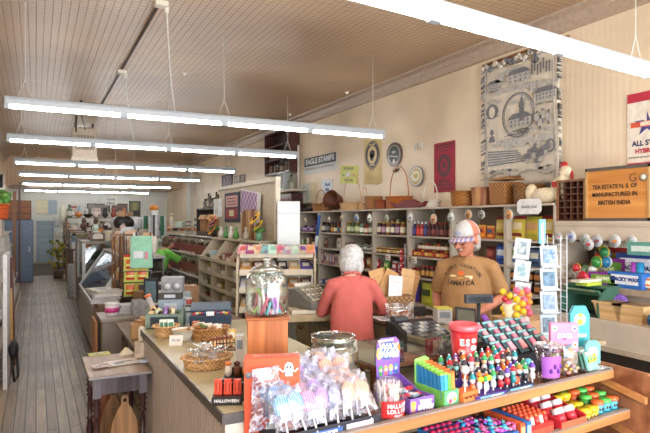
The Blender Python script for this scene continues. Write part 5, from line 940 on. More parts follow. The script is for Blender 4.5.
# big clear bag left of the tray, leaning on the carton
t = rk('cellophane_bag', 'large frosted cellophane bag leaning against the orange carton', 'bag', .07, .2, ZU+.03, .1); b = MB(); b.pillow((0, 0, 0), .15, .27, .05, clear('eef2ff', .12, .2, .3, 40), None, None, 0, .1, 8, 10, 4); b.build('bag', t)
# tub of mallow lollies
t = rk('lolly_tub', 'clear domed tub of white stick lollies with red label between lollipop tray and purple box', 'tub', .655, .1, ZU)
MB().lathe((0, 0, 0), [(.06, 0), (.066, .01), (.072, .13), (.07, .15), (.055, .175), (.03, .188), (.001, .19)], clear('ffffff', .14, .08, .1), 26).build('tub', t)
b = MB(); m = mat('d23438', .35)
for k in range(12):
    a0 = -PI*.5-1.15+k*2.3/12; a1 = a0+2.3/12; b.add([(.0715*math.cos(a), .0715*math.sin(a), z) for a, z in ((a0, .02), (a1, .02), (a1, .095), (a0, .095))], [(0, 1, 2, 3)], m)
b.build('label', t)
for tx, z, s_, c_ in (('MALLOW', .074, .026, 'f4eeee'), ('LOLLIES', .05, .024, 'f4eeee'), ('FRUIT', .029, .014, 'f0c8c8')):
    for i, ch in enumerate(tx): a = -PI/2+(i-(len(tx)-1)/2)*s_*.72/.0722*.95; words(ch, s_, c_, t, (.0725*math.cos(a), .0725*math.sin(a), z), (PI/2, 0, a+PI/2), .0004, bold=.0008, name='label_letter')
rn = random.Random(2)
for k in range(16):
    a = k*2.4; r = .045*math.sqrt(k/16); pp_ = RK(.655+r*math.cos(a), .1+r*math.sin(a), ZU+.02)
    b = MB(); b.cyl((0, 0, 0), (.012*math.cos(a), .012*math.sin(a), .15), .0028, 'f6f4f0', 6).sph((0, 0, .04+.03*(k % 3)), (.014, .014, .024), mat(['f0d0d8', 'f2c89a', 'e8e0ee', 'e0607a'][k % 4], .4), 8, 6)
    tag(b.build('stick_lolly', None, 0, pp_), ['pale pink', 'peach', 'lilac white', 'rose red'][k % 4]+' mallow stick lolly in the clear domed tub, %s such' % ORD[k//4], 'lollipop', 'stick lollies in the domed tub')
# wax fangs display
PU = mat('8a62c4', .35, var=.05)
t = rk('candy_display_box', 'purple WAX FANGS display box with tall header card', 'candy box', .83, .2, ZU)
MB().box((0, -.13, .0375), (.15, .004, .075), PU).box((0, .13, .06), (.15, .004, .12), PU).box((0, 0, .004), (.15, .26, .008), PU).prism([(-.13, 0), (.13, 0), (.13, .12), (-.02, .07), (-.13, .075)], .004, PU, -.075, ax='x').prism([(-.13, 0), (.13, 0), (.13, .12), (-.02, .07), (-.13, .075)], .004, PU, .071, ax='x').build('tray', t)
MB().prism([(-.072, .1), (.072, .1), (.078, .22), (.07, .29), (.05, .31), (-.05, .31), (-.07, .29), (-.078, .22)], .004, PU, .128).build('header_card', t)
b = MB(); 
def vdisc(b, x, y, z, rx, rz_, m, n=18): b.add([(x+rx*math.cos(2*PI*k/n), y, z+rz_*math.sin(2*PI*k/n)) for k in range(n)], [tuple(range(n))], m)
vdisc(b, 0, .1265, .245, .072, .045, '3b4fb0'); vdisc(b, .055, .1262, .25, .02, .035, 'e8823a'); vdisc(b, -.058, .1262, .235, .018, .03, 'e6cf4a'); vdisc(b, 0, .126, .245, .06, .038, '4a6cc8')
for k, c in enumerate(('5aa84a', 'f0a070', 'f2d060', '5a9ad8')): vdisc(b, -.05+k*.033, .1258, .155, .014, .018, c); vdisc(b, -.05+k*.033, .125, .15, .008, .008, 'f2d8c0'); vdisc(b, -.05+k*.033, .1258, .13, .012, .01, ['4a9a50', 'e86a6a', '6a9ae0', '3a70b8'][k])
vdisc(b, -.055, -.1325, .035, .016, .022, 'f0a878'); vdisc(b, -.055, -.133, .052, .016, .012, 'f0cf50'); b.build('artwork', t)
for tx, x, y, z, s_ in (('WAX', 0, .124, .262, .05), ('FANGS', 0, .124, .225, .042), ('WAX', .02, -.134, .05, .03), ('FANGS', .02, -.134, .025, .03)): words(tx, s_, 'f6f6fa', t, (x, y, z), (PI/2, .08, 0), bold=.0022)
words('WACK-O-WAX', .014, 'f2f0fa', t, (-.02, .124, .298), (PI/2, 0, 0), bold=.001)
for k in range(14):
    x, y = -.05+.034*(k % 4), -.1+.06*(k//4); o = item('wax_candy', 'wxc%d' % (k % 3), lambda b: b.sph((0, 0, .014), (.017, .022, .011), mat(['d82a3e', 'e84a5a', 'b8c8d8'][len(PROTO) % 3] if 0 else 'd82a3e', .25)).pillow((0, -.03, .01), .045, .06, .02, WRAP, None, None, 0, -PI/2, 4, 4, 3) if k % 3 else b.box((0, 0, .012), (.045, .055, .014), mat('9fb4c8', .3)).box((0, 0, .02), (.035, .04, .004), 'dfe6ee'), RK(.83+x, .2+y, ZU+.035+.012*(k//4)), (random.uniform(-.3, .3), 0, RA+random.uniform(-.5, .5)), ('wrapped red wax fang candy' if k % 3 else 'grey blister wax candy')+' in the purple box, %s row, %s from left' % (ORD[k//4], ORD[k % 4]), 'candy', 'wax candies in the purple display box')
# box of candy sticks (blue, green, orange)
t = rk('stick_candy_box', 'green display box of tall candy stick packs right of the purple fangs box', 'candy box', .985, .14, ZU, .05)
MB().box((0, 0, .045), (.1, .2, .09), mat('7ac85a', .35)).box((.0, -.102, .045), (.098, .003, .09), mat('66b884', .35)).build('box', t, .002); MB().prism([(-.05, .09), (.05, .09), (.05, .2), (.02, .215), (-.05, .205)], .004, mat('8fd06a', .35), .1).build('header_card', t)
b = MB(); vdisc(b, 0, -.1045, .055, .035, .028, 'e8eedc'); vdisc(b, -.01, -.105, .04, .012, .012, 'e0506a'); vdisc(b, .018, -.105, .045, .01, .01, 'f0a040'); b.build('print', t)
for i in range(4):
    for j in range(6):
        c = ['2f8fc8', '4ab0e0', '6ac850', 'f0904a'][i]; item('candy_stick_pack', 'csp'+c, lambda b: b.box((0, 0, .055), (.02, .024, .11), mat(c, .3)).box((0, 0, .112), (.021, .025, .012), mat('f07a3a' if i > 1 else '8fd85a', .3)), RK(.985-.036+i*.024, .14-.075+j*.031, ZU+.055+.004*j), (-.08, 0, RA), '%s candy stick pack, %s row back in the green display box' % (['dark blue', 'light blue', 'green', 'orange'][i], ORD[j]), 'candy', 'stick packs in the green display box')
t = rk('spotted_carton', 'orange carton with black spots low in front of the toy lollipops', 'candy box', 1.1, .06, ZU, .1); MB().box((0, 0, .035), (.12, .1, .07), mat('e8763a', .4), (0, 0, 0), top=(1, .7)).build('carton', t); b = MB()
for k in range(8): vdisc(b, -.045+.03*(k % 4), -.0505+.001*(k//4), .02+.03*(k//4), .009, .006, '2a1c18', 8)
b.build('print', t)
# toy topped lollipops: rows of small figures in purple and black trays
for i, (a, b_, nm) in enumerate(((1.24, .16, 'purple'), (1.47, .17, 'dark blue'))):
    t = rk('figure_tray', nm+' stepped card tray holding little toy topped lollipops', 'tray', a, b_, ZU)
    m = mat('4a2f8a' if i == 0 else '2a2f55', .4); MB().box((0, -.08, .02), (.22, .14, .04), m).box((0, .06, .045), (.22, .14, .09), m).build('tray', t, .002); MB().box((0, -.152, .022), (.17, .003, .03), '6fa8d8').box((.03, -.1525, .022), (.07, .003, .024), 'e6ecf8').build('label', t)
rn = random.Random(11); heads = ['f0f0f2', 'f0f0f2', 'e8b890', 'f0f0f2', 'd8dce8', '8fd0c8']; hats = ['d0303a', '2f2f38', '2f2f38', '2a8f9a', '3a9a58', 'e07a2a', '6a48b0']; bods = ['e8e8ec', '25252c', 'e8e8ec', 'd0303a', '25252c', '5a3aa0', 'e8e8ec', '2a8f9a', 'e8703a']
hn_ = {'2a8f9a': 'teal', 'd0303a': 'red', '2f2f38': 'black', '3a9a58': 'green', 'e07a2a': 'orange', '6a48b0': 'purple'}; bn_ = {'d0303a': 'red', '25252c': 'black', '5a3aa0': 'purple', 'e8e8ec': 'white', '2a8f9a': 'teal', 'e8703a': 'orange'}
for r_ in range(5):
    for c in range(10):
        a = 1.145+c*.05+rn.uniform(-.006, .006); b_ = .05+r_*.055; z = ZU+(.05 if r_ < 2 else .095)+.02*rn.random(); hd = rn.choice(heads); ht = rn.choice(hats); bd = rn.choice(bods)
        t = thing('toy_lollipop', '%s hatted toy lollipop with %s body, %s row, %s along' % (hn_[ht], bn_[bd], ORD[r_], ORD[c]), 'toy', RK(a, b_, z), RA+rn.uniform(-.5, .5), 'toy topped lollipops')
        MB().cyl((0, 0, -.04), (0, 0, .0), .004, 'f0f0f0', 6).lathe((0, 0, 0), [(.006, -.005), (.014, .0), (.0155, .02), (.009, .036), (.004, .04)], mat(bd, .3), 10).build('body', t)
        h = MB().sph((0, 0, .052), (.0165, .015, .017), mat(hd, .3), 10, 7).build('head', t)
        MB().sph((-.006, -.0145, .055), .0028, '18181c', 6, 4).sph((.006, -.0145, .055), .0028, '18181c', 6, 4).build('eyes', h)
        MB().lathe((0, 0, 0), [(.017, .06), (.015, .068), (.006, .085), (.001, .088)], mat(ht, .35), 10).sph((0, 0, .088), .005, 'f4f4f4', 6, 4).build('hat', t)
for k, (u, v, b_, c, nm) in enumerate(((465, 370, .03, 'd4dce4', 'white'), (516, 380, .05, 'e8603f', 'red and blue'), (528, 362, .08, '58a8b8', 'teal'))):
    p = RK(RU(u, b_), b_, 0); d = (p.xy-Vector((0, 0))).dot(Vector((SY, CY))); z = EYE-(v-HOR)/FOC*d
    t = thing('round_lollipop', nm+' ball lollipop standing out among the toy lollipops', 'lollipop', (p.x, p.y, z)); MB().sph((0, 0, 0), .022, mat(c, .25)).build('candy', t); MB().cyl((0, 0, -(z-ZU-.002)), (0, 0, -.02), .003, 'f4f4f4', 6).build('stick', t)
p = RK(RU(488, .0), .02, ZU+.12); t = thing('twist_candy', 'yellow and green bow shaped twist candy lying on the toy lollipops', 'candy', p, RA); MB().sph((-.028, 0, 0), (.02, .008, .014), mat('f0d020', .3)).sph((.028, 0, 0), (.02, .008, .014), mat('f0d020', .3)).build('wings', t); MB().sph((0, -.003, 0), (.013, .01, .013), mat('3ab04a', .3)).cyl((0, 0, -.11), (0, 0, -.01), .003, 'f0f0f0', 6).build('centre', t)
# rows of dark teal blister cards behind
for r_ in range(4):
    for c in range(5):
        a = RU(492+c*14+r_*2, .33)+0*r_; t = thing('candy_card', 'teal and pink blister card, %s row back, %s from the left behind the toy lollipops' % (ORD[r_], ORD[c]), 'candy card', RK(1.60+c*.1, .29+r_*.05, ZU+.13+r_*.028), RA+.12, 'rows of teal and pink blister cards')
        MB().box((0, 0, .04), (.085, .003, .1), mat('32505c', .25), (-.75, .0, 0)).box((0, .022, .07), (.085, .008, .012), '7fb0b4', (-.75, 0, 0)).build('card', t)
        MB().box((.012, -.0075, .045), (.045, .012, .055), mat(['e07a94', 'd8a0b0', 'e89aa0'][(r_+c) % 3], .25), (-.75, 0, 0), top=.8).build('blister', t)
t = rk('card_carton', 'low black carton base under the rows of teal blister cards', 'box', 1.80, .37, ZU); MB().box((0, -.06, .06), (.5, .1, .12), '24262c').box((0, .04, .085), (.5, .1, .17), '24262c').build('box', t)
# tub with purple label
t = rk('candy_tub', 'clear plastic tub with purple label full of dark candies', 'tub', RU(548, .1), .1, ZU)
MB().lathe((0, 0, 0), [(.056, 0), (.06, .01), (.07, .195)], clear('f6f8ff', .14), 28).build('tub', t); MB().lathe((0, 0, 0), [(.074, .195), (.08, .198), (.08, .208), (.07, .21), (.069, .2)], clear('ffffff', .3, .1, .3), 28).build('rim', t)
b = MB(); m = mat('b06ad0', .35)
for k in range(14):
    a0 = -PI*.55-1.3+k*2.6/14; a1 = a0+2.6/14; b.add([(r*math.cos(a), r*math.sin(a), z) for a, z, r in ((a0, .03, .0625), (a1, .03, .0625), (a1, .15, .0685), (a0, .15, .0685))], [(0, 1, 2, 3)], m)
b.build('label', t); b = MB()
for k in range(4): a = -PI*.55-.5+k*.33; b.sph((.0665*math.cos(a), .0665*math.sin(a), .07+.025*(k % 2)), (.009, .009, .014), '6a2f9a', 8, 5)
b.build('label_print', t)
pr = RU(548, .1)
for k in range(26): a = k*2.4; r = .055*math.sqrt(k/26); item('dark_candy', 'dkc%d' % (k % 3), blob(.0125, mat(['6a4a80', '3a3040', 'c8c0d0'][k % 3], .4)), RK(pr+r*math.cos(a), .1+r*math.sin(a), ZU+.16+.02*math.sin(k)), 0, ['violet', 'black', 'white'][k % 3]+' candy in the purple label tub, %s of its colour from the centre' % ORD[k//3], 'candy', 'candies in the purple label tub')
# bag of mixed candy, duck packs, pink spotted box, teal cards
pr = RU(573, .1); t = rk('mixed_candy_bag', 'open clear bag of mixed pink and yellow candies beside the purple label tub', 'bag', pr, .12, ZU); MB().pillow((0, 0, 0), .12, .17, .07, clear('f8f8ff', .2, .12, .2), seed=8).build('bag', t); b = MB()
MB().prism([(-.055, .1), (.055, .1), (.05, .15), (.02, .175), (-.02, .175), (-.05, .15)], .004, mat('2f7fa0', .3), .0).build('header_card', t); b = MB(); vdisc(b, 0, -.002, .135, .03, .022, 'e8a060'); b.build('print', t)
for k in range(18): item('mixed_candy', 'mxc%d' % (k % 4), blob(.013, mat(['e8a0a8', 'f0d8a0', 'e8b050', 'e8d8e0'][k % 4], .35), .7), RK(pr-.045+.022*(k % 5), .1+.01*(k % 3), ZU+.008+.02*(k//5)), 0, ['pink', 'cream', 'amber', 'lilac'][k % 4]+' candy in the open clear bag, %s layer, %s along' % (ORD[k//5], ORD[k % 5]), 'candy', 'candies in the open clear bag')
for k in range(5):
    t = rk('duck_packet', 'white and teal candy packet with yellow chick print, %s from the front' % ORD[k], 'packet', RU(592+k*2.2, .04), .05+k*.045, ZU+.03, .1, 'chick print packets at the right end of the rack'); b = MB()
    b.box((0, 0, .055), (.11, .012, .11), mat('8fd8d0', .3), (-.3, 0, 0)).box((0, .0, .1), (.112, .013, .02), 'e6f0ee', (-.3, 0, 0)); b.build('packet', t)
    b = MB()
    for q in range(3): b.sph((-.035+q*.035, -.016+.0, .058), (.011, .004, .014), mat('ecdf3a', .4), 8, 5).sph((-.035+q*.035, -.012, .079), (.008, .004, .008), mat('ecdf3a', .4), 8, 5)
    b.build('print', t)
t = rk('packet_tray', 'white card tray under the chick print packets at the rack end', 'tray', RU(594, .1), .13, ZU); MB().box((0, 0, .014), (.15, .24, .028), 'dce8f0').build('tray', t)
def upright(name, label, cat, u, v0, v1, d, w_, h_col, prints, arch=False, zoff=None):
    p = PD(u, v1, d); q = PD(u, v0, d); hh = q.z-p.z; t = thing(name, label, cat, p, -YAW-.0); m = mat(h_col, .35)
    pts = [(-w_/2, 0), (w_/2, 0), (w_/2, hh*.8), (w_*.3, hh), (-w_*.3, hh), (-w_/2, hh*.8)] if arch else [(-w_/2, 0), (w_/2, 0), (w_/2, hh), (-w_/2, hh)]
    MB().prism(pts, .03, m).build('box', t, .002); b = MB()
    for i, (x, z, r1, r2, c) in enumerate(prints): vdisc(b, x*w_, -.001-.0004*i, z*hh, r1*w_, r2*w_, c)
    b.build('print', t); return t, hh
dots = [(x, z, .1, .1, c) for x, z, c in ((-.36, .8, 'f4f4f4'), (.36, .8, 'f4f4f4'), (-.36, .2, 'f4f4f4'), (.38, .25, 'f4f4f4'), (0, .12, 'f4f4f4'), (0, .5, 'e84a8a'))]+[(x, z, .05, .05, c) for x, z, c in ((-.36, .8, '5ab85a'), (.36, .8, '7a5ac0'), (-.36, .2, '3a9a50'), (.38, .25, 'e06a3a'), (0, .12, '8ac83a'))]
stn = thing('card_step', 'plain tan carton standing behind the candy rack under the pink box', 'box', PD(572, 300, 3.55)); stn.location.z = .62; stn.rotation_euler = (0, 0, -YAW)
stn.location = (0, 0, 0)
p = PD(565, 346, 3.25)
t1_, hh = upright('candy_box', 'pink candy box with white spots and fruit print behind the purple label tub', 'candy box', 564.5, 323, 352, 3.32, .165, 'e88ab0', dots); words('SOUR', .034, 'f8f4f0', t1_, (0, -.005, hh*.55), bold=.002)
t2, hh = upright('chick_card_box', 'tall arched teal candy box with yellow chick beside the card rack', 'candy box', 580, 310, 352, 3.42, .12, '35a8b8', [(0, .68, .3, .3, 'e8f0ec'), (0, .62, .16, .17, 'f0d838'), (.02, .78, .11, .11, 'f0d838'), (.0, .3, .34, .1, '8fc850')], True); words('CHICKS', .022, 'f0f4e8', t2, (0, -.004, hh*.3), bold=.001)
t3, hh = upright('chick_card_box', 'small teal and white candy box with yellow chick, in front of the arched one', 'candy box', 593, 333, 356, 3.32, .09, '6fc0c8', [(0, .5, .35, .35, 'e6eeea'), (-.02, .45, .18, .2, 'f0d838')], True)
t3.location.z = ZU
bpy.data.objects.remove(stn)
# open shelf riser behind the rack that carries the jar, the boxes and the acrylic bins
t = thing('riser_table', 'plain wooden riser table standing directly behind the candy rack', 'table', RO, RA)
zr = PD(564.5, 352, 3.32).z
MB().box((1.25, .55, zr-.012), (.96, .17, .02), DW).build('tabletop', t)
for a in (.80, 1.70):
    for b_ in (.49, .61): MB().box((a, b_, (zr-.02)/2), (.03, .03, zr-.02), DW).build('leg', t)
t3.location.z = ZU+.06
for x in (t1_, t2): x.location.z = zr+.001
for x_, nm in ((t1_, 'pink spotted'), (t2, 'arched teal')):
    tc2 = thing('step_carton', 'plain tan carton on the rack under the %s box' % nm, 'box', (x_.location.x, x_.location.y, ZU+.001), -YAW); MB().box((0, .015, (zr-ZU)/2-.001), (.15, .05, zr-ZU-.003), 'b99a72').build('carton', tc2)
# wide open glass jar
p = PD(333, 300, 2.9); t = thing('glass_jar', 'wide empty squat glass jar with open mouth behind the lollipop tray', 'jar', (p.x, p.y, ZL)); GL = clear('e6f0ea', .16)
MB().lathe((0, 0, 0), [(.11, 0), (.13, .02), (.138, .07), (.13, .12), (.11, .15), (.105, .165), (.112, .175), (.116, .19), (.112, .2)], GL, 34).build('bowl', t)
b = MB(); b.lathe((0, 0, 0), [(.108, .2), (.118, .2), (.118, .207), (.108, .207), (.108, .2)], clear('ffffff', .45), 34).lathe((0, 0, 0), [(.13, .125), (.136, .13), (.13, .135)], clear('ffffff', .4), 34); b.build('rim', t)
# clear acrylic bins
for k, (u, d, w_, h_) in enumerate(((368, 3.02, .2, .11), (414, 3.1, .2, .11))):
    p = PD(u, 300, d); p = RK(.95+.36*k, .55, 0); z = ZL if k == 0 else .905; t = thing('acrylic_bin', ['empty clear acrylic bin left of the fangs header card', 'empty clear acrylic bin right of the fangs header card'][k], 'bin', (p.x, p.y, 0), RA)
    t.location.z = zr; b = MB(); A = clear('f0f4f6', .22, .05)
    for q in ((0, -.08, w_, .004), (0, .08, w_, .004)): b.box((q[0], q[1], h_/2), (q[2], q[3], h_), A)
    for s in (-1, 1): b.box((s*w_/2, 0, h_/2), (.004, .16, h_), A)
    b.box((0, 0, .003), (w_, .16, .006), A).build('bin', t)
t = thing('side_counter', 'tan counter carrying the black cash register in front of the woman', 'counter', (1.57, 2.77, 0)); MB().box((.5, .3, .43), (.98, .58, .86), CF).build('body', t); MB().box((.5, .3, .885), (1.01, .6, .035), CT).build('countertop', t, .005)
# ---- lower tier
t = rk('gum_box', 'blue display box with rows of dark pink round candies, lower tier left', 'candy box', .96, .03, ZM); BL = mat('2f80cc', .35); MB().box((0, 0, .055), (.2, .22, .11), BL).build('box', t, .003)
for i in range(5):
    for j in range(4): item('pink_candy', 'pkc', lambda b: b.sph((0, 0, 0), (.017, .015, .011), mat('c8285a', .25), 10, 6), RK(.96-.076+i*.038, .03-.075+j*.05, ZM+.112), RA, 'dark pink candy, %s column %s row in the blue box' % (ORD[i], ORD[j]), 'candy', 'dark pink candies in the blue box')
t = rk('candy_box', 'blue and pink carton under the heaped wrapped candies, lower tier', 'candy box', 1.2, .03, ZM); MB().box((0, 0, .04), (.24, .24, .08), mat('2a6fb8', .35)).build('box', t, .003)
rn = random.Random(9); cn = [('e0306a', 'red'), ('e86aa8', 'pink'), ('2f9ad8', 'blue'), ('f0d040', 'yellow'), ('c04ac8', 'purple'), ('6ad0e0', 'aqua')]
for k in range(44):
    c, nm = cn[k % 6 if k % 3 else 1]; item('wrapped_candy', 'wrc'+c, lambda b: b.sph((0, 0, 0), (.018, .012, .009), mat(c, .25), 8, 5).sph((-.024, 0, 0), (.008, .008, .003), mat(c, .3), 6, 4).sph((.024, 0, 0), (.008, .008, .003), mat(c, .3), 6, 4), RK(1.2-.105+.03*(k % 8), .03-.1+.034*(k//8), ZM+.092+rn.uniform(0, .02)), (rn.uniform(-.4, .4), rn.uniform(-.4, .4), rn.uniform(0, 3)), nm+' twist wrapped candy on the blue carton, %s row, %s along' % (ORD[k//8], ORD[k % 8]), 'candy', 'twist wrapped candies on the lower tier')
for k in range(2): t = rk('candy_bar_box', ['orange edged', 'blue'][k]+' slanted carton left of the red lolly tray, lower tier', 'candy box', 1.35+k*.045, .03, ZM); MB().box((0, 0, .055), (.035, .24, .11), mat(['e0643a', '2f6fc0'][k], .35)).box((0, -.1215, .055), (.03, .003, .08), ['f0b080', '9ac8f0'][k]).build('box', t, .002)
t = rk('lolly_tray', 'red tray of orange topped push lollies on the lower tier', 'tray', 1.51, .02, ZM); MB().box((0, 0, .035), (.19, .2, .07), mat('b8302c', .4)).box((0, -.1015, .03), (.18, .003, .05), 'e8503a').build('tray', t, .002)
for i in range(5):
    for j in range(5): item('push_lolly', 'psl%d' % (i % 2), lambda b: b.cyl((0, 0, 0), (0, 0, .045), .013, mat('e6e0dc' if i % 2 else 'd83a36', .3), 10).sph((0, 0, .05), (.013, .013, .012), mat('f0603a', .25), 10, 6), RK(1.51-.07+i*.035, .02-.07+j*.036, ZM+.06), (-.25, 0, RA), 'orange topped push lolly, %s column %s row in the red tray' % (ORD[i], ORD[j]), 'lolly', 'push lollies in the red tray')
t = rk('roll_tray', 'red open box of white rolls with dark emblem on the lower tier', 'tray', 1.745, .02, ZM); rd = mat('cf2f3c', .4)
MB().box((0, 0, .005), (.21, .24, .01), rd).box((0, -.12, .03), (.21, .006, .06), mat('d8684a', .4)).box((0, .12, .06), (.21, .006, .12), rd).prism([(-.12, 0), (.12, 0), (.12, .12), (-.12, .07)], .006, rd, -.108, ax='x').prism([(-.12, 0), (.12, 0), (.12, .12), (-.12, .07)], .006, rd, .102, ax='x').build('tray', t)
for k in range(6):
    i, j = k % 2, k//2; t = thing('candy_roll', 'white capped red candy roll with round emblem, %s row %s in the red box' % (ORD[j], ['left', 'right'][i]), 'candy', RK(1.70+i*.09, -.06+j*.075, ZM+.04+.012*j), RA, 'white rolls in the red box'); t.rotation_euler = (-.5, 0, RA)
    MB().cyl((0, 0, 0), (0, 0, .05), .03, mat('d83040', .35), 18).cyl((0, 0, .045), (0, 0, .075), .033, mat('f0ecee', .35), 18).build('roll', t); MB().cyl((0, 0, .0755), (0, 0, .0765), .014, 'c8304a', 14).cyl((0, 0, .0765), (0, 0, .077), .006, 'f2f2f2', 10).build('emblem', t)
def small_tub(a, b_, z, c, lid, label, group, s=1): 
    t = rk('candy_pot', label, 'pot', a, b_, z, 0, group); MB().lathe((0, 0, 0), [(.026*s, 0), (.03*s, .006), (.031*s, .05*s)], mat(c, .3), 16).build('pot', t); MB().lathe((0, 0, .05*s), [(.034*s, 0), (.035*s, .004), (.034*s, .018*s), (.001, .019*s)], mat(lid, .3), 16).build('lid', t)
    b = MB()
    for q in range(3): an = -PI/2-.5+q*.5; b.sph((.0305*s*math.cos(an), .0305*s*math.sin(an), .026*s), (.005, .005, .009), '3a2a20', 6, 4)
    b.build('print', t)
k = 0
for a, b_ in ((1.915, -.05), (1.99, -.045), (1.9, .035), (1.975, .04), (1.9, .12), (1.98, .125), (1.9, .2)): small_tub(a, b_, ZM+(.03 if b_ > .1 else 0), 'd8a82a', 'e8c830', 'yellow lidded candy pot, %s of the yellow pots from the front' % ORD[k], 'yellow candy pots', 1.08); k += 1
gl = 0; gn = [0, 0]
for j in range(4):
    for i in range(3):
        c = (i+j) % 2; gn[c] += 1; small_tub(2.065+i*.072, -.03+j*.075, ZM+.02+.01*j, '5fb8d0' if j == 0 else ['e8703a', '4aa850'][c], ['f0703a', '5cc85a'][c], '%s lidded candy pot at the lower tier end, %s from the front' % (['orange', 'green'][c], ORD[gn[c]-1]), 'orange and green candy pots'); gl += 1
t = rk('pot_tray', 'aqua and white card tray under the orange and green candy pots', 'tray', 2.14, .08, ZM); MB().box((0, 0, .009), (.23, .3, .018), mat('68c0d8', .4)).build('tray', t)
for k in range(5): item('candy_packet', 'cpt%d' % k, bag(.1, .09, .03, ['cfe0f0', '3f6fb0', 'e8b84a', 'c84a6a', 'dfe6ea'][k], 'f4f4f0', lean=-.9), RK(1.75+k*.12, -.1, ZB+.02), RA+.2, ['pale blue', 'blue', 'amber', 'pink', 'white'][k]+' candy packet lying on the bottom tier of the rack', 'packet')
# ---------------------------------------------------------------- goods on the sales counters
def seq(a, b): return a.lerp(b, .5)
q = PT(312, 5.0, .88); t = thing('flat_carton', 'stack of flat tan boards under the grey adding machine', 'box', q, -.25); MB().box((0, 0, .03), (.5, .36, .06), mat('b09c78')).box((.02, .01, .08), (.46, .34, .035), mat('d2c8b2')).build('carton', t, .004)
t = thing('adding_machine', 'old grey adding machine with sloped keyboard on the sales desk', 'machine', (q[0], q[1], .982), -.25+.5); gy = mat('6f6e68', .4)
MB().prism([(-.17, 0), (.17, 0), (.17, .16), (.06, .17), (-.17, .06)], .3, gy, -.15, ax='x').build('case', t, .01)
b = MB()
for i in range(5):
    for j in range(6): b.box((-.1+i*.05, -.14+j*.036, .085+j*.0175), (.032, .022, .014), mat(['c9c3b0', 'a8a392'][j % 2]), (.45, 0, 0))
b.build('keys', t); MB().cyl((-.1, .12, .185), (.1, .12, .185), .022, 'd8d4c8', 14).build('paper_roll', t)
for k, (u, d, c, nm) in enumerate(((290, 5.45, 'c8bfae', 'cream'), (296, 5.3, '8a7f74', 'grey brown'), (303, 5.55, 'a88f3c', 'mustard'), (287, 5.6, 'a03038', 'red'))): item('paper_packet', 'ppk%d' % k, carton(.17, .12, .05+.02*k, c, 'e6e0d2'), PT(u, d, .88), -.3+.2*k, nm+' paper packet on the far corner of the sales desk', 'packet')
q = PT(391, 5.02, .906); t = thing('bag_basket', 'wide brown basket stuffed with folded brown paper bags on the sales counter', 'basket', q, -.3); MB().box((0, 0, .09), (.34, .26, .18), mat('a07c50', .6, kind='weave', scale=45, h2='6f5230'), top=1.1).build('bowl', t, .012)
for k, (x, rzz, ry, c, h_, nm) in enumerate(((-.14, .1, .5, 'b98f5e', .36, 'leftmost tilted'), (-.06, .0, -.25, 'c49a68', .34, 'second'), (.0, .1, .12, 'e2e4ea', .28, 'white front'), (.06, -.1, -.5, 'b88c58', .36, 'crossing'), (.13, .0, .2, 'c9a272', .33, 'right upright'), (.16, .1, .35, 'a87e50', .3, 'rightmost'))):
    v = Matrix.Rotation(-.3, 4, 'Z') @ Vector((x, -.05+.02*k if k != 2 else -.1, .08)); tag(MB().box((0, 0, h_/2), (.13, .012, h_), mat(c, .8, bump=.2)).box((0, -.0065, h_*.8), (.1, .002, .004), 'a8825a').build('paper_bag', None, .002, Vector(q)+v, (-.15, ry, rzz-.3)), nm+' folded paper bag in the brown basket', 'paper bag', 'paper bags in the basket')
t = thing('gift_bag', 'frosted bag of pastries beside the bag basket', 'bag', PT(400, 4.72, .906), -.3); MB().pillow((0, 0, 0), .26, .15, .12, clear('f4f0ea', .2, .15, .3, 30), seed=4).build('bag', t); MB().sph((.04, 0, .05), (.06, .04, .04), mat('b8763c')).sph((-.05, 0, .05), (.05, .04, .035), mat('cc9458')).build('pastry', t)
for k, (u, v, c, nm, w_, rr) in enumerate(((392, 326, 'd8d2c8', 'white', .21, .2), (404, 322, 'b9ac9c', 'tan', .2, -.4), (415, 327, 'e2dcd2', 'cream', .22, .5), (424, 320, 'c2b4a8', 'buff', .2, 1.0), (432, 325, '9c8f84', 'grey', .18, .1), (380, 322, 'e8ecf2', 'plain white', .28, -.2), (408, 333, 'cfc6b8', 'pale', .2, .8), (421, 332, 'dcd2c6', 'ivory', .18, -.6))):
    p = PZ(u, v, .9); p.x = min(max(p.x, 2.68), 2.98); z = .9065+.004*k; item('leaflet', 'lfl%d' % k, lambda b: b.box((0, 0, .0), (w_, w_*.75, .003), c).box((0, 0, .002), (w_*.7, w_*.08, .001), '7a6a60').box((w_*.1, w_*.18, .002), (w_*.4, w_*.16, .001), 'a05a50').box((-w_*.2, -w_*.2, .002), (w_*.4, w_*.14, .001), '66707a'), (p.x, p.y, z), rr, nm+' printed leaflet lying on the sales counter, %s in the spread' % ORD[k], 'leaflet', 'leaflets on the sales counter')
q = PT(380, 4.05, .906); t = thing('pizza_platter', 'dark round platter with orange food behind the fangs header card', 'platter', (2.40, 3.16, .906)); MB().lathe((0, 0, 0), [(.1, 0), (.13, .012), (.13, .016), (.1, .01), (.001, .01)], '3a2c26', 22).build('platter', t); MB().sph((0, 0, .02), (.09, .07, .02), mat('c8743a')).build('food', t)
t = thing('card_terminal', 'black box of dark packets on the sales counter left of the white cube', 'box', (2.95, 4.02, .906), -.3); MB().box((0, 0, .05), (.2, .16, .1), '26221f').box((0, 0, .105), (.18, .14, .02), '6b5f55').build('box', t, .004)
t = thing('note_cube', 'white square note cube box with small print near the man', 'box', PT(442.5, 4.62, .906), -.35); MB().box((0, 0, .06), (.125, .125, .12), 'c9cdd2').box((0, -.0635, .075), (.09, .002, .05), '8f9aa6').box((0, 0, .124), (.13, .13, .012), 'd8d060').build('cube', t, .004)
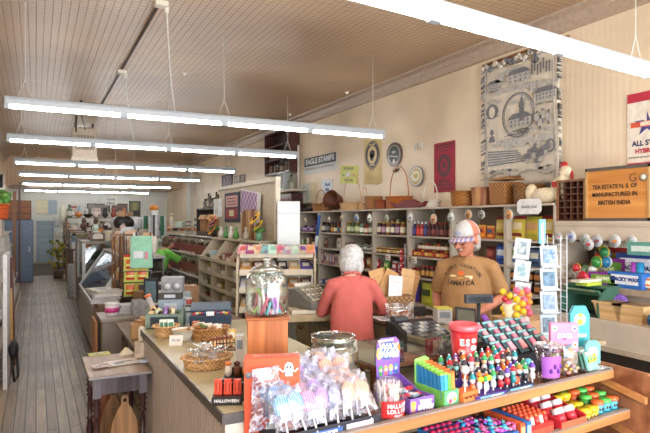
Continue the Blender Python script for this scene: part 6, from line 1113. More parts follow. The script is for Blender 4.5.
t = thing('customer_display', 'small tilted grey customer screen in front of the man', 'screen', (2.93, 3.3, .906), -.5); MB().box((0, 0, .01), (.12, .1, .02), '1d1e20').cyl((0, .02, .01), (0, .02, .09), .012, '1d1e20').build('stand', t); MB().box((0, 0, .12), (.16, .014, .12), '1d1e20', (-.5, .1, 0)).box((0, -.008, .117), (.13, .004, .09), mat('5f6458', .2), (-.5, .1, 0)).build('screen', t, .003)
t = thing('pole_display', 'dark slate bar shaped pole display before the man', 'screen', (2.80, 3.02, .906), -.35); MB().cyl((0, 0, 0), (0, 0, .26), .014, '30363c').box((0, 0, .005), (.1, .1, .01), '30363c').build('pole', t); MB().box((0, 0, .29), (.2, .05, .06), mat('39424c', .4)).box((0, -.026, .29), (.17, .002, .035), '1b2026').build('display', t, .005)
t = thing('cash_register', 'black cash register with sloped key panels on the counter behind the candy', 'cash register', (2.24, 2.97, .906), -.12); bk = mat('1d1e22', .35)
MB().box((0, 0, .035), (.34, .36, .07), bk).box((0, -.182, .035), (.3, .004, .055), '2a2b30').build('drawer', t, .005); MB().prism([(-.18, .072), (.18, .072), (.18, .17), (.1, .18), (-.18, .11)], .32, bk, -.16, ax='x').build('body', t, .008)
b = MB()
for i in range(9):
    for j in range(4): b.box((-.125+i*.031, -.13+j*.05, .127+j*.0125), (.026, .038, .01), mat(['3c3e44', '8f9298', 'b9bbb4', '55585e'][(i*3+j) % 4], .4), (.25, 0, 0))
b.build('keys', t); MB().box((-.08, .13, .185), (.1, .08, .03), mat('34363c', .4)).build('receipt_printer', t, .006)
for k, (x, y, nm) in enumerate(((1.74, 3.14, 'left'),)): t = thing('white_carton', 'white paper lined box on the counter %s of the cash register' % nm, 'box', (x, y, .906), .1); MB().box((0, 0, .04), (.18, .12, .08), 'd6d4ce').build('box', t, .003)
# red candy bucket
p = RK(RU(466.5, .3), .32, 0); t = thing('candy_bucket', 'tall red plastic candy bucket with white letters and translucent rim', 'bucket', (p.x, p.y, ZU+.1), -YAW); rd = mat('cf2c34', .3)
b = MB(); b.lathe((0, 0, 0), [(.056, 0), (.06, .01), (.076, .2)], rd, 28).lathe((0, 0, 0), [(.082, .2), (.084, .206), (.084, .232), (.078, .236), (.074, .2), (.06, .04), (.001, .04)], mat('e8626c', .3, spec=.6), 28); b.build('bucket', t)
for tx, a0, z, s_, c in (('ES', -1.95, .14, .05, 'f0ece8'),):
    for i, ch in enumerate(tx): a = a0+i*.42; r = .0735; words(ch, s_, c, t, (r*math.cos(a), r*math.sin(a), z), (PI/2+.1, 0, a+PI/2), .0012, bold=.002, name='letter')
b = MB(); b.T = Matrix.Rotation(-1.0, 4, 'Z'); b.sph((.073, 0, .15), (.004, .02, .014), 'f2c8c0').sph((.07, .0, .11), (.004, .024, .016), 'f2d8d4'); b.T = Matrix.Rotation(-2.0, 4, 'Z'); b.sph((.068, 0, .085), (.006, .024, .02), 'f2a090'); b.build('print', t)
t = thing('red_carton', 'red low carton under the tall red candy bucket', 'box', (p.x, p.y, ZU+.001), RA); MB().box((0, 0, .048), (.15, .14, .097), mat('b82c34', .4)).build('carton', t)
# lollipop tree
t = thing('lollipop_stand', 'white cone stand for the yellow and pink smiley lollipops', 'stand', (2.755, 2.68, .906)); MB().lathe((0, 0, 0), [(.1, 0), (.1, .02), (.05, .05), (.035, .12), (.05, .3), (.001, .34)], mat('d8c8a8', .5), 18).build('stand', t)
lc = {'y': ('e2b51e', 'yellow'), 'o': ('e08a3a', 'orange'), 'p': ('e0607a', 'pink'), 'r': ('c02838', 'red'), 'w': ('ecd0d0', 'pale pink')}; C0 = Vector((2.755, 2.68, 0)); ax = Vector((CY, -SY, 0)); fw = Vector((SY, CY, 0)); n_ = {}
for k, (u, v, c) in enumerate(((503, 292, 'y'), (510, 296, 'y'), (505.5, 299, 'r'), (509, 303.5, 'p'), (516.5, 290.5, 'p'), (521, 293, 'o'), (527, 290.5, 'p'), (528.5, 295, 'o'), (524, 300, 'p'), (516.5, 299.5, 'y'), (522.5, 303.5, 'y'), (529, 302, 'o'), (527, 307.5, 'p'), (517, 308, 'y'), (523, 311.5, 'y'), (529.5, 313, 'p'), (503.5, 308.5, 'y'), (505.5, 314, 'y'), (516.5, 315.5, 'y'), (511, 320, 'w'), (526, 320, 'w'))):
    fo = .06-.035*abs(u-517)/14*2; off = C0+ax*0; d_ = C0.x*SY+C0.y*CY-fo*1.0; p = PD(u, v, d_); n_[c] = n_.get(c, 0)+1
    t = thing('lollipop', '%s ball lollipop with face on the cone stand, %s such from the top' % (lc[c][1], ORD[n_[c]-1]), 'lollipop', p, -YAW, 'ball lollipops on the cone stand')
    MB().sph((0, 0, 0), .0235, mat(lc[c][0], .3), 12, 8).build('candy', t); b = MB(); b.sph((-.007, -.0215, .005), .0025, '3a2a20', 5, 4).sph((.007, -.0215, .005), .0025, '3a2a20', 5, 4).tube([(-.009, -.021, -.006), (0, -.0225, -.011), (.009, -.021, -.006)], .0013, '7a2a20', 4); b.build('face', t)
    e = Vector((C0.x, C0.y, min(p.z-.03, 1.18)))-p; e.rotate(Euler((0, 0, YAW))); MB().cyl((0, 0, 0), e*.97, .0025, 'f0ece4', 5).build('stick', t)
# card rack (spinner)
SPX, SPY = 3.17, 2.78; t = thing('card_rack', 'tall white revolving rack of picture postcards on the counter', 'card rack', (SPX, SPY, .906), -YAW+.12); SP = t
MB().lathe((0, 0, 0), [(.15, 0), (.15, .012), (.03, .03), (.015, .04)], 'dfe4ea', 20).cyl((0, 0, 0), (0, 0, .74), .012, 'dfe4ea').build('stand', t)
b = MB()
for z in [k*.045 for k in range(1, 17)]:
    for x in (.085, .13): b.cyl((x, -.09, z), (x, .09, z), .0025, 'cdd4dc', 4)
for x in (.085, .13): 
    for y in (-.09, .09): b.cyl((x, y, .03), (x, y, .74), .003, 'd9dfe6', 5)
b.build('wire_side', t)
MB().box((-.005, 0, .77), (.045, .02, .17), mat('58b4dc', .4)).box((-.005, -.0105, .77), (.02, .002, .12), 'b8e4f4').build('header_sign', t, .002)
arts = ['2f5f98', '5f87a4', '56749c', '7c98ac', '8fb0d8']
for k in range(4):
    z = .055+.158*k if k < 4 else 0; f = MB().box((-.005, -.095, z+.07), (.122, .006, .15), mat('bccad6', .5), (-.12, 0, 0)).box((-.005, -.112, z+.004), (.124, .03, .012), 'c4d0dc').build('card_pocket', t, .001)
    c = MB().box((-.005, -.1005, z+.075), (.085, .004, .1), mat(arts[3-k], .5, scale=30, h2='9fb2c4' if k % 2 else '23344a'), (-.12, 0, 0)); c.build('postcard', f)
for k in range(3):
    z = .27+.155*k; x = -.15-.0*k; f = MB(); f.T = Matrix.Translation((x, .02, z)) @ Matrix.Rotation(-.55, 4, 'Z') @ Matrix.Rotation(.12, 4, 'Y'); f.box((0, 0, .07), (.105, .006, .145), mat('ccd4da', .35)); f = f.build('card_pocket', t, .001)
    c = MB(); c.T = Matrix.Translation((x, .02, z)) @ Matrix.Rotation(-.55, 4, 'Z') @ Matrix.Rotation(.12, 4, 'Y'); c.box((0, -.005, .075), (.06, .004, .09), mat(['7f8c90', '6fa0b0', '50708a'][k], .5, scale=30, h2='c8d0d0')); c.build('postcard', f)
for z in (.3, .5, .66): MB().cyl((0, 0, z), (-.15, .03, z), .004, 'cdd4dc', 5).build('arm', t)
t = thing('shipping_box', 'open tan cardboard box on the counter behind the toy lollipops', 'box', (3.33, 3.12, .906), -.2); MB().box((0, 0, .05), (.36, .3, .1), mat('c29a70', .7)).build('box', t, .003)
t = thing('white_box', 'flat white box leaning beside the purple ribbon figure', 'box', (2.86, 2.86, .906), -.3); MB().box((0, 0, .075), (.22, .05, .15), 'd9dde2').build('box', t, .003)
t = thing('ribbon_figure', 'purple twisted ribbon figure standing between bucket and lollipop stand', 'ornament', (2.655, 2.78, .906), -.4); pv = mat('8c4cc0', .3); MB().tube([(-.03, 0, .22), (0, 0, .17), (.03, 0, .1), (.02, 0, 0)], [.018, .022, .03, .02], pv, 8).tube([(0, 0, .1), (.06, 0, .14), (.07, 0, .09)], [.02, .018, .01], pv, 8).sph((.045, -.01, .05), (.022, .02, .03), 'c83a8a').build('ribbon', t)
t = thing('green_bow', 'bright green foil bow on the riser table behind the blister cards', 'bow', RK(1.70, .56, zr), RA); b = MB()
for k in range(7): a = k*2*PI/7; b.sph((.03*math.cos(a), .03*math.sin(a), .02+.012*(k % 2)), (.025, .014, .012), mat('3aa84a', .3), 8, 5)
b.build('bow', t)
for k in range(6): item('packet', 'rpk%d' % k, carton(.1, .08, .05+.02*(k % 3), ['c8b090', '6a5a50', 'b84a3a', 'd8ccb8', '8a7868', '4a5058'][k], 'e0d4c0'), RK(1.46+.0*k+(k % 3)*.1, .52+.07*(k//3), zr+.001), RA+.1*k, ['tan', 'brown', 'red', 'cream', 'taupe', 'slate'][k]+' small carton on the riser table', 'box')
# ---------------------------------------------------------------- turned leg side table
tx0, tx1, ty0, ty1, tz = .315, .672, 3.86, 4.44, .75
t = thing('side_table', 'small dark table with turned legs standing against the grooved counter', 'table', ((tx0+tx1)/2, (ty0+ty1)/2, 0)); W, D = tx1-tx0, ty1-ty0; DK = mat('5f545a', .35, kind='woodz', scale=14, h2='3e3238'); MR = mat('3f2426', .3)
MB().box((0, 0, tz-.011), (W+.03, D+.03, .022), mat('a58e78', .4, kind='woody', scale=8, h2='7d6450')).box((0, -D/2-.013, tz-.012), (W+.032, .006, .016), '8f8f98').build('tabletop', t, .003)
b = MB()
for s in (-1, 1): b.box((0, s*(D/2-.03), tz-.075), (W-.06, .018, .11), DK).box((s*(W/2-.03), 0, tz-.075), (.018, D-.06, .11), DK)
b.build('apron', t)
for sx_ in (-1, 1):
    for sy_ in (-1, 1):
        b = MB(); x, y = sx_*(W/2-.035), sy_*(D/2-.035); b.box((x, y, tz-.082), (.048, .048, .135), mat('6c6670', .4)); b.lathe((x, y, 0), [(.012, 0), (.018, .02), (.022, .06), (.014, .1), (.02, .16), (.026, .24), (.016, .3), (.026, .315), (.014, .33), (.019, .41), (.014, .47), (.027, .485), (.015, .5), (.027, .52), (.015, .54), (.028, .56), (.015, .58), (.028, .592), (.02, .603)], MR, 12); b.build('leg', t)
q = lambda u, v, z=.7515: PZ(u, v, z)
for k, (u, v, w_, d_, c, nm, rr) in enumerate(((99, 354, .15, .1, 'c4cc5a', 'yellow green flyer at the back left of the little table', .1), (122, 363, .22, .15, 'd8d0cc', 'white map flyer across the front of the little table', .15), (101, 367, .12, .1, 'c2a8a0', 'folded pinkish map flyer at the front left of the little table', .3))):
    p = q(u, v, .752); item('flyer', 'fly%d' % k, lambda b: b.box((0, 0, .002), (w_, d_, .004), c).box((.02, .01, .0045), (w_*.5, d_*.2, .001), '8a6f70').box((-.03, -.02, .0045), (w_*.3, d_*.3, .001), '7f8a90'), (p.x, p.y, .7515+.004*k), rr, nm, 'flyer')
p = q(126, 351); t = thing('folded_card', 'small cream card folded like a tent at the back of the little table', 'card', (p.x, min(p.y, 4.36), .751), .3); MB().prism([(-.05, 0), (.05, 0), (.0, .05)], .06, mat('e0d8c0', .6)).build('card', t)
p = q(144, 357); t = thing('cardboard_box', 'open white carton with a rounded upright flap on the little table', 'box', (p.x-.012, p.y+.02, .7515), -.1); MB().box((0, 0, .055), (.1, .1, .11), mat('d8c8b4', .6)).box((-.03, -.052, .075), (.035, .004, .08), 'b8a490').build('box', t, .003); MB().prism([(-.022, .0), (.022, 0), (.022, .11), (.012, .13), (-.012, .13), (-.022, .11)], .004, mat('d9d0c2', .6), .03).build('flap', t, 0, (0, 0, .09))
p = q(148, 364); item('sachet', 'sch', lambda b: b.pillow((0, 0, .012), .07, .06, .012, mat('b8c8e0', .3), seed=2), (p.x-.01, p.y, .76), (-1.4, 0, .3), 'pale blue sachet at the right front corner of the little table', 'sachet')
BW = mat('b0824e', .45, kind='woodz', scale=16, h2='6f4826')
def board(name, label, x, y, rz, lean, h_, w_, m):
    t = thing(name, label, 'cutting board', (x, y, .0), rz); pts = [(-w_/2, .02), (-w_/2+.02, 0), (w_/2-.02, 0), (w_/2, .02), (w_/2+.012, h_*.35), (w_/2-.005, h_*.6), (w_*.28, h_*.78), (w_*.16, h_*.84), (w_*.15, h_*.94), (.02, h_), (-.02, h_), (-w_*.15, h_*.94), (-w_*.16, h_*.84), (-w_*.28, h_*.78), (-w_/2+.005, h_*.6), (-w_/2-.012, h_*.35)]
    o = MB().prism(pts, .022, m, 0).build('board', t, .004); o.rotation_euler = (lean, 0, 0); h = MB().cyl((0, -.002, h_*.92), (0, .002, h_*.92), .012, '3a2416', 12).build('hang_hole', t); h.rotation_euler = (lean, 0, 0); return t
t = thing('low_crate', 'low dark crate under the little table carrying the cutting boards', 'crate', (.49, 4.1, 0)); MB().box((0, 0, .065), (.26, .46, .13), mat('4e3d3a')).build('crate', t, .004)
t1 = board('cutting_board', 'dark wavy edged wooden cutting board leaning behind the light one under the table', .47, 4.2, -.55, -.12, .42, .16, mat('7d5a38', .5, kind='woodz', scale=16, h2='4a3020')); t1.location.z = .132
t2_ = board('cutting_board', 'light striped oak cutting board standing in front under the table', .535, 4.0, -.2, -.12, .42, .17, BW); t2_.location.z = .132
t = thing('leaning_plank', 'reddish brown wooden panel standing behind the little table leg', 'panel', (.40, 4.5, 0)); MB().box((.06, 0, .3), (.16, .02, .6), mat('9c5f42', .5, kind='woodz', scale=10, h2='7a4530')).build('panel', t, .002)
# ---------------------------------------------------------------- grey pedestal and what it carries
t = thing('pedestal_cabinet', 'plain grey laminate pedestal between the little table and the glass case', 'cabinet', (.585, 5.9, 0)); gp_ = mat('8d857e', .45, var=.03)
MB().box((.26, .23, .375), (.52, .46, .75), gp_).build('body', t, .003); MB().box((.26, .22, .765), (.56, .5, .03), mat('9a928a', .4)).build('top', t, .004)
ZP = .781
p = PT(112, 5.75, ZP); t = thing('spool_tub', 'white round tub with pink label on the grey pedestal', 'tub', p); MB().lathe((0, 0, 0), [(.066, 0), (.07, .005), (.07, .11), (.066, .115)], 'e2dce2', 22).lathe((0, 0, .03), [(.0715, 0), (.0715, .05)], mat('c43a8a', .4), 22).build('tub', t); MB().lathe((0, 0, .112), [(.074, 0), (.074, .016), (.001, .018)], 'e9e6ea', 22).build('lid', t)
t = thing('tissue_box', 'pale grey marbled paper box on the grey pedestal', 'box', (1.0, 6.0, ZP), 0); MB().box((0, 0, .075), (.24, .17, .15), mat('a9adb4', .6, scale=20, h2='8c9098')).box((0, 0, .152), (.2, .12, .006), '8f9299').build('box', t, .004)
for k in range(3): item('white_parcel', 'wpc%d' % k, lambda b: b.box((0, 0, .015), (.2-.01*k, .16, .03), mat('c6c8cc', .6)), (.86, 6.2, ZP+.032*k), .1*k, 'pale flat parcel behind the round tub, %s of three stacked' % ['bottom', 'middle', 'top'][k], 'parcel')
t = thing('floor_board', 'tan wooden board standing on edge beside the grey pedestal', 'board', (.545, 6.1, 0)); MB().box((0, .2, .36), (.02, .42, .72), mat('b07a52', .5, kind='woodz', scale=8)).build('board', t)
# ---------------------------------------------------------------- refrigerated case with sloping glass
t = thing('deli_case', 'refrigerated glass display case with sloping front along the aisle', 'display case', (.62, 7.35, 0)); Ld = 2.5; wh = mat('cfd2d2', .4); sl = mat('4c4a4a', .4)
MB().prism([(.0, .16), (.0, .62), (.05, .72), (.85, .72), (.85, .1), (.06, .1)], Ld, mat('a79f94', .4), 0, ax='y').build('base', t, .004); MB().box((.45, Ld/2, .05), (.8, Ld-.05, .1), '2a2826').build('kick', t)
MB().box((.03, Ld/2, .70), (.06, Ld, .05), wh).build('sill', t, .004)
for y in (0, Ld): MB().add([(x, yy, z) for yy in (y-.015, y+.015) for x, z in ((-.01, .72), (.05, .72), (.42, 1.27), (.36, 1.27))], [(0, 1, 2, 3), (7, 6, 5, 4), (0, 4, 5, 1), (1, 5, 6, 2), (2, 6, 7, 3), (3, 7, 4, 0)], wh).build('end_bar', t)
MB().box((.36+.25, Ld/2, 1.28), (.52, Ld, .03), mat('8c8a86', .4)).build('top', t, .004); MB().box((.84, Ld/2, 1.0), (.02, Ld, .55), sl).build('back', t); MB().prism([(.03, .73), (.84, .73), (.84, 1.26), (.4, 1.26)], .02, sl, Ld-.02).build('end_wall', t); MB().box((.45, Ld/2, .95), (.42, Ld-.06, .012), mat('b8bcc0', .3)).box((.42, Ld/2, .735), (.78, Ld-.06, .01), '3a3836').build('inner_shelf', t)
MB().add([(.02, .02, .73), (.02, Ld-.02, .73), (.39, Ld-.02, 1.265), (.39, .02, 1.265)], [(0, 1, 2, 3)], clear('dfe8e8', .14, .04)).add([(.04, .0, .73), (.83, 0, .73), (.83, 0, 1.26), (.4, 0, 1.26)], [(0, 1, 2, 3)], clear('dfe8e8', .14, .04)).build('glass', t)
rn = random.Random(3)
for k in range(12): item('deli_tray', 'dlt%d' % (k % 4), lambda b: b.box((0, 0, .02), (.22, .15, .04), mat(['a07a5a', 'c8c2b4', '6a4a3c', 'b8945c'][k % 4])).box((0, 0, .05), (.14, .1, .03), mat(['d8b48a', '8a5040', 'e0d8c8', 'c07850'][k % 4])), (.62+(.42 if k % 2 else .38), 7.5+(k//2)*.39, .742 if k < 0 else (.957 if k % 2 else .742)), rn.uniform(-.2, .2), '%s tray of food inside the glass case, %s %s along' % (['tan', 'pale', 'brown', 'golden'][k % 4], ['floor', 'shelf'][k % 2], ORD[k//2]), 'tray', 'food trays in the glass case')
tc_ = ['d8d6d0', 'cfc8bc', 'e2e0da', 'c9a27c', 'd8b49c', '8c7c6c', 'c8ccd2']; tn_ = ['white', 'cream', 'pale', 'tan', 'peach', 'brown', 'bluish white']
for k in range(14): r = .09+.03*rn.random(); j = k % 7; item('stuffed_bag', 'stb%d' % j, bag(.24, .24+.02*j, .16, tc_[j], tc_[(j+2) % 7], None, lean=-.1, seed=j), (1.12+.2*(k % 2), 7.5+(k//2)*.33, 1.296), -1.2, '%s filled bag on top of the glass case, %s row %s' % (tn_[j], ORD[k//2], ['front', 'back'][k % 2]), 'bag', 'filled bags on the glass case')
t = thing('side_cupboard', 'brown low cupboard at the near end of the glass case', 'cupboard', (.62, 6.78, 0)); MB().box((.1, .25, .4), (.19, .46, .8), mat('7a6250', .5)).build('body', t, .004); MB().box((-.004, .25, .4), (.012, .4, .7), mat('8c705a')).build('door', t)
for k in range(4): item('flat_box', 'flb%d' % k, lambda b: b.box((0, 0, .018), (.3, .4, .034), mat(['c8c6c8', 'b4b2b8', 'd6d4d2', 'bcb8b0'][k], .5)).box((-.02, -.03, .0355), (.1, .2, .001), '8a8c94'), (.74-.01*k, 7.03+.01*k, .802+.037*k), .15*k-.2, 'pale flat carton at the near end of the glass case, %s in its stack' % ['bottom', 'second', 'third', 'top'][k], 'box')
# white cylinder bin and second case
t = thing('white_bin', 'tall white cylinder bin behind the sloping glass case', 'bin', PT(70.5, 12.6, 0)); MB().lathe((0, 0, 0), [(.06, 0), (.07, .02), (.07, .75), (.06, .78), (.001, .78)], 'b4b6b8', 20).build('bin', t)
t = thing('tall_case', 'tall glass fronted case with white posts beyond the sloping case', 'display case', (.72, 10.3, 0)); MB().box((.4, .6, .35), (.8, 1.2, .7), mat('4a4542', .5)).build('base', t); MB().box((.4, .6, 1.38), (.84, 1.24, .04), mat('8f8a80')).box((.4, .6, 1.0), (.74, 1.14, .015), 'a8a8a4').build('shelf', t)
for x in (0, .8):
    for y in (0, 1.2): MB().box((x, y, 1.03), (.05, .05, .68), wh).build('post', t)
MB().box((0, .6, 1.03), (.006, 1.15, .66), clear('dfe8e8', .14, .04)).box((.4, 0, 1.03), (.75, .006, .66), clear('dfe8e8', .14, .04)).build('glass', t)
# ---------------------------------------------------------------- rack of wooden utensils, bags, mirror behind the pedestal
t = thing('utensil_rack', 'narrow rack hung with long brown wooden utensils beside the mint paper bag', 'rack', PT(122, 7.6, 0)); t.location = (1.02, 7.1, 0); t.location = PT(121.5, 6.75, 0)
MB().box((0, 0, .02), (.26, .26, .04), '4a3828').cyl((0, 0, 0), (0, 0, 1.6), .02, '6b4a30').box((0, 0, 1.58), (.26, .05, .03), '7c5a3a').build('stand', t)
for k in range(9): 
    x = -.11+.027*k; b = MB(); m = mat(['8a6038', '6b4526', 'b08a5a', '5a3a24', '9c7448'][k % 5], .6, kind='woodz', scale=14); b.cyl((x, -.04-.02*(k % 2), .95+.1*(k % 3)), (x, -.04-.02*(k % 2), 1.56), .007, m, 6).sph((x, -.045-.02*(k % 2), .9+.1*(k % 3)), (.022, .01, .07), m, 8, 6); b.build('wooden_spoon', t)
t = thing('wire_stand', 'wire stand holding the yellow chip bags and the mint paper bag', 'stand', PT(137, 6.62, 0), -.2); b = MB()
for x in (-.15, .15): b.cyl((x, 0, 0), (x, .05, 1.62), .008, '3b3d42', 6)
b.cyl((-.01, .05, .8), (-.01, .05, 1.62), .012, '23283a', 6)
for z in (.86, 1.03, 1.16): b.box((0, -.06, z), (.34, .14, .008), '3b3d42')
b.build('frame', t); q = Vector(PT(137, 6.62, 0)); R_ = Matrix.Rotation(-.2, 4, 'Z')
for r_ in range(3):
    for c in range(2): v = R_ @ Vector((-.07+.13*c, -.09-.01*r_, (.866, 1.036, 1.166)[r_])); item('chip_bag', 'ycb', lambda b: b.pillow((0, 0, 0), .15, .19, .06, mat('cfd36a', .35), mat('e0683a', .35), mat('c8262c', .35), seed=4, lean=-.1), q+v, -.2, 'yellow chip bag with red top band on the wire stand, %s shelf %s' % (['bottom', 'middle', 'top'][r_], ['left', 'right'][c]), 'bag', 'yellow chip bags on the wire stand')
p = PD(141, 268, 6.5); t = thing('paper_bag', 'mint green paper shopping bag with white label hanging on the wire stand', 'bag', (p.x, p.y-.04, p.z), -.35); MB().box((0, 0, .19), (.25, .06, .37), mat('93cdb0', .6), top=(.9, .6)).build('bag', t, .004); MB().box((-.03, -.034, .16), (.11, .004, .08), 'dfe2ea').box((.06, -.034, .15), (.035, .004, .09), 'd08a9c').build('label', t)
t = thing('framed_mirror', 'dark blue framed mirror standing behind the rear table goods', 'mirror', PT(151, 5.75, .781), -.5); MB().box((0, 0, .2), (.15, .02, .36), mat('1d2430', .3)).build('frame', t, .003); MB().box((0, -.011, .2), (.11, .003, .3), mat('6c8aa0', .1, .6)).build('glass', t)
# rear table with grey boxed goods
t = thing('rear_table', 'low dark table behind the cream counter loaded with small goods', 'table', (1.25, 5.05, 0)); MB().box((0, 0, .765), (1.15, 1.25, .03), mat('7c6a58')).build('tabletop', t, .004)
for sx_ in (-1, 1):
    for sy_ in (-1, 1): MB().box((sx_*.5, sy_*.55, .375), (.05, .05, .75), mat('5f4f42')).build('leg', t)
ZT2 = .782
def boxed(u, d, z, w_, h_, c, lb, circ=True):
    t = thing('boxed_scale', lb, 'box', PT(u, d, z), -YAW+.1); MB().box((0, 0, h_/2), (w_, .14, h_), mat(c, .45)).build('box', t, .004)
    if circ:
        b = MB()
        for s in (-1, 1): b.cyl((s*w_*.22, -.07, h_*.42), (s*w_*.22, -.074, h_*.42), h_*.28, '8f9398', 16).cyl((s*w_*.22, -.074, h_*.42), (s*w_*.22, -.0755, h_*.42), h_*.2, 'c4c6ca', 14)
        b.build('dials', t)
    else: MB().box((0, -.071, h_*.5), (w_*.5, .002, h_*.5), 'c6d2e0').build('label', t)
boxed(172, 5.15, ZT2, .22, .12, '5c6470', 'dark grey box at the bottom of the boxed dial stack', False); boxed(172, 5.15, ZT2+.121, .22, .13, '9fb4c8', 'pale blue box in the middle of the boxed dial stack', False); boxed(171, 5.15, ZT2+.252, .2, .06, '4a4640', 'flat dark box third up in the dial box stack', False); boxed(173, 5.15, ZT2+.313, .19, .14, '8c9096', 'grey box with two round dials topmost of its stack')
for k, (u, d, r, c) in enumerate(((145, 4.75, .05, 'c8a884'), (152, 4.72, .05, 'd8bc98'), (160, 4.78, .045, 'b89470'), (167, 4.7, .05, 'cfae88'), (149, 5.0, .055, 'c09a74'), (158, 5.05, .05, 'd4b48c'), (173, 4.8, .045, 'c8a47c'), (141, 4.95, .05, 'b8926c'))):
    p = PT(u, d, ZT2); t = thing('wooden_disc', 'tan wooden disc ornament with black hub on the rear table, %s of the group' % ORD[k], 'ornament', (p[0], p[1], ZT2+r+.0), -.4+.3*(k % 3), 'wooden wheels on the rear table')
    MB().cyl((0, -.02, 0), (0, .02, 0), r, mat(c, .5), 18).build('disc', t); MB().cyl((0, -.023, 0), (0, -.018, 0), r*.55, '1f1c1c', 16).cyl((0, -.025, 0), (0, -.022, 0), r*.2, '8a7a6a', 10).build('hub', t)
for k, u in enumerate((136, 141, 147)): item('wood_block', 'wbk%d' % k, lambda b: b.box((0, 0, .06+.01*k), (.08, .08, .12+.02*k), mat(['c49a6a', 'b0844f', 'd4b080'][k], .5, kind='woodz', scale=14)), PT(u, 4.62+.05*k, ZT2), .3*k, ['left', 'middle', 'right'][k]+' pale wooden block at the near left of the rear table', 'block')
for k, (u, d, v) in enumerate(((137, 4.55, 330), (143, 4.5, 338))): 
    p = PT(u, d, 0); 
t = thing('counter_scale', 'black counter scale with small display head on the rear table', 'scale', PT(192, 4.72, ZT2), -.3); MB().box((0, 0, .03), (.2, .2, .06), '1e2226').cyl((0, .06, .05), (0, .06, .2), .018, '1e2226').build('base', t, .005); MB().box((0, .05, .22), (.16, .05, .06), mat('2a3036', .3)).box((-.03, .023, .22), (.06, .002, .035), 'b8ccd8').build('display', t, .003)
item('red_bow', 'rbw', lambda b: b.sph((0, 0, .02), (.035, .025, .02), mat('c82838', .3)).sph((.03, 0, .035), (.02, .02, .02), mat('c82838', .3)), PT(197, 4.5, ZT2), 0, 'small red bow beside the black counter scale', 'bow')
t = thing('paper_cone', 'pale blue paper cone leaning behind the black counter scale', 'cone', PT(183, 5.3, ZT2)); MB().cyl((0, 0, 0), (-.03, 0, .42), .07, mat('b8d0dc', .6), 16, .004).build('cone', t)
t = thing('poster_tube', 'white paper tube leaning among the wooden wheels', 'tube', PT(156, 4.9, ZT2)); MB().cyl((.06, 0, 0), (-.06, .04, .3), .022, 'c9c8cc').cyl((-.06, .04, .3), (-.068, .042, .32), .03, 'e0703a').build('tube', t)
# ---------------------------------------------------------------- cubby shelving, board and jar racks in the middle
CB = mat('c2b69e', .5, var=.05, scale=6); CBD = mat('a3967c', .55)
cx, cy0, cy1, ch = 2.1, 6.09, 8.05, 1.5
t = thing('cubby_shelf', 'cream cubbyhole shelving with slanted dividers running beside the glass jar racks', 'shelving', (cx, cy0, 0)); Lc = cy1-cy0
for k in range(4): y = k*(Lc-.025)/3; MB().prism([(0, 0), (.4, 0), (.4, ch), (.22, ch), (0, ch-.3)], .025, CB, y).build('divider', t)
for j in range(7): z = .1+j*.185; MB().box((.2, Lc/2, z), (.38, Lc, .02), CB).box((.004, Lc/2, z+.02), (.012, Lc, .04), CB).build('shelf', t)
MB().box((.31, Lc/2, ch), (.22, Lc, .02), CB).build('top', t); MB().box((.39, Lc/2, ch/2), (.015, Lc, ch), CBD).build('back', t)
rn = random.Random(21); cols = [('6f7a4a', 'olive'), ('a08a60', 'tan'), ('c8c4bc', 'white'), ('8c3a34', 'red'), ('b8a04a', 'mustard'), ('5a4a40', 'brown'), ('9ab0b8', 'pale blue'), ('4a5a48', 'dark green')]
for j in range(2, 7):
    for k in range(3):
        for m_ in range(3):
            c, nm = cols[(j*5+k*3+m_*2+rn.randrange(3)) % 8]; z = .111+j*.185+.001
            if j == 6 and k == 1: c, nm = '8c5a50', 'rosy'
            item('cubby_packet', 'cbp%s%d' % (c, (j+m_) % 3), [carton(.15, .14, .07, c, 'ddd8c8'), carton(.14, .12, .11, c, 'cfc8b0'), bowl(.07, .06, c)][(j+m_) % 3], (cx+.13, cy0+.12+k*.645+m_*.19, z), -PI/2+rn.uniform(-.3, .3), '%s small good, %s shelf up, %s cell, %s in it' % (nm, ORD[j], ['near', 'middle', 'far'][k], ORD[m_]), 'packet', 'small goods in the cubbyholes')
item('green_bowl', 'gbl', bowl(.1, .12, '5fae4a'), (cx-.17, cy0-.12, 1.24), 0, 'bright green bowl at the near end of the cubby shelving', 'bowl') if 0 else None
t = thing('mug_rack', 'dark rack with a bright green bowl at the near end of the cubby shelving', 'rack', (cx-.02, cy0-.22, 0)); MB().box((0, 0, .6), (.16, .2, 1.2), mat('6c5444')).build('stand', t); b = MB(); bowl(.09, .1, '5fae4a')(b); b.build('bowl', t, 0, (-.02, 0, 1.2))
# partition board with posters
bx, by0, by1 = 2.56, 6.15, 8.5
t = thing('notice_board', 'cream partition board with framed edge standing behind the cubby shelving', 'board', (bx, by0, 0)); Lb = by1-by0
MB().box((0, Lb/2, 1.12), (.03, Lb, 2.24), mat('c4b8a2', .6)).build('panel', t); b = MB(); b.box((-.01, Lb/2, 2.25), (.06, Lb+.06, .05), 'd8cfba').box((-.01, 0, 1.12), (.06, .05, 2.24), 'd8cfba'); b.build('edging', t)
def on_board(u0, u1, v0, v1, dx=.03): return wall_rect(u0, u1, v0, v1, bx-dx)
c, w_, h_ = on_board(225, 239.5, 192.5, 222); t = thing('banner_poster', 'navy and maroon hanging quilt poster on the cream partition board', 'poster', c)
b = MB(); b.box((0, 0, 0), (.01, w_, h_), mat('2c2a44', .7)).box((-.006, 0, h_*.2), (.003, w_*.8, h_*.38), 'c98f88').box((-.006, 0, -h_*.22), (.003, w_*.8, h_*.34), mat('8a2c30', .7)).box((-.009, 0, -h_*.2), (.003, w_*.3, h_*.2), 'c8c090')
for k in range(3): b.box((-.009, 0, h_*(.3-.1*k)), (.002, w_*.6, h_*.04), '6a3a44')
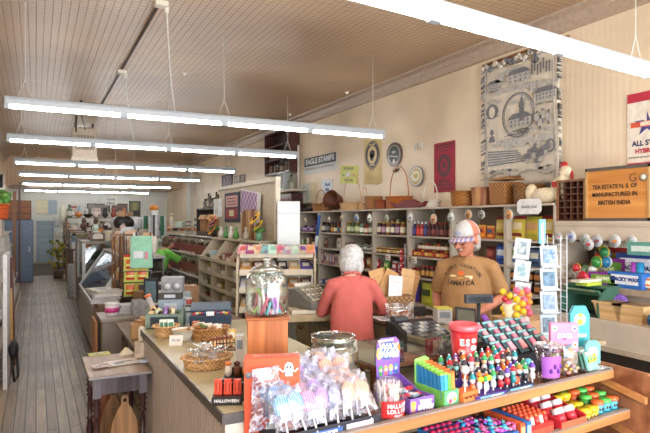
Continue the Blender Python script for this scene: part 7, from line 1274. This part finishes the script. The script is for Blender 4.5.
b.build('quilt', t)
c, w_, h_ = on_board(241, 260, 191, 218, .05); t = thing('banner_poster', 'purple checked cloth sample on a white board tilted against the partition', 'poster', c); t.rotation_euler = (.12, 0, 0)
MB().box((0, 0, 0), (.012, w_, h_), 'd9d6d8').box((-.008, w_*.06, h_*.03), (.004, w_*.84, h_*.86), mat('8a6a96', .7, kind='weave', scale=16, h2='b8a4bc')).build('sheet', t)
c, w_, h_ = on_board(215.5, 220.5, 199, 217, .04); t = thing('paper_dispenser', 'narrow white dispenser box on the partition board', 'dispenser', c); MB().box((0, 0, 0), (.06, w_, h_), 'ced0ce').box((-.031, 0, -h_*.2), (.003, w_*.5, h_*.3), 'b4b6b4').build('case', t, .006)
for k in range(8): 
    a = PX(241.5+k*2.1, 238, 2.42); MB_ = MB().box((0, 0, .19), (.02, .05, .36+.02*(k % 3)), mat(['9c6c40', '7a4c2c', 'b88a5c', 'c8a478'][k % 4], .6, kind='woodz', scale=14)); tag(MB_.build('kindling_stick', None, 0, (2.44, a.y, 1.511)), '%s wooden stick leaning on the partition, %s from the far end' % (['brown', 'dark brown', 'tan', 'pale'][k % 4], ORD[k]), 'stick', 'wooden sticks behind the sunflowers')
def flower(name, label, loc, items_, vase):
    t = thing(name, label, 'flowers', loc); MB().lathe((0, 0, 0), [(.03, 0), (.045, .04), (.04, .09), (.025, .12)], mat(vase, .3), 14).build('vase', t); g = MB()
    for (x, y, z, r, c, e) in items_:
        g.tube([(0, 0, .08), (x*.5, y*.5, z*.6), (x, y, z)], .004, '4a7a34', 5); b = MB()
        for k in range(12): a = 2*PI*k/12; b.T = Matrix.Translation((x, y, z)) @ Matrix.Rotation(-.9, 4, 'Y') @ Matrix.Rotation(a, 4, 'Z'); b.sph((r*.65, 0, 0), (r*.4, r*.17, r*.05), mat(c, .5), 6, 4)
        b.T = Matrix.Translation((x, y, z)) @ Matrix.Rotation(-.9, 4, 'Y'); b.sph((0, 0, .004), (r*.38, r*.38, r*.14), mat(e, .7), 10, 5); b.build('flower', t)
    for k in range(8): a = k*.8; g.sph((.05*math.cos(a), .05*math.sin(a), .12+.02*(k % 3)), (.035, .012, .02), '4f7f38', 6, 4)
    g.build('leaves', t); return t
p = PX(255, 238, 2.33); flower('sunflower_vase', 'green vase of yellow sunflowers on the near end of the cubby top', (2.38, p.y, 1.511), [(-.04, .03, .27, .1, 'e8b81c', '3a2414'), (-.03, -.05, .19, .085, 'e8bc20', '40281a'), (0, .1, .22, .05, '9a94c8', 'c8c0a0')], '5f8f70')
p = PX(211, 238, 2.33); flower('mixed_bouquet', 'bouquet of orange, red and yellow flowers at the far end of the cubby top', (2.38, p.y, 1.511), [(-.03, .06, .29, .07, 'e8b02c', '6a3a1a'), (-.03, -.03, .27, .08, 'd8603a', '5a2418'), (-.03, .0, .2, .09, '9c2c24', '3a1812'), (-.04, -.1, .2, .07, 'a83228', '3a1812'), (-.05, -.05, .1, .09, 'e89a24', '8a4a1a'), (-.03, .12, .18, .07, 'b0442c', '3a1812')], '2a2622')
for k, (u, c, nm) in enumerate(((221, 'd8d4cc', 'white'), (226, '4f8a50', 'green'), (231, 'd9d6d0', 'cream'), (236, '5a9a4a', 'leaf green'), (246, 'b8b4a4', 'grey'))): item('figurine', 'fgr%d' % k, lambda b: b.lathe((0, 0, 0), [(.03, 0), (.045, .04), (.03, .09), (.014, .11), (.024, .14), (.001, .17)], mat(c, .4), 12), (2.36, PX(u, 238, 2.36).y, 1.511), 0, nm+' small figurine on the cubby top between the flower vases', 'figurine')
# white cabinet and slanted magazine rack
t = thing('white_cabinet', 'tall plain white cabinet standing beside the partition board', 'cabinet', (2.62, 5.98, 0), -YAW+.08); MB().box((0, 0, .99), (.26, .3, 1.97), mat('c9d2d4', .4, var=.02)).build('body', t, .004); MB().box((0, -.153, 1.35), (.25, .006, 1.2), mat('d2dadc', .4, var=.02)).box((0, -.157, 1.84), (.25, .004, .004), '8f989a').build('door', t)
t = thing('display_rack', 'cream slanted display rack with curved end panels full of bright booklets', 'rack', (2.26, 5.46, 0), -YAW+.04); KW = .8
for s in (-1, 1): MB().prism([(-.14, .0), (.2, .0), (.2, 1.42), (.05, 1.44), (-.1, 1.36), (-.17, 1.22), (-.14, 1.05), (-.2, .85)], .022, CB, s*KW/2-.011, ax='x').build('end_panel', t)
for z, y in ((1.40, .05), (1.22, 0), (1.04, -.02), (.84, -.03)): b = MB(); b.box((0, y+.02, z), (KW-.04, .3, .016), CB, (.18, 0, 0)).box((0, y-.13, z-.0), (KW-.04, .014, .06), mat('d6ccb8')); b.build('tier', t)
Rr = Matrix.Translation((2.26, 5.46, 0)) @ Matrix.Rotation(-YAW+.04, 4, 'Z'); bc = [('d85a8a', 'pink'), ('7a3a9a', 'purple'), ('e8dcc0', 'cream'), ('8fd0b8', 'mint'), ('c9ecd8', 'pale green'), ('d0403c', 'red'), ('7fc4cc', 'aqua'), ('d8d4cc', 'white'), ('d8962e', 'golden'), ('e0907a', 'salmon')]
for k in range(10):
    c, nm = bc[k]; p = Rr @ Vector((-.35+.078*k, -.03, 1.455)); item('booklet', 'bkt%d' % k, lambda b: b.box((0, 0, 0), (.1, .2, .02), mat(c, .5, scale=40, h2=bc[(k*3+2) % 10][0])).box((0, 0, .011), (.06, .1, .002), mat(bc[(k*7+5) % 10][0], .5)), p, (.35, 0, -YAW+.1*(k % 3)), nm+' booklet lying on the top tier of the slanted rack', 'booklet')
for r_, (z, y) in enumerate(((1.25, -.02), (1.07, -.04), (.87, -.05))):
    for k in range(6): c, nm = [('c08a4a', 'amber'), ('7c2c34', 'dark red'), ('c8ccd8', 'pale'), ('2f2a2c', 'black'), ('c8a878', 'tan'), ('5a4a9a', 'violet')][(k+r_*2) % 6]; p = Rr @ Vector((-.32+.125*k, y, z+.03)); item('booklet', 'bkv'+c, lambda b: b.box((0, 0, 0), (.11, .2, .03), mat(c, .5)).box((0, 0, .016), (.07, .1, .002), 'ddd6c6'), p, (.3, 0, -YAW+.1), nm+' booklet on the %s tier of the slanted rack' % ['second', 'third', 'bottom'][r_], 'booklet')
# racks of glass jars
JX = 2.12; t = thing('jar_rack', 'maroon stepped rack of glass jars behind the green shirted person', 'rack', (JX, 8.12, 0)); Lj = 3.1; mr = mat('7c2c2c', .4)
for k, (x, z) in enumerate(((.0, .74), (.14, 1.04), (.28, 1.34))): MB().box((x+.07, Lj/2, z-.012), (.16, Lj, .024), mr).box((x-.012, Lj/2, z-.06), (.016, Lj, .12), mat('8c3c3a', .35)).build('step', t)
for y in (0, Lj): MB().prism([(0, 0), (.42, 0), (.42, 1.34), (.32, 1.34), (0, .74)], .03, mat('5c2424'), y).build('end_panel', t)
for r_, (x, z) in enumerate(((.08, .741), (.22, 1.041), (.355, 1.341))):
    for k in range(17): item('glass_jar', 'gjr%d' % (k % 3), lambda b: b.lathe((0, 0, 0), [(.062, 0, clear('f0f4f4', .25)), (.07, .01), (.07, .1), (.05, .13, mat('b9b4ac', .3, .6)), (.055, .13), (.055, .155), (.001, .16)], 'b9b4ac', 12).lathe((0, 0, .004), [(.055, 0), (.06, .06), (.001, .065)], mat(['8a6a4a', 'c8b898', '6a4a3a'][k % 3]), 10), (JX+x, 8.25+k*.175, z), 0, 'metal lidded glass jar on the %s step of the maroon rack, %s from near end' % (['bottom', 'middle', 'top'][r_], (ORD+['seventeenth'])[k]), 'jar', 'glass jars on the maroon rack')
# tall shelf behind the jar racks with cardboard boxes, bottles
t = thing('tall_shelf', 'dark tall shelf with open top behind the glass jar rack', 'shelf', (2.85, 9.3, 0)); 
MB().box((.2, .9, .78), (.4, 1.8, 1.54), mat('5c4a3c')).build('body', t); MB().box((.2, .9, 1.98), (.4, 1.8, .03), mat('3c3028')).build('upper_shelf', t)
for y in (0, 1.8): MB().box((.2, y, 1.76), (.38, .03, .45), mat('3c3028')).build('post', t)
for k in range(3): t = thing('cardboard_box', 'open tan cardboard box on the dark tall shelf, %s of three' % ['nearest', 'middle', 'farthest'][k], 'box', (2.95+.1, 9.6+k*.55, 1.551)); MB().box((0, 0, .14), (.34, .46, .28), mat('b4844f', .7, h2='9c6e3c')).build('box', t, .003); MB().box((-.18, 0, .27), (.03, .44, .1), mat('c0925c', .7), (0, .5, 0)).build('flap', t)
for k in range(13): item('bottle', 'dkb%d' % (k % 4), bottle(.04, .2+.05*(k % 3), ['2a2622', '3f3a30', '5a4a3a', '7a7468'][k % 4], '1d1a18', ['8a8478', '6a5040', 'b0a898', '3f3a36'][k % 4]), (3.0, 9.42+k*.13, 1.996), 0, '%s bottle on the upper board of the dark tall shelf, %s along' % (['black', 'olive', 'brown', 'grey'][k % 4], ORD[k]), 'bottle', 'bottles on the dark tall shelf')
# framed pictures on the far right wall
for (u0, u1, v0, v1, c1, c2, lb) in ((222, 232.5, 174.5, 187, '2c2a3c', '9a8a90', 'dark framed picture on the right wall above the partition board'), (234.5, 240.5, 175.5, 183, '8a7c6c', 'c8beac', 'small tan framed picture on the right wall above the partition'), (241.5, 245, 174.5, 182, '5a4c40', 'b8ac9c', 'narrow brown framed picture on the right wall above the partition')):
    t, w_, h_ = wthing('framed_picture', lb, 'picture', (u0, u1, v0, v1)); MB().box((0, 0, 0), (.03, w_, h_), mat(c1)).build('frame', t, .004); MB().box((-.017, 0, 0), (.004, w_*.75, h_*.75), mat(c2, scale=12, h2=c1)).build('picture', t)
# ---------------------------------------------------------------- rear of the shop
def bwall(name, lb, cat, u0, u1, v0, v1, c1, c2=None, kind='noise', sc_=5, y=YB-.03, fr=.12):
    a = PY(u0, v0, y); b_ = PY(u1, v1, y); t = thing(name, lb, cat, (a+b_)/2); w_, h_ = b_.x-a.x, a.z-b_.z; MB().box((0, 0, 0), (w_, .03, h_), mat(c1)).build('frame', t)
    if c2: MB().box((0, -.017, 0), (w_*(1-fr), .004, h_*(1-fr*1.6)), mat(c2, scale=sc_, h2=c1, kind=kind)).build('picture', t)
    return t
bwall('map_poster', 'cream map poster above the grey back door', 'poster', 35.5, 48, 199.5, 214, 'c9c2a4', 'd2c9a8', 'noise', 4)
bwall('wall_panel', 'plain blue grey board right of the map poster', 'board', 48.3, 57, 200, 214, '97a6b0')
bwall('picture', 'dark long framed picture pair left of the hanging sign', 'picture', 87, 110, 203.5, 214, '2c2624', '8a8478', 'noise', 2, fr=.1)
bwall('picture', 'dark framed reddish picture right of the hanging sign', 'picture', 112, 127.5, 203.5, 212.5, '2c2422', '7a5a50', 'noise', 2)
bwall('picture', 'olive green framed striped picture nearest the rear right corner', 'picture', 129, 140.5, 201, 215.5, '4a4a34', '8a8450', 'wave', .6)
a = PY(73.5, 207, YB-.03); t = thing('round_sign', 'round white and red sign on the back wall', 'sign', a); MB().cyl((0, 0, 0), (0, -.03, 0), .18, 'cfc6bc', 22).box((0, -.035, 0), (.24, .004, .07), 'a04a4a').build('sign', t)
p = PD(111, 201, 13.2); t = thing('hanging_sign', 'white hanging sign reading Candy Place before the rear pictures', 'sign', p, -YAW+.2); MB().box((0, 0, 0), (.28, .02, .2), mat('c8c8c0', .5)).build('board', t, .01); words('Candy', .08, '54605a', t, (0, -.012, .04), bold=.002); words('Place', .08, '54605a', t, (0, -.012, -.05), bold=.002)
for s in (-1, 1): MB().cyl((s*.1, 0, .1), (s*.1, 0, HC-p.z), .004, 'c9c3b8', 4).build('chain', t)
t = thing('metal_locker', 'tall blue grey metal cabinet against the left side of the aisle before the back door', 'cabinet', (-.5, 18.0, 0)); bl = mat('5d6f88', .4, h2='4c5c74', scale=3)
MB().box((0, .35, .89), (.86, .7, 1.78), bl).build('body', t, .006); MB().box((0, -.01, .89), (.8, .02, 1.7), mat('64778f', .4)).build('door', t, .004); MB().box((.33, -.03, .95), (.03, .02, .14), 'c9ccd0').build('handle', t)
t = thing('drawer_chest', 'brown wooden drawer chest standing on the blue grey metal cabinet', 'chest', (-.52, 18.3, 1.781)); MB().box((0, 0, .28), (.8, .5, .56), mat('6e3c1c', .5, kind='woodx', scale=8, h2='4c2810')).build('body', t, .004)
for k in range(3): MB().box((0, -.255, .1+k*.18), (.74, .014, .15), mat('844c24', .5, kind='woodx', scale=8)).build('drawer', t)
t = thing('wooden_post', 'thin brown wooden rack post at the left of the aisle', 'post', (PY(14.5, 220, 14).x, 14.0, 0)); MB().box((0, 0, 1.2), (.07, .07, 2.4), mat('7c5230', .5, kind='woodz', scale=8)).build('post', t)
t = thing('wooden_post', 'taller slim post with crossbar behind the brown drawer chest', 'post', (PY(19.5, 200, 17.2).x, 17.2, 0)); MB().box((0, 0, 1.4), (.05, .05, 2.8), mat('5c4230')).box((0, 0, 2.7), (.4, .04, .04), mat('5c4230')).build('post', t)
# left wall gondola with hanging goods
t = thing('gift_shelving', 'white shelving with sloping goods along the left side of the aisle', 'shelving', (XL+.03, 7.0, 0)); Lg = 8.5; wg = mat('c9c5bc', .5)
MB().box((.3, Lg/2, .12), (.62, Lg, .24), mat('c0b4a4')).build('base', t); MB().box((.02, Lg/2, .95), (.03, Lg, 1.7), wg).build('back', t)
for z, dp in ((.5, .55), (.85, .5), (1.2, .45), (1.5, .42)): MB().box((.03+dp/2, Lg/2, z), (dp, Lg, .02), wg).build('shelf', t)
for k in range(4): MB().prism([(.03, .24), (.6, .24), (.45, 1.52), (.03, 1.7)], .02, wg, k*2.2).build('divider', t)
rn = random.Random(8); gc = [('e4e2e0', 'white'), ('c8b8a4', 'beige'), ('8a5a3a', 'brown'), ('d89aa0', 'pink'), ('3a3434', 'black'), ('b8c8d0', 'pale blue'), ('a83a30', 'red'), ('c8a040', 'gold')]
for r_, (z, dp) in enumerate(((.251, .6), (.511, .55), (.861, .5), (1.211, .45), (1.511, .42))):
    for k in range(15):
        c, nm = gc[(k*3+r_*5+rn.randrange(2)) % 8]; y = 7.25+k*.52; kd = (k+r_) % 4; h_ = .2+.06*(k % 3) if r_ < 4 else .22
        fn = [carton(.3, .2, h_, c, 'd8d0c4'), bag(.32, h_+.02, .14, c, 'cfc4b4', seed=k % 3), bottle(.07, h_+.03, c, 'c8c0b4', 'e0d8cc'), blob(.1, c)][kd]
        item(['gift_box', 'gift_bag', 'vase', 'ball'][kd], 'lg%s%d%d' % (c, kd, k % 3), fn, (XL+.03+dp-.16, y, z), PI/2, '%s %s on the white left wall shelving, %s shelf, %s along' % (nm, ['gift box', 'gift bag', 'vase', 'round ornament'][kd], ['floor', 'lower', 'middle', 'upper', 'top'][r_], ORD[k]), ['box', 'bag', 'vase', 'ornament'][kd], 'goods on the left wall shelving')
t = thing('plant_basket', 'orange basket with yellow hoop handle and green leaves at the left frame edge', 'basket', (-.62, 8.1, 1.521)); t.location = (-.5, 8.7, 1.775); 
b = MB(); basket(.16, .2, mat('d8642c', .5, kind='weave', scale=40, h2='a8441c'))(b); b.build('bowl', t); MB().tube([(0, .19*math.cos(PI*k/14), .18+.42*math.sin(PI*k/14)) for k in range(15)], .018, 'd9b23a', 6).build('handle', t); g = MB(); rn = random.Random(1)
for k in range(34): a = rn.random()*6.28; g.sph((rn.uniform(-.1, .16), .1+.2*math.sin(a), .16+.22*rn.random()), (.05, .02, .035), mat(['4f8a34', '6aa040', '3a6a2a'][k % 3], .5), 6, 4)
g.build('leaves', t); tag(MB().box((0, 0, .12), (.4, .42, .24), mat('a89888')).build('storage_box', None, .004, (-.6, 8.7, 1.53)), 'taupe box under the orange plant basket', 'box')
t = thing('wall_clock', 'dark round clock high on the left wall at the frame edge', 'clock', (-.93, 17.0, 0)); p = PX(2, 181, -.9); t.location = (-.6, 0, 0); t.location = PX(1, 181, -.93); MB().cyl((-.03, 0, 0), (.05, 0, 0), .2, '1f1f22', 22).build('rim', t); MB().cyl((.05, 0, 0), (.055, 0, 0), .15, 'a8a8a4', 20).build('face', t)
t = thing('white_board', 'tall white board propped at the near end of the left shelving', 'board', (-.285, 7.0, 0)); MB().box((0, 0, .7), (.04, .7, 1.4), mat('d5d6d8', .4)).build('board', t, .004)
t = thing('rolled_rug', 'dark maroon and tan rolled rug standing at the left shelving', 'rug', (-.27, 7.75, 0)); MB().cyl((0, 0, 0), (-.03, .1, 1.3), .05, mat('4c2a2c', .8, kind='wave', scale=3, h2='7a5248')).build('roll', t); t = thing('rolled_rug', 'pale tan rolled rug beside the maroon one', 'rug', (-.27, 7.55, 0)); MB().cyl((0, 0, 0), (-.02, .05, .95), .04, mat('b8905c', .8)).build('roll', t)
t = thing('black_strap_bag', 'black bag with loose strap hanging low at the left frame edge', 'bag', (-.262, 6.75, .26)); MB().sph((.05, .05, .12), (.05, .16, .1), '17171c').build('pouch', t); MB().tube([(.02, 0, .12), (.08, .12, .06), (.09, .1, -.18), (.06, -.04, -.2), (.03, -.02, .08)], .013, '17171c', 6).build('strap', t)
t = thing('baseboard_ledge', 'pale floor ledge along the front of the left shelving', 'ledge', (-.33, 6.2, 0)); MB().box((0, 5.6, .05), (.03, 6.4, .1), 'b8aa98').build('ledge', t)
# crowded display tables in the rear, each with its goods
dc = [('c8c8c4', 'white'), ('8fa088', 'sage'), ('a8805c', 'tan'), ('5c4638', 'brown'), ('2c2a2c', 'black'), ('c87838', 'orange'), ('9ab4c4', 'pale blue'), ('8c3c34', 'red'), ('c4b89c', 'cream'), ('4f6a54', 'green'), ('d0b8b0', 'blush'), ('b8c8b8', 'mint')]
kinds = [('box', 'box', lambda c, s: carton(.22, .18, .16*s, c, 'd4d0c4')), ('vase', 'vase', lambda c, s: bottle(.08, .3*s, c, c, 'b8b4a8')), ('bowl', 'bowl', lambda c, s: bowl(.13, .1, c)), ('tin', 'tin', lambda c, s: can(.08, .2*s, c, 'c0b8a8')), ('round_hat', 'hat', lambda c, s: (lambda b: b.lathe((0, 0, 0), [(.12, 0), (.12, .01), (.075, .02), (.075, .09*s), (.05, .11*s), (.001, .115*s)], mat(c), 16))), ('stuffed_toy', 'toy', lambda c, s: (lambda b: b.sph((0, 0, .09), (.09, .08, .1), mat(c)).sph((0, -.01, .22), (.065, .06, .065), mat(c)).sph((.05, 0, .28), .022, mat(c), 6, 4).sph((-.05, 0, .28), .022, mat(c), 6, 4))), ('teapot', 'teapot', lambda c, s: (lambda b: b.sph((0, 0, .08), (.1, .1, .08), mat(c, .3)).cyl((.08, 0, .08), (.16, 0, .14), .02, c, 8, .012).tube([(-.08, 0, .12), (-.15, 0, .1), (-.13, 0, .04), (-.08, 0, .04)], .01, c, 5).sph((0, 0, .17), .02, c, 6, 4)))]
def display(nm, x0, x1, y0, y1, h_, label, tiers=1, seed=0, dens=.22):
    rn = random.Random(seed); t = thing('display_table', label, 'display table', ((x0+x1)/2, (y0+y1)/2, 0)); W, D = x1-x0, y1-y0; tw = mat(['7a5c44', '8c8478', '5c4a40', 'a89c8c'][seed % 4])
    MB().box((0, 0, h_-.02), (W, D, .04), tw).build('tabletop', t)
    for sx_ in (-1, 1):
        for sy_ in (-1, 1): MB().box((sx_*(W/2-.04), sy_*(D/2-.04), (h_-.04)/2), (.06, .06, h_-.04), tw).build('leg', t)
    zs = [h_+.001]
    for k in range(1, tiers): z = h_+.42*k; MB().box((0, D*.25, z), (W, D*.45, .025), tw).box((-W/2+.02, D*.25, z-.21), (.03, D*.4, .42), tw).box((W/2-.02, D*.25, z-.21), (.03, D*.4, .42), tw).build('riser', t); zs.append(z+.014)
    nx_ = max(2, int(W/dens)); ny_ = max(1, int(D/.32)); cnt = {}
    for ti, z in enumerate(zs):
        for i in range(nx_):
            for j in range(ny_ if ti == 0 else max(1, ny_//2)):
                c, cn_ = rn.choice(dc); kn, kc, kf = rn.choice(kinds); s = rn.choice((.9, 1.25)); key = kn+c+str(s)
                y = y0+(j+.5)*D/ny_ if ti == 0 else y0+D*(.75)
                base = '%s %s on the %s of the %s' % (cn_, kn.replace('_', ' '), 'table' if ti == 0 else ['', 'riser', 'upper riser'][ti], nm); cnt[base] = cnt.get(base, 0)+1
                if cnt[base] > 1: base += ', %s such' % ORD[cnt[base]-1]
                item(kn, key, kf(c, s), (x0+(i+.5)*W/nx_+rn.uniform(-.02, .02), y+rn.uniform(-.03, .03), z), rn.uniform(0, 6), base, kc, 'goods on the '+nm)
display('crockery table', .75, 1.9, 12.2, 13.2, .95, 'display table of crockery beyond the tall glass case', 2, 1)
display('gift table', .7, 1.9, 14.2, 15.2, 1.1, 'tall gift display table in the rear aisle', 2, 2)
display('hat table', 2.2, 4.0, 14.3, 15.3, 1.15, 'hat and gift display table in the rear middle', 2, 3)
display('rear shelf table', .75, 2.4, 17, 18, 1.0, 'rear display table under the fourth tube light', 3, 4)
display('far right table', 2.9, 4.9, 18, 19, 1.0, 'far right display table near the pilaster', 2, 5)
display('back wall table', .9, 3.6, 22, 23, 1.1, 'long display table near the back wall', 3, 6)
display('side aisle table', 3.3, 4.5, 11, 12, .9, 'display table at the far end of the wall bookcases', 2, 7)
display('basket table', 1.15, 1.75, 12.0-2.5+1.6, 12.05, .9, 'narrow basket table beside the tall glass case', 1, 8) if 0 else None
for k, (u, c, nm) in enumerate(((121, '23201f', 'black'), (127, '1f1c1c', 'second black'), (117, 'c9d0d4', 'pale blue'), (134, 'd4d6d8', 'white'), (138, 'cfd0d0', 'farther white'))):
    p = PD(u, 223, 10.95+.26*k); t = thing('hat_stand', nm+' round brimmed hat on a thin stand in the rear', 'hat', (p.x, p.y, 0)); b = MB(); b.T = Matrix.Translation((0, 0, p.z)) @ Matrix.Rotation(1.2, 4, 'X'); b.lathe((0, 0, 0), [(.14, 0), (.14, .012), (.08, .02), (.08, .08), (.05, .1), (.001, .105)], mat(c), 20); b.build('hat', t); MB().cyl((0, 0, 0), (0, 0, p.z-.02), .012, '4a4440', 6).cyl((0, 0, 0), (0, 0, .02), .12, '4a4440').build('stand', t)
p = PD(94, 226, 12.2); t = thing('table_lamp', 'orange shaded lamp among the rear goods', 'lamp', (p.x, p.y-.3, 0)); t.location = (1.15, 11.85, .0); MB().box((0, 0, .45), (.3, .3, .9), mat('6b5140')).build('stand', t); MB().cyl((0, 0, .9), (0, 0, 1.35), .02, '8a6a40').build('pole', t); MB().lathe((0, 0, 0), [(.18, 1.35), (.08, 1.6)], mat('d8823a', .6), 20).build('lamp_shade', t)
p = PD(154, 222, 12.0); t = thing('paddle_rack', 'round rack of white paddles with an orange topper beside the far pilaster', 'rack', (p.x, p.y, 0)); MB().cyl((0, 0, 0), (0, 0, 2.0), .02, '3a3430').cyl((0, 0, 0), (0, 0, .03), .2, '3a3430').build('stand', t)
for k in range(12): a = k*2*PI/12; MB().box((.24*math.cos(a), .24*math.sin(a), 1.65), (.05, .02, .42), mat(['d4d8da', '3f7a5a', 'c8ccd0'][k % 3]), (0, 0, a+PI/2)).build('paddle', t)
MB().sph((0, 0, 2.03), (.1, .1, .07), 'd98a2a').build('topper', t); MB().box((0, -.05, 1.93), (.14, .1, .1), 'd4d4d4').build('sign_box', t)
t = thing('yellow_plant', 'yellow green plant bundle on the floor by the back door', 'plant', PT(58.5, 17.0, 0)); g = MB(); rn = random.Random(2)
MB().lathe((0, 0, 0), [(.13, 0), (.17, .25)], mat('5c4a3c'), 14).build('pot', t)
for k in range(50): g.sph((rn.gauss(0, .12), rn.gauss(0, .12), .3+.85*rn.random()), (.06, .04, .05), mat(['8c8a34', 'a8a040', '5c6a2c'][k % 3]), 6, 4)
g.cyl((0, 0, 0), (0, 0, .9), .02, '5c4a3c'); g.build('leaves', t)
t = thing('wire_shelf', 'white wire shelf tower of goods right of the back door', 'shelf', PT(61, 21, 0), 0); b = MB()
for z in (.3, .7, 1.1, 1.5, 1.8): b.box((0, 0, z), (.5, .35, .02), 'c0c4c4')
for x in (-.24, .24): b.box((x, 0, .95), (.02, .35, 1.9), 'c0c4c4')
b.build('frame', t); q = Vector(PT(61, 21, 0))
for k in range(8): c, cn_ = dc[(k*5) % 12]; item('box', 'wsb'+c, carton(.18, .2, .22, c, 'c8c4b8'), q+Vector((-.12+.24*(k % 2), 0, (.311, .711, 1.111, 1.511)[k//2])), 0, '%s box on the white wire shelf tower, %s level' % (cn_, ORD[k//2]), 'box', 'boxes on the wire shelf tower')
# tall white thing hanging: broom and ladder
t = thing('hanging_lamp', 'long pale paper lantern hanging by the back wall', 'lantern', PD(63, 214, 20)); MB().sph((0, 0, 0), (.12, .12, .35), mat('c8c8b4', .6)).build('shade', t); MB().cyl((0, 0, .3), (0, 0, HC-t.location.z if 0 else 1.2), .005, 'b8b4a8', 4).build('cord', t)

for k in range(16):
    c, cn_ = dc[(k*5+3) % 12]; kn, kc, kf = kinds[(k*3) % 7]
    item(kn, kn+c+'0.9', kf(c, .9), (.95+.17*(k % 4), 10.45+.3*(k//4), 1.402), k, '%s %s on top of the tall glass case, %s row %s along' % (cn_, kn.replace('_', ' '), ORD[k//4], ORD[k % 4]), kc, 'goods on the tall glass case')
for k, (u, c, nm) in enumerate(((157, '3a3e46', 'charcoal'), (163, 'c9c4ba', 'cream'), (168, '8fb4c4', 'pale blue'), (177, '4a3a34', 'dark brown'), (182, 'b8b4ac', 'grey'), (187, 'a8463c', 'brick red'), (191, '2c2f34', 'black'))):
    item('canister', 'cnt%d' % k, can(.05, .16+.03*(k % 3), c, 'd8d0c0'), PT(u, 5.45, ZT2), 0, nm+' canister standing in the back row of the rear table', 'canister', 'canisters on the rear table')
# ---------------------------------------------------------------- more stock on the wall shelving and candy shelf
R('tea_tin', 'tin', 'small dull tin on the second shelf above the white hair', 'dull tins on the second shelf', 343, 352, 4.95, 1.23, [K(.045, .14, '8a7c6a', 'c8b89a'), K(.045, .16, '6a3a34', 'd0b8a0')], .11)
R('pasta_packet', 'packet', 'amber packet on the third shelf behind the woman', 'amber packets behind the woman', 345, 370, 4.95, .93, [G(.16, .22, .06, 'b07a3a', 'd8c8a0', '6a3a20'), G(.16, .2, .06, '7a8a4a', 'd0d0a8'), G(.15, .2, .06, 'a84a34', 'e0c8b0')], .17)
R('cereal_box', 'box', 'upright carton on the fourth shelf behind the woman', 'cartons behind the woman', 345, 370, 4.95, .53, [C(.16, .08, .26, '7a3a3a', 'd8c0a0'), C(.16, .08, .24, '3f5a6a', 'c8d0c8'), C(.14, .08, .28, 'a88a4a', 'e0d8b8')], .19)
R('spice_jar', 'jar', 'small brown spice jar on the third far shelf', 'brown spice jars on the far shelves', 300, 316, 4.95, .93, [J(.04, .11, '5a3a28', '2a2420', 'c8b08a'), J(.04, .11, '7a5a34', 'a08a5a', 'd8c8a8')], .12)
R('jelly_jar', 'jar', 'dark jelly jar on the fourth shelf, gold lid, jar bay', 'jelly jars on the fourth shelf', 386, 401, 4.95, .53, [J(.045, .12, '4a1c2a', 'c9a24a', 'd8c8a8'), J(.045, .12, '6a2c18', 'b98f3a', 'e3d3b4')], .1)
R('sauce_bottle', 'bottle', 'brown sauce bottle on the top shelf behind the cap', 'brown sauces behind the cap', 452, 470, 4.95, 1.53, [B(.036, .2, '5a2a18', '2a1a14', 'c89a54'), B(.036, .2, '3a1c14', 'a02020', 'd8c8a8')], .09)
R('cracker_box', 'box', 'small carton behind the preserve jars on the top shelf', 'cartons behind the preserve jars', 378, 400, 5.2, 1.53, [C(.12, .08, .25, '8a5a4a', 'd0b898'), C(.12, .08, .27, '5a6a5a', 'c8c8a8')], .16)
for k, (u, w_, h_, c, lc, nm) in enumerate(((602, .2, .3, '6fae3a', 'd8e0a0', 'lime'), (610, .2, .34, 'c85a2a', 'f0d890', 'rust orange'), (618, .2, .36, '3a7a9a', 'd8ecf0', 'sea blue'), (628, .2, .34, 'a83a6a', 'f0c8d8', 'magenta'), (637, .2, .36, 'c8a83a', 'f0ecc0', 'golden'), (645, .2, .36, '4a8a5a', 'd8f0d0', 'moss green'))):
    item('candy_bag', 'cx%d' % k, bag(w_, h_, .07, c, lc, 'e8e4d8', lean=-.05, seed=k+20), (5.33, PX(u, 221, 5.33).y, 1.121), -PI/2, nm+' candy bag against the dark back of the candy shelf', 'bag')
for k, (u, d, c, nm) in enumerate(((196, 4.05, 'c86a3a', 'rust'), (201, 4.0, 'e0d8c8', 'cream'), (227, 3.9, '8a9ab0', 'slate blue'), (232, 3.75, 'd8b04a', 'yellow'))):
    item('small_carton', 'smc%d' % k, carton(.05, .04, .07, c, 'f0ece0'), PT(u, d), -.3, nm+' small carton on the cream counter beside the deep wicker basket', 'box')
for k, (u, d, h_, c, nm) in enumerate(((122, 6.1, .1, 'b8a890', 'tan'), (133, 6.3, .14, '7a8a94', 'blue grey'), (146, 6.2, .3, '8c6a48', 'brown'), (152, 6.4, .4, '4a4e58', 'slate'), (159, 6.0, .34, 'b09878', 'buff'), (166, 6.5, .42, 'c8c0b4', 'pale'), (174, 6.3, .36, '6a4638', 'dark brown'), (181, 6.1, .3, '9aa8a8', 'grey green'), (188, 6.4, .38, 'a07850', 'caramel'))):
    if k < 2: continue
    p = PT(u, d, 0); item('storage_carton', 'stc%d' % k, carton(.2, .2, .82+h_*.5, c, 'c8c0b0'), p, .2*k, nm+' tall storage carton standing on the floor behind the rear table', 'box')
